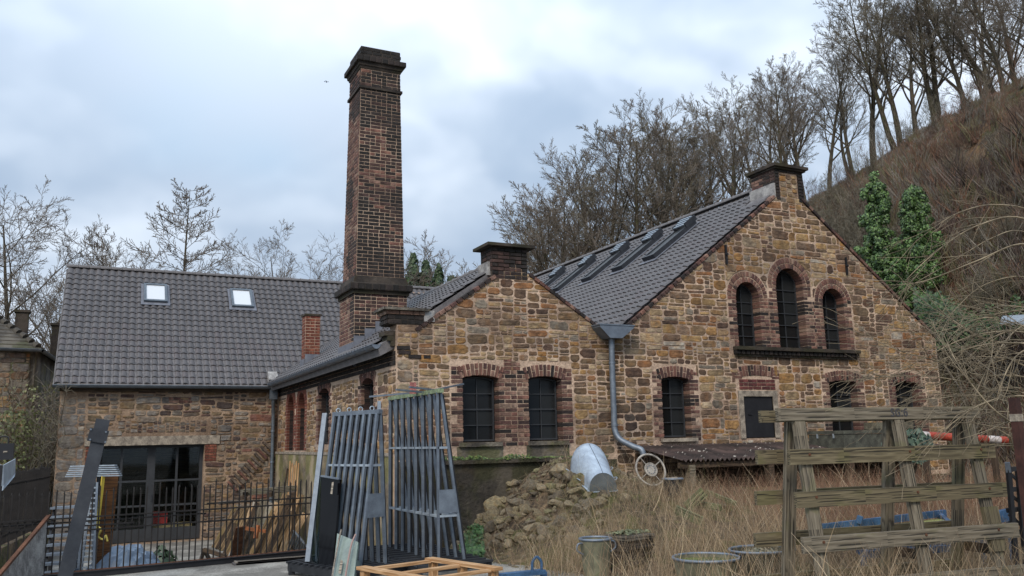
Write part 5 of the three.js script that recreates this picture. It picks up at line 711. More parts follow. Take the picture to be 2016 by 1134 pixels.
{ // rack with zinc profiles, ladder and boards left of the barn door
  const o = at(180, 1150, 12.5); o.y = -0.65; const t = thing('profile_rack', 'steel rack carrying a bundle of long zinc profiles left of the barn door', 'rack', [o.x, o.y, o.z]); const L = (g) => local(g, o);
  for (const [x, y, d] of [[150, 1140, 12.2], [190, 1138, 12.8]]) part(t, 'leg', L(bar(at(184, 928, 12.9), at(x, y, d).setY(-0.65), 0.05, 0.04)), M.zinc);
  for (let i = 0; i < 6; i++) part(t, 'profile', L(bar(at(131 + i * 2, 938 - i * 4, 13.2), at(238 - i * 2, 936 - i * 4, 12.7), 0.05, 0.018)), M.zincBright);
  const k = at(168, 1150, 12.2); k.y = -0.65; const l = thing('ladder', 'light metal ladder leaning on the profile rack beside the dark beam', 'ladder', [k.x, k.y, k.z]); const ra = [at(172, 950, 12.8), at(148, 1145, 12.2)], rb = [at(191, 950, 12.85), at(184, 1145, 12.25)]; ra[1].y = rb[1].y = -0.64;
  for (const r of [ra, rb]) part(l, 'rail', local(bar(r[0], r[1], 0.03, 0.05), k), M.zinc); for (let i = 1; i < 26; i++) part(l, 'rung', local(bar(ra[0].clone().lerp(ra[1], i / 26), rb[0].clone().lerp(rb[1], i / 26), 0.028, 0.022), k), M.zincBright);
  const f = at(200, 1100, 13); f.y = -0.64; const BL = at(189, 1100, 12.9).setY(-0.64), BR = at(214, 1092, 13.1).setY(-0.64); const p = solo('brown_panel', local(slabQuad(BL, BR, at(234, 931, 13.2), at(205, 936, 13.0), 0.045), f), S({ map: tWood, color: lin(0.27, 0.115, 0.035), roughness: 0.7 }), 'tall brown wood panel leaning before the barn door', 'panel'); p.position.copy(f);
  barThing('yellow_strip', 'long yellow strip on the edge of the brown panel', 'strip', null, at(191, 1040, 12.75), at(203.5, 937, 12.85), 0.05, 0.02, S({ color: lin(0.55, 0.42, 0.06) }));
  const yb = at(196, 1050, 12.7); solo('yellow_ribbon', local(pipe([at(190, 1035, 12.7), at(199, 1042, 12.65), at(194, 1056, 12.7), at(204, 1062, 12.65), at(208, 1054, 12.7), at(212, 1066, 12.68)], 0.014, 5, 40), yb), S({ color: lin(0.6, 0.5, 0.12) }), 'loose knot of yellow ribbon hanging at the brown panel', 'ribbon').position.copy(yb);
}
{ // tarpaulin, dark plants, things behind the glass door
  const o = at(262, 1112, 13.2); o.y = -0.65; const n = 20, p = [], uv = [], idx = []; for (let j = 0; j <= n; j++) for (let i = 0; i <= n; i++) { const u = i / n * 2 - 1, v = j / n * 2 - 1, r = Math.max(Math.abs(u), Math.abs(v)) === 0 ? 0 : Math.hypot(u, v) / 1.05, x = u * 0.86, z = v * 0.62; const crease = Math.abs(fbm(u * 2.6 + 4, v * 2.6 + 8, 3, 15) - 0.5) * 0.9 + Math.abs(fbm(u * 7, v * 7, 2, 16) - 0.5) * 0.22; const h = (0.98 - 0.12 * (x + 0.2)) * Math.pow(Math.max(0, 1 - Math.min(1, r) ** 2.0), 0.62) * (1 - 0.28 * smooth(-0.05, 0.9, u)) + 0.25 * (crease - 0.08) * (1 - r * 0.6); p.push(x + (hash2(i, j, 3) - 0.5) * 0.06, Math.max(0.0, h + (hash2(i, j, 4) - 0.5) * 0.09 * (1 - r * r)), z + (hash2(i, j, 5) - 0.5) * 0.05); uv.push(x, z); }
  for (let j = 0; j < n; j++) for (let i = 0; i < n; i++) { const a = j * (n + 1) + i; idx.push(a, a + n + 1, a + 1, a + 1, a + n + 1, a + n + 2); } const g = new THREE.BufferGeometry(); g.setAttribute('position', new THREE.Float32BufferAttribute(p, 3)); g.setAttribute('uv', new THREE.Float32BufferAttribute(uv, 2)); g.setIndex(idx);
  const flatTarp = g.toNonIndexed(); flatTarp.computeVertexNormals(); solo('tarpaulin', flatTarp, S({ map: tMetal, color: lin(0.20, 0.275, 0.37), roughness: 0.42, ...D }), 'crumpled blue-grey tarpaulin heap behind the front fence', 'tarpaulin', null, [o.x, o.y, o.z]);
  for (const [x, y, d, n2, s, lab] of [[318, 1092, 14.3, 420, 0.42, 'dark green leafy plant right of the tarpaulin'], [274, 1082, 14.6, 220, 0.28, 'small dark green plant just behind the tarpaulin'], [186, 1120, 12.9, 160, 0.22, 'low green weeds left of the tarpaulin']]) { const c = at(x, y, d); c.y = -0.65; const t = thing('leafy_plant', lab, 'plant', [c.x, c.y, c.z]); ivyLeaves(t, 'leaves', n2, (R) => { const a = R() * 6.28, e = Math.sqrt(R()); return [V(Math.cos(a) * s * e, 0.1 + (0.75 - 0.4 * e) * R() * 1.25 * s * 2, Math.sin(a) * s * e), V(Math.cos(a), 0.6, Math.sin(a))]; }, 700 + x, [0.04, 0.09], lin(0.015, 0.04, 0.018), lin(0.10, 0.14, 0.08)); part(t, 'stem', merge([0, 1, 2, 3, 4].map((i) => rod(V(0, 0, 0), V(Math.cos(i * 1.3) * s * 0.6, s * 1.1, Math.sin(i * 1.3) * s * 0.6), 0.01, 0.005, 5))), M.bark); }
  const rb = V(-2.92, -0.6, -11.2); solo('red_box', box(0.36, 0.3, 0.3, 0, 0.56, 0), S({ color: lin(0.42, 0.03, 0.03) }), 'red box standing behind the glass of the barn door', 'box', null, [rb.x, rb.y, rb.z]);
  solo('cardboard_box', box(1.0, 0.4, 0.4, 0.3, 0.2, 0), S({ map: tFresh, color: lin(0.45, 0.34, 0.22) }), 'low pale cardboard box under the red box behind the glass', 'box', null, [rb.x, rb.y, rb.z]);
}
{ // lumber leaning in the corner of the yard
  const G = 'boards leaning in the yard corner', R = rng(91), P = (f, t, dt, w, h, mat, label) => { const a = onY(f[0], f[1], -0.63), b = at(t[0], t[1], V().subVectors(a, camera.position).dot(lineTo(1008, 567).normalize()) + dt); barThing('board', label, 'board', G, a, b, w, h, mat, V(0, 0, 1)); };
  for (let i = 0; i < 7; i++) P([420 + 7 * i, 1078 + (i % 3) * 3], [462 + 7.5 * i + R() * 4, 996 + R() * 8], 1.2, 0.10, 0.035, i % 3 === 1 ? M.darkWood : M.tanWood, `${['first', 'second', 'third', 'fourth', 'fifth', 'sixth', 'seventh'][i]} board from the left in the left leaning bundle, ${i % 3 === 1 ? 'dark and weathered' : 'tan and narrow'}`);
  for (let i = 0; i < 5; i++) P([478 + 13 * i, 1098 - i], [505 + 14 * i, 990 - (i % 2) * 6], 1.1, 0.17, 0.025, i % 2 ? M.greyWood : M.whiteBoard, `${['first', 'second', 'third', 'fourth', 'fifth'][i]} wide board from the left in the middle of the lumber, ${i % 2 ? 'grey' : 'whitish'}`);
  for (let i = 0; i < 8; i++) P([508 + 8 * i + R() * 4, 1102 - R() * 6], [562 + 4.5 * i, 972 + R() * 10], 1.4, 0.12, 0.035, [M.tanWood, M.paleWood, M.darkWood, M.tanWood][i % 4], `${['first', 'second', 'third', 'fourth', 'fifth', 'sixth', 'seventh', 'eighth'][i]} long board from the left in the right leaning bundle, ${['tan', 'pale and new', 'dark', 'tan'][i % 4]}`);
  for (let i = 0; i < 4; i++) P([440 + 16 * i, 1100], [462 + 18 * i, 1030 + 6 * i], 0.5, 0.1, 0.03, M.darkWood, `${['first', 'second', 'third', 'fourth'][i]} short dark board from the left at the front of the lumber`);
  for (let i = 0; i < 9; i++) { const s = Math.sin(i * 2.4), x = 440 + i * 14; P([x + 6 * s, 1104 - 2 * (i % 3)], [x + 44 + 14 * s, 1012 - 22 * ((i * 3) % 4) / 3], 0.75 + 0.1 * (i % 3), 0.08 + 0.03 * (i % 3), 0.025, [M.tanWood, M.darkWood, M.paleWood][i % 3], `${['first', 'second', 'third', 'fourth', 'fifth', 'sixth', 'seventh', 'eighth', 'ninth'][i]} board from the left lying askew over the lumber, ${['tan', 'dark', 'pale'][i % 3]}`); }
  const o = at(530, 968, 17.3), t = thing('pallet_stack', 'weathered wooden pallet lying level on top of the leaning lumber', 'pallet', [o.x, o.y, o.z]); for (let i = 0; i < 4; i++) part(t, 'plank', local(bar(at(476, 966 + i * 3, 17.0 + i * 0.25), at(582, 957 + i * 3, 17.8 + i * 0.25), 0.14, 0.025), o), M.greyWood); for (const x of [482, 530, 576]) part(t, 'block', local(bar(at(x, 974, 17.1), at(x + 3, 970, 18.1), 0.09, 0.1), o), M.darkWood); for (const x of [484, 578]) part(t, 'leg', local(bar(at(x, 972, 18.0), at(x, 972, 18.0).setY(-0.65), 0.05, 0.05), o), M.darkWood);
  const s = onY(474, 1100, -0.63); solo('rusty_plate', local(slabQuad(onY(450, 1104, -0.63), onY(472, 1102, -0.63), at(486, 1036, 17.4), at(464, 1040, 17.3), 0.015), s), M.rust, 'brown rusty plate standing in front of the leaning lumber', 'plate').position.copy(s);
  const r = at(505, 1043, 16.8), rt = thing('rusty_bracket', 'orange rusty steel bracket hooked over the lumber', 'bracket', [r.x, r.y, r.z]); part(rt, 'arm', local(bar(at(484, 1040, 16.8), at(524, 1046, 16.8), 0.09, 0.06), r), S({ map: tGrain, color: lin(0.32, 0.12, 0.045) })); part(rt, 'hook', local(bar(at(508, 1034, 16.8), at(503, 1060, 16.7), 0.07, 0.06), r), S({ map: tGrain, color: lin(0.32, 0.12, 0.045) }));
  const h = onY(420, 1108, -0.63), hs = thing('trestle', 'dark wooden trestle on the yard left of the lumber', 'trestle', [h.x, h.y, h.z]); for (const [x0, y0, x1, y1] of [[390, 1118, 402, 1083], [418, 1114, 403, 1083], [425, 1122, 442, 1094], [452, 1112, 442, 1094]]) part(hs, 'leg', local(bar(onY(x0, y0, -0.64), at(x1, y1, 15.9), 0.06, 0.06), h), M.darkWood); part(hs, 'beam', local(bar(at(401, 1082, 15.9), at(446, 1096, 15.9), 0.09, 0.07), h), M.darkWood);
  const q = onY(585, 1092, -0.63), gr = thing('steel_grating', 'grey steel grating leaning beside the glass racks', 'grating', [q.x, q.y, q.z]); for (let i = 0; i < 9; i++) part(gr, 'slat', local(bar(onY(562 + i * 5, 1096, -0.63), at(580 + i * 3.4, 1046 + i * 4, 16.6), 0.04, 0.012, V(0, 0, 1)), q), M.zinc); part(gr, 'edge', local(bar(at(578, 1044, 16.6), at(608, 1080, 16.6), 0.05, 0.03), q), M.zinc);
  for (let i = 0; i < 5; i++) { const a = onX(570 + i * 4, 985, -0.22), b = onX(571 + i * 4.2, 908 + (i % 3) * 4, -0.1); a.y = -0.63; a.x = -0.3; barThing('batten', ['first', 'second', 'third', 'fourth', 'fifth'][i] + ' thin pale batten from the left, standing against the plastered side wall', 'batten', 'pale battens against the side wall', a, b, 0.05, 0.025, M.freshWood, V(1, 0, 0)); }
  barThing('dark_batten', 'short dark batten left of the pale battens at the side wall', 'batten', null, V(-0.3, -0.63, -8.6), onX(566, 922, -0.1), 0.08, 0.03, M.darkWood, V(1, 0, 0));
}
// zinc steel A-frame racks for glass
function glassRack(name, label, near, row, n, H, lo, ro, out, plates) {
  const t = thing(name, label, 'glass rack', [near.x, 0, near.z]), v = out.clone(), step = row.clone().divideScalar(n - 1), tp = near.y, foot = 0.17, P = (i, y, s) => { const k = (tp - y) / (tp - foot); return V(step.x * i, y, step.z * i).addScaledVector(v, (s < 0 ? lerp(-0.025, lo, k) : lerp(0.025, ro, k))); };
  for (let i = 0; i < n; i++) { const fr = part(t, 'a_frame', merge([bar(P(i, tp, -1), P(i, foot, -1), plates.wide, 0.035, v), bar(P(i, tp - 0.01, 1), P(i, foot, 1), 0.04, 0.035, v)]), M.zinc); { const q = v.clone().multiplyScalar(plates.wide / 2 + plates.strip / 2); part(fr, 'dark_side_strip', bar(P(i, tp - 0.02, -1).add(q), P(i, foot, -1).add(q), plates.strip, 0.04, v), M.blackSteel); const q2 = v.clone().multiplyScalar(0.026); part(fr, 'dark_side_strip', bar(P(i, tp - 0.03, 1).add(q2), P(i, foot, 1).add(q2), 0.012, 0.038, v), M.blackSteel); } for (const y of plates.bars) part(fr, 'cross_bar', bar(P(i, y, -1), P(i, y, 1), 0.03, 0.03), M.zincBright); }  // black strips added to darken one side of each leg
  part(t, 'top_rail', bar(V(-step.x * 0.3, tp + 0.02, -step.z * 0.3), V(row.x * 1.04, tp + 0.02, row.z * 1.04), 0.07, 0.06), plates.top);
  for (const y of plates.bars) for (const s of [-1, 1]) part(t, 'side_rail', bar(P(0, y, s), P(n - 1, y, s), 0.025, 0.03), M.zincBright);
  part(t, 'gusset_plate', merge([(() => { const a = P(0, plates.plate, -1), b = P(0, plates.plate, 1), c = P(0, plates.plate + 0.32, 1), d = P(0, plates.plate + 0.32, -1), z = V(0, 0, 0.03); return slabQuad(a.add(z), b.add(z), c.add(z), d.add(z), 0.008); })()]), M.zinc);
  const c = row.clone().multiplyScalar(0.5), rl = row.length() + 0.5, rd = row.clone().normalize(), q = (f, g) => V(0, 0.1, 0).add(c).addScaledVector(rd, f).addScaledVector(v, g), b0 = Math.min(lo, -0.1) - 0.28, b1 = ro + 0.28;
  part(t, 'base', merge([bar(q(-rl / 2, b0), q(rl / 2, b0), 0.06, 0.1), bar(q(-rl / 2, b1), q(rl / 2, b1), 0.06, 0.1), ...[-0.45, 0, 0.45].map((f) => bar(q(f * rl, b0), q(f * rl, b1), 0.06, 0.08))]), M.darkSteel);
  for (let i = 0; i < 12; i++) part(t, 'base_slat', bar(q((i / 11 - 0.5) * rl, b0 - 0.04).add(V(0, 0.065, 0)), q((i / 11 - 0.5) * rl, b1 + 0.04).add(V(0, 0.065, 0)), 0.055, 0.03), M.darkSteel);
  for (const f of [-0.46, 0.46]) for (const g of [b0, b1]) part(t, 'foot', box(0.08, 0.1, 0.08, ...q(f * rl, g).add(V(0, -0.05, 0)).toArray()), M.darkSteel);
  return t;
}
{
  const right = V(0.93, 0, -0.36);
  const t = glassRack('glass_rack', 'left zinc A-frame glass rack with black glass leaning on it', V(-1.09, 2.22, 2.49), V(-0.36, 0, -0.97), 8, 2.2, -0.30, 0.13, right, { bars: [1.50], plate: 0.80, top: M.zinc, wide: 0.045, strip: 0.016 });
  for (let i = 0; i < 4; i++) part(t, 'lifting_eye', new THREE.TorusGeometry(0.03, 0.008, 5, 10).translate(-0.05 - 0.1 * i, 2.29, -0.15 - 0.24 * i), M.zincBright);
  part(t, 'upright', box(0.04, 0.13, 0.04, 0.0, 2.32, 0.02), M.zincBright);
  glassRack('glass_rack', 'right taller zinc A-frame glass rack before the building corner with a pale green top rail', V(-0.28, 2.50, 2.75), V(-0.04, 0, -2.05), 8, 2.5, -0.02, 0.36, V(1, 0, 0), { bars: [1.72, 0.78], plate: 0.82, wide: 0.030, strip: 0.022, top: S({ map: tGrain, color: lin(0.30, 0.40, 0.25) }) });
  [[at(727, 781, 12.6), at(838, 771, 12.9)], [at(806, 762, 12.4), at(868, 769, 12.9)], [at(835, 772, 12.6), at(912, 756, 13.4)], [at(780, 767, 12.2), at(830, 772, 12.6)]].forEach(([a, b], i) => barThing('steel_tube', ['grey steel tube lying across the right rack top, pointing left', 'short steel tube across the right rack top', 'grey steel tube on the right rack pointing toward the window', 'short steel tube end at the left of the right rack top'][i], 'tube', null, a, b, 0.035, 0.025, M.zinc));
  const tagp = at(813, 764, 12.75); solo('pink_tag', box(0.10, 0.17, 0.012), S({ map: tGrain, color: lin(0.50, 0.20, 0.19) }), 'pink plate with a hole standing on the right rack top', 'plate', null, [tagp.x, tagp.y, tagp.z]);
  const lp = at(606, 1106, 11.9); barThing('rack_post', 'single zinc post leaning left of the black glass', 'post', null, lp, at(640, 814, 12.8), 0.07, 0.05, M.zinc);
  const bl = at(627, 1111, 11.72), g1 = solo('black_glass', local(slabQuad(bl, at(655, 1117, 11.6), at(669, 944, 12.0), at(633, 938, 12.15), 0.05), bl), M.blackGlass, 'tall black glass sheet with a white sticker leaning on the left rack', 'glass sheet'); g1.position.copy(bl);
  part(g1, 'sticker', local(slabQuad(at(650.5, 972, 11.9), at(654, 973, 11.89), at(657, 949, 11.95), at(653.5, 949, 11.96), 0.004), bl), M.whiteBoard); part(g1, 'edge', local(bar(at(633, 937, 12.13), at(669, 943, 11.98), 0.05, 0.02), bl), M.zinc);
  const cg = at(609, 1101, 12.0), g2 = solo('clear_glass', local(slabQuad(cg, bl.clone().add(V(-0.005, 0, 0)), at(632, 938, 12.16), at(629, 935, 12.6), 0.008), cg), new THREE.MeshPhysicalMaterial({ color: lin(0.45, 0.56, 0.56), roughness: 0.04, transmission: 1, thickness: 0 }), 'clear greenish glass sheet left of the black glass', 'glass sheet'); g2.position.copy(cg);
  const gg = at(652, 1130, 11.1), gm = new THREE.MeshPhysicalMaterial({ map: tMetal, color: lin(0.40, 0.50, 0.45), roughness: 0.16, transmission: 0.35, thickness: 0 });
  const g3 = solo('pale_glass_stack', local(slabQuad(at(654, 1140, 11.0), at(695, 1152, 10.9), at(705, 1067, 11.2), at(664, 1050, 11.4), 0.05), gg), gm, 'pale green glass panes strapped together before the left rack', 'glass panes'); g3.position.copy(gg);
  part(g3, 'strap', local(pipe([at(672, 1042, 11.3), at(668, 1060, 11.26), at(660, 1100, 11.1), at(654, 1135, 10.95)], 0.012, 6, 20), gg), M.fascia); part(g3, 'strap', local(pipe([at(700, 1052, 11.25), at(693, 1068, 11.15), at(686, 1100, 11.02), at(678, 1148, 10.85)], 0.012, 6, 20), gg), S({ color: lin(0.32, 0.22, 0.20) }));
  part(g3, 'edge_pane', local(slabQuad(at(696, 1152, 11.0), at(706, 1148, 11.2), at(710, 1106, 11.3), at(700, 1100, 11.15), 0.02), gg), gm);
  part(g3, 'sticker', local(slabQuad(at(666, 1128, 10.98), at(671, 1130, 10.97), at(675, 1105, 11.04), at(671, 1101, 11.06), 0.004), gg), M.whiteBoard);
}
{ // new timber frame in front
  const O = V(-0.98, 0, 4.34), u = V(-0.97, 0, 0.25), v = V(0.27, 0, 0.96), t = thing('timber_frame', 'new pale timber pallet frame in front of the racks at the bottom edge', 'pallet', [O.x, 0, O.z]); const Q = (a, b, y) => V(0, y, 0).addScaledVector(u, a).addScaledVector(v, b);
  for (const a of [0.05, 0.97]) part(t, 'top_board', bar(Q(a, -0.02, 0.44), Q(a, 1.25, 0.44), 0.12, 0.035), M.freshWood); for (const b of [0.07, 0.62, 1.16]) part(t, 'cross_board', bar(Q(0.11, b, 0.425), Q(0.91, b, 0.425), 0.08, 0.03), M.freshWood);
  for (const a of [0.05, 0.97]) for (const b of [0.07, 0.62, 1.16]) part(t, 'post', bar(Q(a, b, 0), Q(a, b, 0.42), 0.09, 0.075, u), M.freshWood); for (const a of [0.05, 0.97]) part(t, 'bottom_board', bar(Q(a, -0.02, 0.06), Q(a, 1.25, 0.06), 0.12, 0.02), M.freshWood);
  const bb = at(984, 1134, 9.5), b2 = at(1070, 1125, 9.8), t2 = thing('blue_beam', 'blue steel lifting beam with a shackle at the bottom edge', 'steel beam', [bb.x, bb.y, bb.z]); part(t2, 'beam', local(merge([bar(bb, b2, 0.10, 0.05)]), bb), M.blue); const lp = at(1057, 1118, 9.76).sub(bb); part(t2, 'shackle', pipe([V(lp.x - 0.06, lp.y - 0.02, lp.z), V(lp.x - 0.055, lp.y + 0.07, lp.z), V(lp.x, lp.y + 0.12, lp.z), V(lp.x + 0.055, lp.y + 0.07, lp.z), V(lp.x + 0.06, lp.y - 0.02, lp.z)], 0.016, 8, 24), M.blue); for (const p of [bb, b2]) part(t2, 'leg', local(bar(p.clone(), p.clone().setY(0), 0.06, 0.06), bb), M.blue);
}
// rubble heap: single stones, then small debris
{
  const R = rng(123), rock = (s) => { const Q = rng(s), pts = []; for (let i = 0; i < 16; i++) { const a = Q() * 6.28, b = Math.acos(2 * Q() - 1), k = 0.8 + 0.3 * Q(); pts.push(V(Math.sin(b) * Math.cos(a) * k, Math.cos(b) * 0.55 * k, Math.sin(b) * Math.sin(a) * 0.75 * k)); } return uvBox(new ConvexGeometry(pts)); };
  const shapes = [1, 2, 3, 4, 5, 6, 7, 8].map((i) => rock(i * 17)), tones = [lin(0.30, 0.265, 0.18), lin(0.39, 0.345, 0.25), lin(0.24, 0.215, 0.165), lin(0.35, 0.315, 0.21), lin(0.19, 0.17, 0.135), lin(0.28, 0.27, 0.155)], geos = shapes.flatMap((g) => tones.map((c) => paint(g.clone(), c)));
  const put = (x, y, s, label, group, gi) => { const p = onGarden(x, y); const m = solo('rubble_stone', geos[gi ?? Math.floor(R() * geos.length)], M.stone, label, 'stone', group, [p.x, gardenH(p.x, p.z) + s * 0.28, p.z]); m.rotation.set((R() - 0.5) * 0.9, R() * 6.28, (R() - 0.5) * 0.9); m.scale.set(s, s * (0.8 + 0.4 * R()), s); return m; };
  put(1012, 950, 0.26, 'large upright mossy slab at the top of the rubble heap', null, 3); put(968, 1000, 0.30, 'long olive stone block at the left middle of the rubble heap', null, 9); put(1050, 965, 0.2, 'flat light stone under the zinc bath on the rubble heap', null, 14); put(946, 980, 0.15, 'mossy yellowish stone at the left edge of the rubble heap', null, 5); const w = put(1048, 964, 0.07, 'small whitish stone lying high on the rubble heap', null, 7); w.material = S({ color: lin(0.8, 0.78, 0.74), vertexColors: true, map: tStone });
  for (let i = 0; i < 220; i++) { const f = R(), y = 935 + 150 * Math.pow(R(), 0.9), x = lerp(905, 1190, f); if (y < 1000 - (x - 905) * 0.75 + 8 || y > 1085 - (x - 905) * 0.06) continue; put(x, y, 0.09 + 0.17 * R() * R(), 'angular sandstone rubble stone lying loose on the heap under the windows', 'loose stones of the rubble heap'); }
  for (let i = 0; i < 16; i++) put(1200 + 240 * R(), 950 + 70 * R(), 0.06 + 0.09 * R(), 'stone half hidden in dry stalks right of the zinc bath', 'stones in the dry stalks');
  const l = []; for (let i = 0; i < 900; i++) { const x = 0.8 + 4.6 * R(), z = 0.2 + 3.4 * Math.sqrt(R()) * R(), s = 0.02 + 0.06 * R() * R(); l.push([new THREE.Matrix4().makeRotationFromEuler(new THREE.Euler(R() * 6, R() * 6, R() * 6)).setPosition(x, gardenH(x, z) + s * 0.3, z).scale(V(s, s, s)), tones[Math.floor(R() * 6)].clone().multiplyScalar(0.7 + 0.5 * R())]); }
  const m = instanced(scene, 'rubble_debris', shapes[2], M.brickCopies, l); m.userData.label = 'small stone debris over the rubble heap'; m.userData.category = 'rubble';
}
{ // zinc bath lying upside down, wheel, buckets and tubs
  const F = onGarden(1188, 968), back = V(0.24, 0, -0.97).normalize(), side = V(0.97, 0, 0.24).normalize(), t = thing('zinc_bath', 'upturned pale zinc hip bath lying on the rubble heap below the downpipe', 'bath tub', [F.x, F.y, F.z]);
  const L = 0.86, n = 16, m = 14, p = [], idx = []; const sec = (k) => { const w = lerp(0.235, 0.345, sm(k)), h = lerp(0.30, 0.56, Math.pow(k, 0.75)); return [w, h]; }; const ctr = (k) => V(0, 0, 0).addScaledVector(back, L * k).add(V(0, 0.30 * k, 0));
  for (let i = 0; i <= n; i++) { const k = i / n, [w, h] = sec(k), c = ctr(k), end = k > 0.82 ? Math.sqrt(Math.max(0.0, 1 - ((k - 0.82) / 0.18) ** 2)) : 1; for (let j = 0; j <= m; j++) { const a = Math.PI * (1 - j / m), x = Math.cos(a), y = Math.pow(Math.sin(a), 0.75); p.push(c.x + side.x * x * w * (0.55 + 0.45 * end), c.y + y * h * (0.25 + 0.75 * end), c.z + side.z * x * w * (0.55 + 0.45 * end)); } }
  for (let i = 0; i < n; i++) for (let j = 0; j < m; j++) { const a = i * (m + 1) + j; idx.push(a, a + 1, a + m + 1, a + 1, a + m + 2, a + m + 1); } const g = new THREE.BufferGeometry(); g.setAttribute('position', new THREE.Float32BufferAttribute(p, 3)); g.setIndex(idx); g.computeVertexNormals(); const u = new Float32Array(p.length / 3 * 2); for (let i = 0; i < p.length / 3; i++) { u[i * 2] = p[i * 3] + p[i * 3 + 1]; u[i * 2 + 1] = p[i * 3 + 2]; } g.setAttribute('uv', new THREE.BufferAttribute(u, 2));
  const zb = S({ map: tMetal, color: lin(0.46, 0.555, 0.65), metalness: 0.15, roughness: 0.5, ...D }); part(t, 'shell', g, zb);
  const [w0, h0] = sec(0), arc = []; for (let j = 0; j <= m; j++) { const a = Math.PI * (1 - j / m); arc.push(new THREE.Vector2(Math.cos(a) * w0 * 0.985, Math.pow(Math.sin(a), 0.75) * h0 * 0.985)); } const eg = new THREE.ExtrudeGeometry(new THREE.Shape(arc), { depth: 0.01, bevelEnabled: false }); eg.applyMatrix4(new THREE.Matrix4().makeBasis(side, UP, back.clone().negate())); part(t, 'foot_end', uvBox(eg), S({ map: tMetal, color: lin(0.115, 0.128, 0.128), roughness: 0.7 }));
  const rim = []; for (const s of [-1, 1]) { const l = []; for (let i = 0; i <= 8; i++) { const k = i / 8 * 0.86, [w] = sec(k); l.push(ctr(k).addScaledVector(side, s * (w + 0.008))); } rim.push(pipe(l, 0.014, 6, 20)); } rim.push(pipe([V().addScaledVector(side, -w0), V().addScaledVector(side, w0)], 0.013, 6, 4)); part(t, 'rim', merge(rim), zb);
  for (const s of [-1, 1]) for (const k of [0.3, 0.8]) { const c = ctr(k).addScaledVector(side, s * sec(k)[0]); part(t, 'handle', pipe([c.clone().add(V(0, 0.06, 0)), c.clone().addScaledVector(side, s * 0.07).add(V(0, 0.10, 0)), c.clone().addScaledVector(side, s * 0.08).addScaledVector(back, 0.09).add(V(0, 0.12, 0)), c.clone().addScaledVector(back, 0.14).add(V(0, 0.08, 0))], 0.008, 6, 16), zb); }
  part(t, 'seam', pipe(Array.from({ length: 9 }, (_, i) => { const k = i / 8 * 0.8; return ctr(k).add(V(0, sec(k)[1] + 0.002, 0)); }), 0.006, 5, 20), M.zinc);
  // wheel
  const wc = onGarden(1290, 962), wd = V().subVectors(wc, camera.position).dot(V(0, 0, -1).applyQuaternion(camera.quaternion)), wp = at(1281, 925, wd), wt = thing('handwheel', 'pale grey spoked wheel with a perforated hub right of the zinc bath', 'wheel', [wp.x, wp.y, wp.z], 0); const gm = S({ map: tGrain, color: lin(0.46, 0.45, 0.42), roughness: 0.7 });
  const mk = (g) => g.rotateZ(0.3).rotateX(-0.35).rotateY(-0.1); part(wt, 'rim', mk(uvBox(new THREE.TorusGeometry(0.275, 0.019, 8, 40))), gm); part(wt, 'hub', mk(merge([uvBox(new THREE.CylinderGeometry(0.115, 0.115, 0.035, 24).rotateX(Math.PI / 2)), uvBox(new THREE.TorusGeometry(0.115, 0.01, 6, 24).translate(0, 0, 0.015))])), gm); for (let i = 0; i < 4; i++) { const a = i * Math.PI / 2 + 0.3; part(wt, 'spoke', mk(rod(V(Math.cos(a) * 0.11, Math.sin(a) * 0.11, 0), V(Math.cos(a) * 0.27, Math.sin(a) * 0.27, 0), 0.009, 0.009, 6)), gm); } for (let i = 0; i < 12; i++) { const a = i / 12 * 6.28; part(wt, 'rivet', mk(new THREE.CylinderGeometry(0.011, 0.011, 0.01, 7).rotateX(Math.PI / 2).translate(Math.cos(a) * 0.075, Math.sin(a) * 0.075, 0.02)), M.zincDark); }
  // vessels turned on a lathe, open at the top
  const vessel = (name, label, cat, c, rb, rt2, h, mat, squash = 1) => { const v = thing(name, label, cat, [c.x, c.y, c.z]); const pr = [[0.001, 0.01], [rb, 0.012], [rb, 0.0], [lerp(rb, rt2, 0.5) * 1.015, h * 0.5], [rt2, h - 0.02]].map(([x, y]) => new THREE.Vector2(x, y)), inn = [[rt2 - 0.012, h - 0.01], [lerp(rb, rt2, 0.5), h * 0.5], [rb - 0.02, 0.03], [0.001, 0.03]].map(([x, y]) => new THREE.Vector2(x, y)); const sq = (g) => g.scale(1, 1, squash); part(v, 'shell', sq(uvBox(new THREE.LatheGeometry(pr, 36))), mat); part(v, 'inside', sq(uvBox(new THREE.LatheGeometry(inn, 36))), mat); part(v, 'rim', sq(uvBox(new THREE.TorusGeometry(rt2, 0.017, 8, 44).rotateX(Math.PI / 2).translate(0, h - 0.01, 0))), M.zinc); return v; };
  const mossZinc = S({ map: tMoss, color: lin(1.25, 1.4, 1.12), roughness: 0.7, ...D }), darkTub = S({ map: tMoss, color: lin(0.55, 0.6, 0.5), roughness: 0.8, ...D }), green = S({ map: tMoss, color: lin(1.6, 2.2, 0.9), roughness: 0.5 });
  const c1 = at(1172, 1062, 11); c1.y = gardenH(c1.x, c1.z) - 0.01; const bk = vessel('zinc_bucket', 'tall mossy zinc bucket with two handles standing in the dry stalks', 'bucket', c1, 0.15, 0.205, at(1172, 1059, 11).y - c1.y, mossZinc); const bh = at(1172, 1059, 11).y - c1.y; for (const s of [-1, 1]) part(bk, 'handle', pipe([V(s * 0.2, bh - 0.05, 0.02), V(s * 0.27, bh - 0.06, 0.02), V(s * 0.29, bh - 0.13, 0.02), V(s * 0.2, bh - 0.19, 0.02)], 0.012, 6, 16), M.zinc);
  part(bk, 'soil', new THREE.CircleGeometry(0.185, 24).rotateX(-Math.PI / 2).translate(0, bh - 0.07, 0), M.soil);
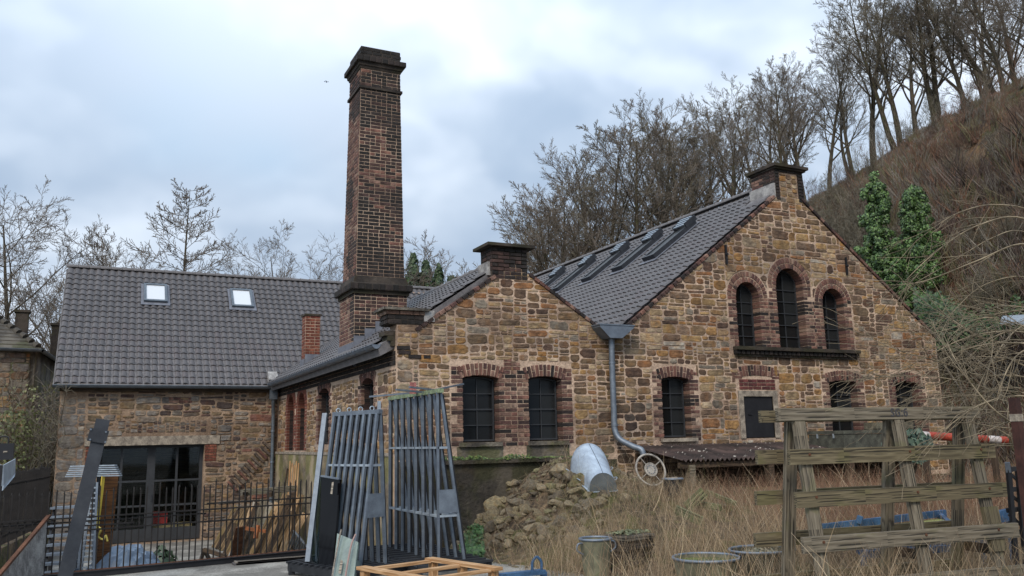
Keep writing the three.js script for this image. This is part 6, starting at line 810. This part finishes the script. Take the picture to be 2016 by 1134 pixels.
  const c2 = at(1390, 1098, 10); c2.y = gardenH(c2.x, c2.z) - 0.02; const h2 = at(1390, 1096, 10).y - c2.y, tb = vessel('zinc_tub', 'wide round zinc tub full of greenish water at the bottom edge', 'tub', c2, 0.30, 0.385, h2, mossZinc); part(tb, 'water', new THREE.CircleGeometry(0.36, 32).rotateX(-Math.PI / 2).translate(0, h2 - 0.05, 0), new THREE.MeshPhysicalMaterial({ map: tMoss, color: lin(1.5, 1.9, 0.8), roughness: 0.12 })); part(tb, 'handle', pipe([V(0.25, h2 - 0.02, 0.30), V(0.26, h2 + 0.03, 0.32), V(0.33, h2 + 0.035, 0.22), V(0.36, h2 - 0.02, 0.16)], 0.008, 6, 16), M.blackSteel);
  const c3 = at(1500, 1082, 10.5); c3.y = gardenH(c3.x, c3.z) - 0.03; const h3 = at(1500, 1080, 10.5).y - c3.y, t3 = vessel('leafy_tub', 'dark tub heaped with dead leaves left of the wooden rack', 'tub', c3, 0.34, 0.42, h3, darkTub, 0.85); ivyLeaves(t3, 'dead_leaves', 320, (R) => { const a = R() * 6.28, r = 0.37 * Math.sqrt(R()); return [V(Math.cos(a) * r, h3 - 0.09 + 0.12 * R() * (1 - r / 0.42), Math.sin(a) * r * 0.85), V(0, 1.6, 0)]; }, 811, [0.025, 0.06], lin(0.05, 0.055, 0.03), lin(0.27, 0.25, 0.17));
  const c4 = onGarden(1326, 978); const t4 = vessel('stone_bucket', 'low black bucket full of pale pebbles below the wheel', 'bucket', V(c4.x, gardenH(c4.x, c4.z), c4.z), 0.13, 0.17, 0.30, S({ color: lin(0.02, 0.02, 0.022), roughness: 0.5, ...D })); { const Q = rng(14), peb = new THREE.IcosahedronGeometry(1, 1); for (let i = 0; i < 26; i++) { const a = Q() * 6.28, r = 0.13 * Math.sqrt(Q()), s = 0.022 + 0.012 * Q(); const o = part(t4, 'pebble', peb, M.concrete); o.position.set(Math.cos(a) * r, 0.285 + 0.02 * Q(), Math.sin(a) * r); o.scale.set(s * 1.3, s * 0.7, s); o.rotation.y = Q() * 6; } }
  // stack of flat mossy slates behind the bucket
  const c5 = at(1240, 1090, 11.5); c5.y = gardenH(c5.x, c5.z); const st = thing('slate_stack', 'dark stack of flat mossy slates right behind the zinc bucket', 'slate stack', [c5.x, c5.y, c5.z], 0.3), hs = at(1240, 1050, 11.5).y - c5.y, ns = Math.round(hs / 0.035), Q = rng(8); for (let i = 0; i < ns; i++) part(st, 'slate', box(0.52 + 0.08 * Q(), 0.027, 0.36 + 0.06 * Q()).rotateY((Q() - 0.5) * 0.25).translate((Q() - 0.5) * 0.05, 0.014 + i * 0.035, (Q() - 0.5) * 0.05), i > ns - 3 ? M.mossy : M.darkCap); ivyLeaves(st, 'moss', 260, (R) => [V((R() - 0.5) * 0.55, ns * 0.035 + 0.01 + 0.02 * R(), (R() - 0.5) * 0.38), V(0, 2, 0)], 815, [0.012, 0.03], lin(0.06, 0.07, 0.03), lin(0.22, 0.24, 0.12));
}
{ // mossy planks lying in the stalks
  const mossWood = S({ map: tWood, color: lin(0.27, 0.30, 0.17), bumpMap: tWood, bumpScale: 0.004 });
  [[[1352, 1000], [1386, 968], 0.16, 'mossy green board propped up, left leg of the angled pair'], [[1390, 968], [1450, 992], 0.07, 'mossy plank sloping right from the propped board'], [[1332, 1004], [1384, 1028], 0.14, 'mossy plank lying lowest in front of the propped board'], [[1370, 992], [1420, 1000], 0.1, 'mossy plank under the propped board']].forEach(([a, b, w, l], i) => { const p = onGarden(...a, 0.16), q = onGarden(...b, i === 0 ? 0.42 : 0.22); barThing('mossy_plank', l, 'plank', null, p, q, 0.035, w, mossWood); });
}
{ // low shed with a corrugated roof
  const x0 = 4.78, x1 = 12.4, z0 = 0.07, z1 = 1.62, y0 = 1.635, y1 = 1.385, t = thing('low_shed', 'low lean-to with a dark brown corrugated roof under the shutter door', 'lean-to', [x0, 0.6, z1]); const n = 400, p = [], uv = [], idx = []; for (let j = 0; j < 4; j++) for (let i = 0; i <= n; i++) { const x = lerp(x0, x1, i / n), k = [0, 0.5, 1, 1][j], z = lerp(z0, z1, k); p.push(x - x0, lerp(y0, y1, k) + 0.024 * Math.sin((x - x0) / 0.11 * 6.283) - 0.6 - (j === 3 ? 0.012 : 0), z - z1); uv.push(x, z); } for (let j = 0; j < 3; j++) for (let i = 0; i < n; i++) { const a = j * (n + 1) + i; idx.push(a, a + n + 1, a + 1, a + 1, a + n + 1, a + n + 2); }
  const g = new THREE.BufferGeometry(); g.setAttribute('position', new THREE.Float32BufferAttribute(p, 3)); g.setAttribute('uv', new THREE.Float32BufferAttribute(uv, 2)); g.setIndex(idx); g.computeVertexNormals();
  const tL = tex(512, (u, v) => { const a = F(u, v, 5, 5, 211), w = smooth(0.75, 0.79, F(u, v, 24, 3, 215)), b = smooth(0.5, 0.64, F(u, v, 4, 4, 219)); return mix3(mix3([0.17, 0.135, 0.125], [0.33, 0.265, 0.245], clamp(0.5 + (a - 0.5) * 1.8)), [0.72, 0.70, 0.66], Math.max(w * 0.9, 0)).map((c, i) => c * (1 - 0.25 * b)); }, true, 0.6); part(t, 'roof', g, S({ map: tL, roughness: 0.85, ...D }));
  part(t, 'beam', box(x1 - x0, 0.1, 0.07, (x1 - x0) / 2, y1 - 0.6 - 0.09, -0.10), M.darkWood); for (const x of [0.25, 2.1, 4.2, 6.3]) part(t, 'post', box(0.13, 1.0, 0.13, x, 0.2, -0.10), x < 1 ? M.greyWood : M.darkWood); part(t, 'back_wall', box(x1 - x0, 1.3, 0.06, (x1 - x0) / 2, 0.1, -1.0), M.darkWood);
  for (let i = 0; i < 5; i++) part(t, 'beam', box(0.06, 0.07, 1.3, 0.3 + i * 1.6, y1 - 0.6 - 0.02, -0.72), M.darkWood);
}
{ // things on the shed roof
  const a = onZ(1665, 884, 1.42), b = onZ(1786, 882, 1.42), w = b.x - a.x, y = 1.425, h = onZ(1665, 847, 1.42).y - y, t = thing('metal_chest', 'grey-green metal chest with two lid catches on the corrugated roof', 'chest', [a.x + w / 2, y, 0.92]); const m = S({ map: tGrain, color: lin(0.115, 0.125, 0.105), roughness: 0.7 }); part(t, 'body', box(w, h * 0.82, 0.95, 0, h * 0.41, 0), m); part(t, 'lid', box(w + 0.03, h * 0.16, 0.98, 0, h * 0.91, 0), m); for (const z of [-0.22, 0.22]) part(t, 'catch', box(0.02, 0.09, 0.03, -w / 2 - 0.012, h * 0.75, z), M.zincBright);
  const c = onZ(1703, 849, 0.5), d = onZ(1774, 848, 0.5), t2 = thing('shallow_trough', 'shallow olive metal trough standing behind the grey-green chest', 'trough', [(c.x + d.x) / 2, y + h, 0.66]); const tw = d.x - c.x; part(t2, 'tray', merge([box(tw, 0.02, 0.36, 0, 0.01, 0), box(tw, 0.15, 0.02, 0, 0.085, 0.17), box(tw, 0.15, 0.02, 0, 0.085, -0.17), box(0.02, 0.15, 0.318, -tw / 2 + 0.01, 0.085, 0), box(0.02, 0.15, 0.318, tw / 2 - 0.01, 0.085, 0)]), S({ map: tGrain, color: lin(0.19, 0.185, 0.14) }));
  const p = at(1800, 856, 14.9), q = at(1980, 867, 15.6), t3 = thing('striped_pole', 'red and white striped barrier pole lying right of the chest', 'pole', [p.x, p.y, p.z]); [[0, 0.14, 0], [0.14, 0.50, 1], [0.50, 0.62, 0], [0.62, 0.78, 1], [0.78, 0.92, 0], [0.92, 1, 1]].forEach(([s, e, k]) => part(t3, k ? 'red_band' : 'white_band', local(rod(p.clone().lerp(q, s), p.clone().lerp(q, e), 0.07, 0.07, 14), p), S({ map: tGrain, color: k ? lin(0.48, 0.075, 0.045) : lin(0.78, 0.74, 0.74), roughness: 0.6 }))); part(t3, 'support', local(merge([0.1, 0.85].map((f) => { const s = p.clone().lerp(q, f); return bar(s, s.clone().setY(0.5), 0.08, 0.08); })), p), M.darkWood);
  const e = at(1790, 872, 13.6), t4 = thing('bramble', 'dusty green bramble leaves hanging at the right end of the chest', 'bramble', [e.x, e.y, e.z]); ivyLeaves(t4, 'leaves', 520, (R) => { const a2 = R() * 6.28, r = Math.sqrt(R()); return [V(Math.cos(a2) * r * 0.38, Math.sin(a2) * r * 0.24 - 0.05, (R() - 0.5) * 0.4), V(-0.3, 0.4, 1)]; }, 823, [0.03, 0.065], lin(0.02, 0.045, 0.028), lin(0.10, 0.15, 0.10)); part(t4, 'stem', (() => { const k = new Tubes(), Q = rng(4); for (let i = 0; i < 9; i++) k.add([V(0.3 * (Q() - 0.5), -0.9, -0.2), V(0.5 * (Q() - 0.5), -0.2, 0), V(0.7 * (Q() - 0.5), 0.15, 0.1)], [0.008, 0.006, 0.003], 4); return k.geo(); })(), M.bark);
}
{ // wooden A-frame rack
  const L = V(1.41, 0, 7.53), Rr = V(4.17, 0, 7.86), w = V().subVectors(Rr, L), len = w.length(); w.normalize(); const n = V(-w.z, 0, w.x), t = thing('wooden_rack', 'weathered wooden A-frame rack of mossy rails at the lower right', 'wooden rack', [L.x, 0, L.z]), P = (s, y, q) => V(0, y, 0).addScaledVector(w, s).addScaledVector(n, q);
  const front = (y) => lerp(0.31, 0.06, (y + 0.05) / 2.0), back = (y) => lerp(-0.36, -0.05, (y + 0.05) / 2.0);
  for (const s of [0.32, 1.58, 2.55]) { part(t, 'front_leg', bar(P(s, 1.93, front(1.93)), P(s, -0.05, front(-0.05)), 0.125, 0.06, n), M.greyWood); part(t, 'back_leg', bar(P(s, 1.93, back(1.93)), P(s, -0.05, back(-0.05)), 0.125, 0.06, n), M.greyWood); }
  part(t, 'top_rail', bar(P(0.06, 2.0, 0.075), P(len - 0.08, 2.0, 0.075), 0.05, 0.125), M.greyWood); part(t, 'top_rail', bar(P(-0.04, 1.985, -0.07), P(len - 0.2, 1.985, -0.07), 0.05, 0.12), M.oldWood);
  for (const y of [1.58, 1.17, 0.75, 0.33]) { part(t, 'rail', bar(P(0.10, y, front(y) + 0.055), P(len - 0.02 + 0.10 * (1.6 - y), y, front(y) + 0.055), 0.045, 0.15), y < 1 ? M.greyWood : M.oldWood); part(t, 'rail', bar(P(-0.05, y, back(y) - 0.055), P(len - 0.25, y, back(y) - 0.055), 0.045, 0.14), M.oldWood); }
  for (const s of [0.32, 1.58, 2.55]) for (const y of [1.58, 1.17, 0.75]) part(t, 'bolt', new THREE.CylinderGeometry(0.014, 0.014, 0.014, 8).rotateX(Math.PI / 2).translate(...P(s + 0.01, y + 0.02, front(y) + 0.08).toArray()), M.rust);
  part(t, 'spacer_board', bar(P(2.55, 1.0, front(1.0) + 0.03), P(2.55, 0.55, front(0.55) + 0.03), 0.2, 0.05, n), M.oldWood); for (const s of [1.58, 2.55]) part(t, 'tie', bar(P(s + 0.09, 0.55, back(0.55)), P(s + 0.09, 0.55, front(0.55)), 0.05, 0.1), M.darkWood);
  const font = await new FontLoader().loadAsync('fonts/droid/droid_sans_bold.typeface.json'), tg = new TextGeometry('SG:6', { font, size: 0.085, depth: 0.003, curveSegments: 4 }); tg.scale(0.95, 1, 1); tg.applyMatrix4(new THREE.Matrix4().makeBasis(w, UP, n).setPosition(P(1.46, 1.965, 0.101))); part(t, 'lettering', tg, S({ color: lin(0.05, 0.05, 0.055), roughness: 0.9 }));
}
{ // blue steel frames in the stalks
  const o = at(1610, 1040, 10.9); o.y = gardenH(o.x, o.z); const t = thing('blue_frame', 'blue painted steel frame with yellow-green boards lying in the stalks behind the wooden rack', 'steel frame', [o.x, o.y, o.z]); const B = (a, b, w, h, nm, m) => part(t, nm, local(bar(a, b, w, h), o), m);
  const yb = S({ map: tMoss, color: lin(2.2, 2.4, 0.9) }); B(at(1608, 1040, 10.9), at(1860, 1010, 12), 0.06, 0.09, 'beam', M.blue); B(at(1650, 1054, 10.7), at(1880, 1028, 11.7), 0.06, 0.07, 'beam', M.blue); B(at(1625, 1052, 10.8), at(1870, 1023, 11.85), 0.22, 0.025, 'board', yb); B(at(1705, 1092, 10), at(1935, 1074, 10.9), 0.06, 0.08, 'beam', M.blue); B(at(1690, 1082, 10.2), at(1712, 1094, 10), 0.06, 0.08, 'beam', M.blue); B(at(1690, 1085, 10.6), at(1940, 1064, 11.3), 0.06, 0.06, 'beam', M.blue); B(at(1846, 1012, 12), at(1872, 1034, 11.6), 0.06, 0.08, 'beam', M.blue); B(at(1690, 1030, 11.2), at(1694, 1016, 11.2), 0.07, 0.07, 'lug', M.blue); B(at(1945, 1022, 10.6), at(1990, 1012, 10.8), 0.08, 0.14, 'beam', M.blue); for (const [x, y, d] of [[1612, 1042, 10.9], [1700, 1095, 10], [1870, 1032, 11.65], [1935, 1076, 10.9], [1985, 1014, 10.8]]) { const p = at(x, y, d); B(p, p.clone().setY(Math.min(p.y - 0.05, gardenH(p.x, p.z) - 0.05)), 0.05, 0.05, 'leg', M.blue); }
  const q = at(1995, 1000, 9.4), k = thing('steel_lattice', 'black steel lattice frame standing at the right edge', 'steel frame', [q.x, 0, q.z]), c = V(q.x, 0, q.z); for (const x of [1985, 2004, 2026]) part(k, 'post', local(bar(at(x, 918 + (x - 1985) * 0.3, 9.4), at(x, 1000, 9.4).setY(0), 0.045, 0.045), c), M.blackSteel); for (const y of [925, 965, 1005, 1050]) part(k, 'rail', local(bar(at(1982, y, 9.4), at(2035, y - 6, 9.4), 0.03, 0.05), c), M.blackSteel); for (const y of [930, 970, 1012]) part(k, 'brace', local(bar(at(1986, y, 9.4), at(2024, y + 34, 9.4), 0.02, 0.03), c), M.blackSteel); part(k, 'end_plate', local(bar(at(1983, 910, 9.38), at(1986, 930, 9.38), 0.05, 0.02), c), M.zinc);
  const r = at(2009, 886, 8.2), rp = thing('rusty_post', 'reddish brown steel post with a pale clamp at the right edge', 'post', [r.x, 0, r.z]); part(rp, 'post', box(0.075, r.y + 0.5, 0.075, 0, (r.y + 0.5) / 2, 0), S({ map: tGrain, color: lin(0.075, 0.028, 0.022) })); part(rp, 'clamp', box(0.085, 0.07, 0.085, 0, at(2009, 822, 8.2).y, 0), M.concrete);
  const cn = at(1975, 630, 21); solo('metal_canopy', local(slabQuad(at(1969, 634, 21), at(2060, 636, 21), at(2060, 616, 23), at(1973, 622, 23), 0.05), cn), M.zincBright, 'pale metal canopy edge on the slope at the right edge', 'canopy').position.copy(cn);
}
{ // bare branches hanging in from the right
  const Q = rng(404), t0 = at(2150, 760, 9.6), t = thing('bare_shrub', 'pale bare branches arching in from the right edge in front of the hall', 'shrub', [t0.x, 0, t0.z]), main = new Tubes(), fine = new Tubes(), o = V(t0.x, 0, t0.z);
  const lines = [[[2150, 470], [2016, 410], [1960, 403], [1900, 414], [1850, 440], [1800, 478]], [[2150, 500], [2016, 430], [1930, 442], [1850, 490], [1790, 545], [1756, 590]], [[2150, 520], [2016, 456], [1950, 470], [1860, 524], [1770, 575]], [[2150, 540], [2016, 480], [1920, 515], [1810, 556], [1722, 562]], [[2150, 620], [2016, 610], [1950, 622], [1860, 650], [1790, 668]], [[2150, 700], [2016, 648], [1900, 690], [1800, 728], [1690, 752]], [[2150, 740], [2016, 702], [1880, 744], [1760, 800]], [[2150, 780], [2016, 742], [1925, 738], [1850, 712], [1770, 690], [1690, 655]], [[2150, 820], [2016, 780], [1920, 802], [1840, 862]], [[2150, 860], [2016, 842], [1950, 800], [1890, 724], [1856, 655]], [[2150, 800], [2016, 720], [1940, 690], [1850, 682], [1760, 694]], [[2150, 860], [2016, 800], [1930, 760], [1840, 742], [1740, 742], [1660, 752]], [[2150, 600], [2016, 545], [1940, 560], [1880, 610], [1850, 660]], [[2150, 880], [2016, 870], [1940, 832], [1870, 820], [1800, 840]], [[2150, 600], [2016, 640], [1960, 700], [1920, 780], [1900, 870]], [[2150, 700], [2016, 690], [1970, 760], [1950, 850]], [[2150, 660], [2016, 676], [1940, 668], [1860, 620], [1800, 590]], [[2150, 840], [2016, 765], [1900, 775], [1800, 790], [1720, 830]]];
  for (let i = 0; i < 16; i++) { const y = 560 + 330 * Q(), e = y + (Q() - 0.4) * 170, xe = 1730 + 190 * Q(); lines.push([[2150, y + 40], [2016, y], [lerp(2016, xe, 0.4), lerp(y, e, 0.3) - 18], [lerp(2016, xe, 0.75), lerp(y, e, 0.7) - 8], [xe, e]]); }
  const spray = (p, d, len, r, l) => { const s = 5, pts = [p.clone()], rad = [r], q = p.clone(), dir = d.clone().normalize(); for (let i = 1; i <= s; i++) { dir.add(V((Q() - 0.5) * 0.35, -0.05 + (Q() - 0.5) * 0.3, (Q() - 0.5) * 0.35)).normalize(); q.addScaledVector(dir, len / s); pts.push(q.clone()); rad.push(Math.max(0.0022, r * (1 - 0.7 * i / s))); } fine.add(pts, rad, 4); if (l > 0) for (let i = 0; i < 4; i++) { const k = 1 + Math.floor(Q() * s), v = V().subVectors(pts[k], pts[k - 1]).normalize(); spray(pts[k], v.multiplyScalar(0.8).add(V((Q() - 0.5) * 1.1, (Q() - 0.5) * 1.1, (Q() - 0.5) * 0.9)), len * (0.35 + 0.3 * Q()), r * 0.6, l - 1); } };
  lines.forEach((l, i) => { const dep = 8.7 + 2.2 * Q(), c = new THREE.CatmullRomCurve3(l.map(([x, y], k) => at(x, y, dep + 0.5 * Math.sin(k + i)).sub(o))), n = 26, pts = c.getPoints(n), r = (i < 18 ? 0.010 : 0.006) + 0.005 * Q(); main.add(pts, pts.map((_, k) => Math.max(0.003, r * (1 - 0.8 * k / n))), 5); for (let k = 5; k < n; k++) if (Q() < (i < 18 ? 0.55 : 0.22)) { const d = V().subVectors(pts[k], pts[k - 1]).normalize(); spray(pts[k], d.add(V((Q() - 0.5) * 1.0, (Q() - 0.5) * 1.1, (Q() - 0.5) * 0.8)), 0.3 + 0.55 * Q(), r * 0.5 * (1 - 0.5 * k / n), Q() < 0.6 ? 1 : 0); } });
  part(t, 'trunk', rod(V(0.1, 0, 0.1), V(0.1, 3.2, 0), 0.09, 0.05, 8), M.branchPale); part(t, 'branches', main.geo(), M.branchPale); part(t, 'twigs', fine.geo(), M.branchPale);
}
{ // shrubs at the left below the neighbour house
  const Q = rng(515); for (const [x, yt, d, lab, k] of [[60, 742, 22, 'tangled leafless shrub in front of the neighbour house wall', 0], [94, 765, 23, 'brown leafless shrub against the barn corner', 1], [8, 800, 21, 'greenish leafy shrub at the left edge above the side fence', 2]]) { const c = at(x, 900, d); c.y = 0.02; const top = at(x, yt, d).y, t = thing('left_shrub', lab, 'shrub', [c.x, c.y, c.z]), tb = new Tubes(), fn = new Tubes(); for (let i = 0; i < 16; i++) { const a = Q() * 6.28, pts = [V(Math.cos(a) * 0.3, 0, Math.sin(a) * 0.3)], d2 = V(Math.cos(a) * 0.35, 1, Math.sin(a) * 0.35).normalize(); const n = 9; for (let j = 1; j <= n; j++) { d2.add(V((Q() - 0.5) * 0.35, 0.03, (Q() - 0.5) * 0.35)).normalize(); pts.push(pts[j - 1].clone().addScaledVector(d2, top / n * (0.75 + 0.35 * Q()))); } tb.add(pts, pts.map((_, j) => 0.02 * (1 - 0.8 * j / n)), 5); for (let j = 2; j <= n; j++) for (let m = 0; m < 9; m++) { const e = V((Q() - 0.5), (Q() - 0.35) * 0.9, (Q() - 0.5)).multiplyScalar(0.9 * (0.4 + Q())), p = pts[j]; fn.add([p, p.clone().addScaledVector(e, 0.5).add(V(0, 0.08, 0)), p.clone().add(e)], [0.006, 0.0045, 0.003], 3); } } part(t, 'stems', tb.geo(), M.bark); part(t, 'twigs', fn.geo(), k === 1 ? M.twig : M.twigPale); if (k !== 1) ivyLeaves(t, 'leaves', k ? 2200 : 700, (R) => { const a = R() * 6.28, r = 0.9 * Math.sqrt(R()); return [V(Math.cos(a) * r, top * (0.15 + 0.8 * R()), Math.sin(a) * r), V(Math.cos(a), 0.3, Math.sin(a))]; }, 900 + x, [0.02, 0.04], lin(0.06, 0.07, 0.022), lin(0.17, 0.18, 0.06)); }
}
{ // dry stalks, grass, moss and nettles
  const R = rng(616), blade = (h, w, bend, n = 4) => { const p = [], idx = []; for (let i = 0; i <= n; i++) { const k = i / n, x = bend * k * k, ww = w * (1 - 0.75 * k); p.push(x - ww, h * k * (1 - 0.12 * bend * k), 0, x + ww, h * k * (1 - 0.12 * bend * k), 0); if (i < n) { const a = i * 2; idx.push(a, a + 1, a + 2, a + 1, a + 3, a + 2); } } const g = new THREE.BufferGeometry(); g.setAttribute('position', new THREE.Float32BufferAttribute(p, 3)); g.setIndex(idx); g.computeVertexNormals(); return g; };
  const straw = [lin(0.36, 0.265, 0.16), lin(0.29, 0.21, 0.13), lin(0.45, 0.36, 0.245), lin(0.21, 0.145, 0.095)], red = [lin(0.25, 0.135, 0.085), lin(0.31, 0.18, 0.11), lin(0.19, 0.11, 0.075)], grn = [lin(0.10, 0.12, 0.04), lin(0.16, 0.16, 0.06), lin(0.20, 0.19, 0.08)];
  const put = (n, zone, hh, colour, lean) => { const l = []; for (let i = 0; i < n; i++) { const [x, z] = zone(); const y = gardenH(x, z); if (x < 0.75 || z < 0.25) continue; const h = hh(x, z), e = new THREE.Euler((R() - 0.5) * lean, R() * 6.28, (R() - 0.5) * lean); l.push([new THREE.Matrix4().makeRotationFromEuler(e).setPosition(x, y - 0.02, z).scale(V(h, h, h)), colour(x, z).clone().multiplyScalar(0.6 + 0.6 * R())]); } return l; };
  const tubs = [[1390, 1098, 10, 0.45], [1500, 1082, 10.5, 0.5], [1172, 1062, 11, 0.26], [1240, 1090, 11.5, 0.4], [1326, 978, 12.6, 0.35], [1370, 990, 12.3, 0.4], [1410, 985, 12.4, 0.35], [1290, 955, 12.9, 0.3], [1188, 975, 12.9, 0.35]].map(([x, y, d, r]) => { const p = at(x, y, d); return [p.x, p.z, r]; });
  const area = () => { for (;;) { const x = 0.8 + 13 * R(), z = 0.6 + 8.6 * R(); if (tubs.some((t) => Math.hypot(x - t[0], z - t[1]) < t[2])) continue; if (z < 1.9 && x > 3.6) continue; const heap = Math.exp(-(((x - 1.95) / 1.15) ** 4) - ((z - 0.5) / 2.7) ** 4); if (R() < heap * 0.82) continue; if (R() > 0.25 + 1.5 * (fbm(x * 0.8, z * 0.8, 3, 33) - 0.25)) continue; return [x, z]; } };
  const redAt = (x, z) => x > 4.0 + 1.0 * fbm(x, z, 2, 3) && z < 5.6 && R() < 0.75;
  const m1 = instanced(scene, 'dry_stalks', blade(1, 0.0045, 0.28), M.blade, put(26000, area, (x, z) => (0.35 + 0.65 * R()) * (z > 4 ? 0.85 : lerp(0.42, 0.9, smooth(2, 4, z))), (x, z) => (redAt(x, z) ? red[Math.floor(R() * 3)] : straw[Math.floor(R() * 4)]), 0.5)); m1.userData.label = 'tall dry stalks covering the overgrown garden'; m1.userData.category = 'dry stalks';
  const m2 = instanced(scene, 'fallen_stalks', blade(1, 0.005, 0.9), M.blade, put(17000, area, () => 0.2 + 0.5 * R(), (x, z) => (redAt(x, z) ? red[Math.floor(R() * 3)] : R() < 0.10 ? grn[Math.floor(R() * 3)] : straw[Math.floor(R() * 4)]), 2.4)); m2.userData.label = 'bent and fallen dry stalks matted over the garden ground'; m2.userData.category = 'dry stalks';
  const m4 = instanced(scene, 'long_stems', blade(1, 0.005, 0.38), M.blade, put(520, () => { for (;;) { const q = area(); if (q[1] > 2.9) return q; } }, () => 0.55 + 0.6 * R(), () => straw[[2, 0, 2][Math.floor(R() * 3)]].clone().multiplyScalar(1.25), 0.9)); m4.userData.label = 'long pale arching stems standing out of the dry stalks'; m4.userData.category = 'dry stems';
  const edge = () => { const t = R(); return [0.85 + 1.5 * R() + t * 1.5, 1.6 + t * 5.5 * R() + R()]; };
  const m3 = instanced(scene, 'green_grass', blade(1, 0.006, 0.55), M.blade, put(6500, () => (R() < 0.6 ? edge() : area()), () => 0.10 + 0.2 * R(), () => grn[Math.floor(R() * 3)], 1.2)); m3.userData.label = 'short green grass along the garden edge'; m3.userData.category = 'grass';
  const nt = (name, label, n, fn, seed, sz, dk, lt) => { const m = ivyLeaves(scene, name, n, fn, seed, sz, dk, lt); m.userData.label = label; m.userData.category = 'weeds'; };
  nt('green_weeds', 'green weeds between the right glass rack and the rubble heap', 1500, (Q) => { const x = 906 + 46 * Q(), y = 1050 + 62 * Q(), p = onGarden(x, y); p.y = Math.max(0, gardenH(p.x, p.z)) + 0.16 * Q(); return [p, V(0, 1, 0.4)]; }, 831, [0.018, 0.04], lin(0.025, 0.07, 0.02), lin(0.10, 0.19, 0.06));
  nt('ledge_moss', 'green moss and small plants along the plinth ledge under the small windows', 900, (Q) => { const x = 0.25 + 3.9 * Q(); const c = fbm(x * 2.2, 3, 3, 8); return [V(x, 1.475 + 0.10 * Q() * Math.max(0, c - 0.3) * 2, 0.02 + 0.2 * Q()), V(0, 1, 0.6)]; }, 833, [0.012, 0.03], lin(0.03, 0.06, 0.015), lin(0.15, 0.20, 0.05));
}
{ // aeroplane far up
  const p = at(643, 161, 1400), t = thing('aeroplane', 'tiny distant aeroplane in the clouds left of the tall chimney', 'aeroplane', [p.x, p.y, p.z], -0.4), m = S({ color: lin(0.10, 0.11, 0.13) }); part(t, 'fuselage', new THREE.CapsuleGeometry(0.42, 6.5, 4, 8).rotateZ(Math.PI / 2), m); part(t, 'wing', merge([bar(V(0.4, 0, 0), V(-0.9, 0.3, 4.4), 1.2, 0.2), bar(V(0.4, 0, 0), V(-0.9, 0.3, -4.4), 1.2, 0.2)]), m); part(t, 'tail', merge([bar(V(-3.4, 0.2, 0), V(-4.0, 1.4, 0), 0.25, 0.9, V(1, 0, 0)), bar(V(-3.4, 0.2, -1.3), V(-3.4, 0.2, 1.3), 0.7, 0.12)]), m);
}
camera.updateProjectionMatrix();
renderer.render(scene, camera);
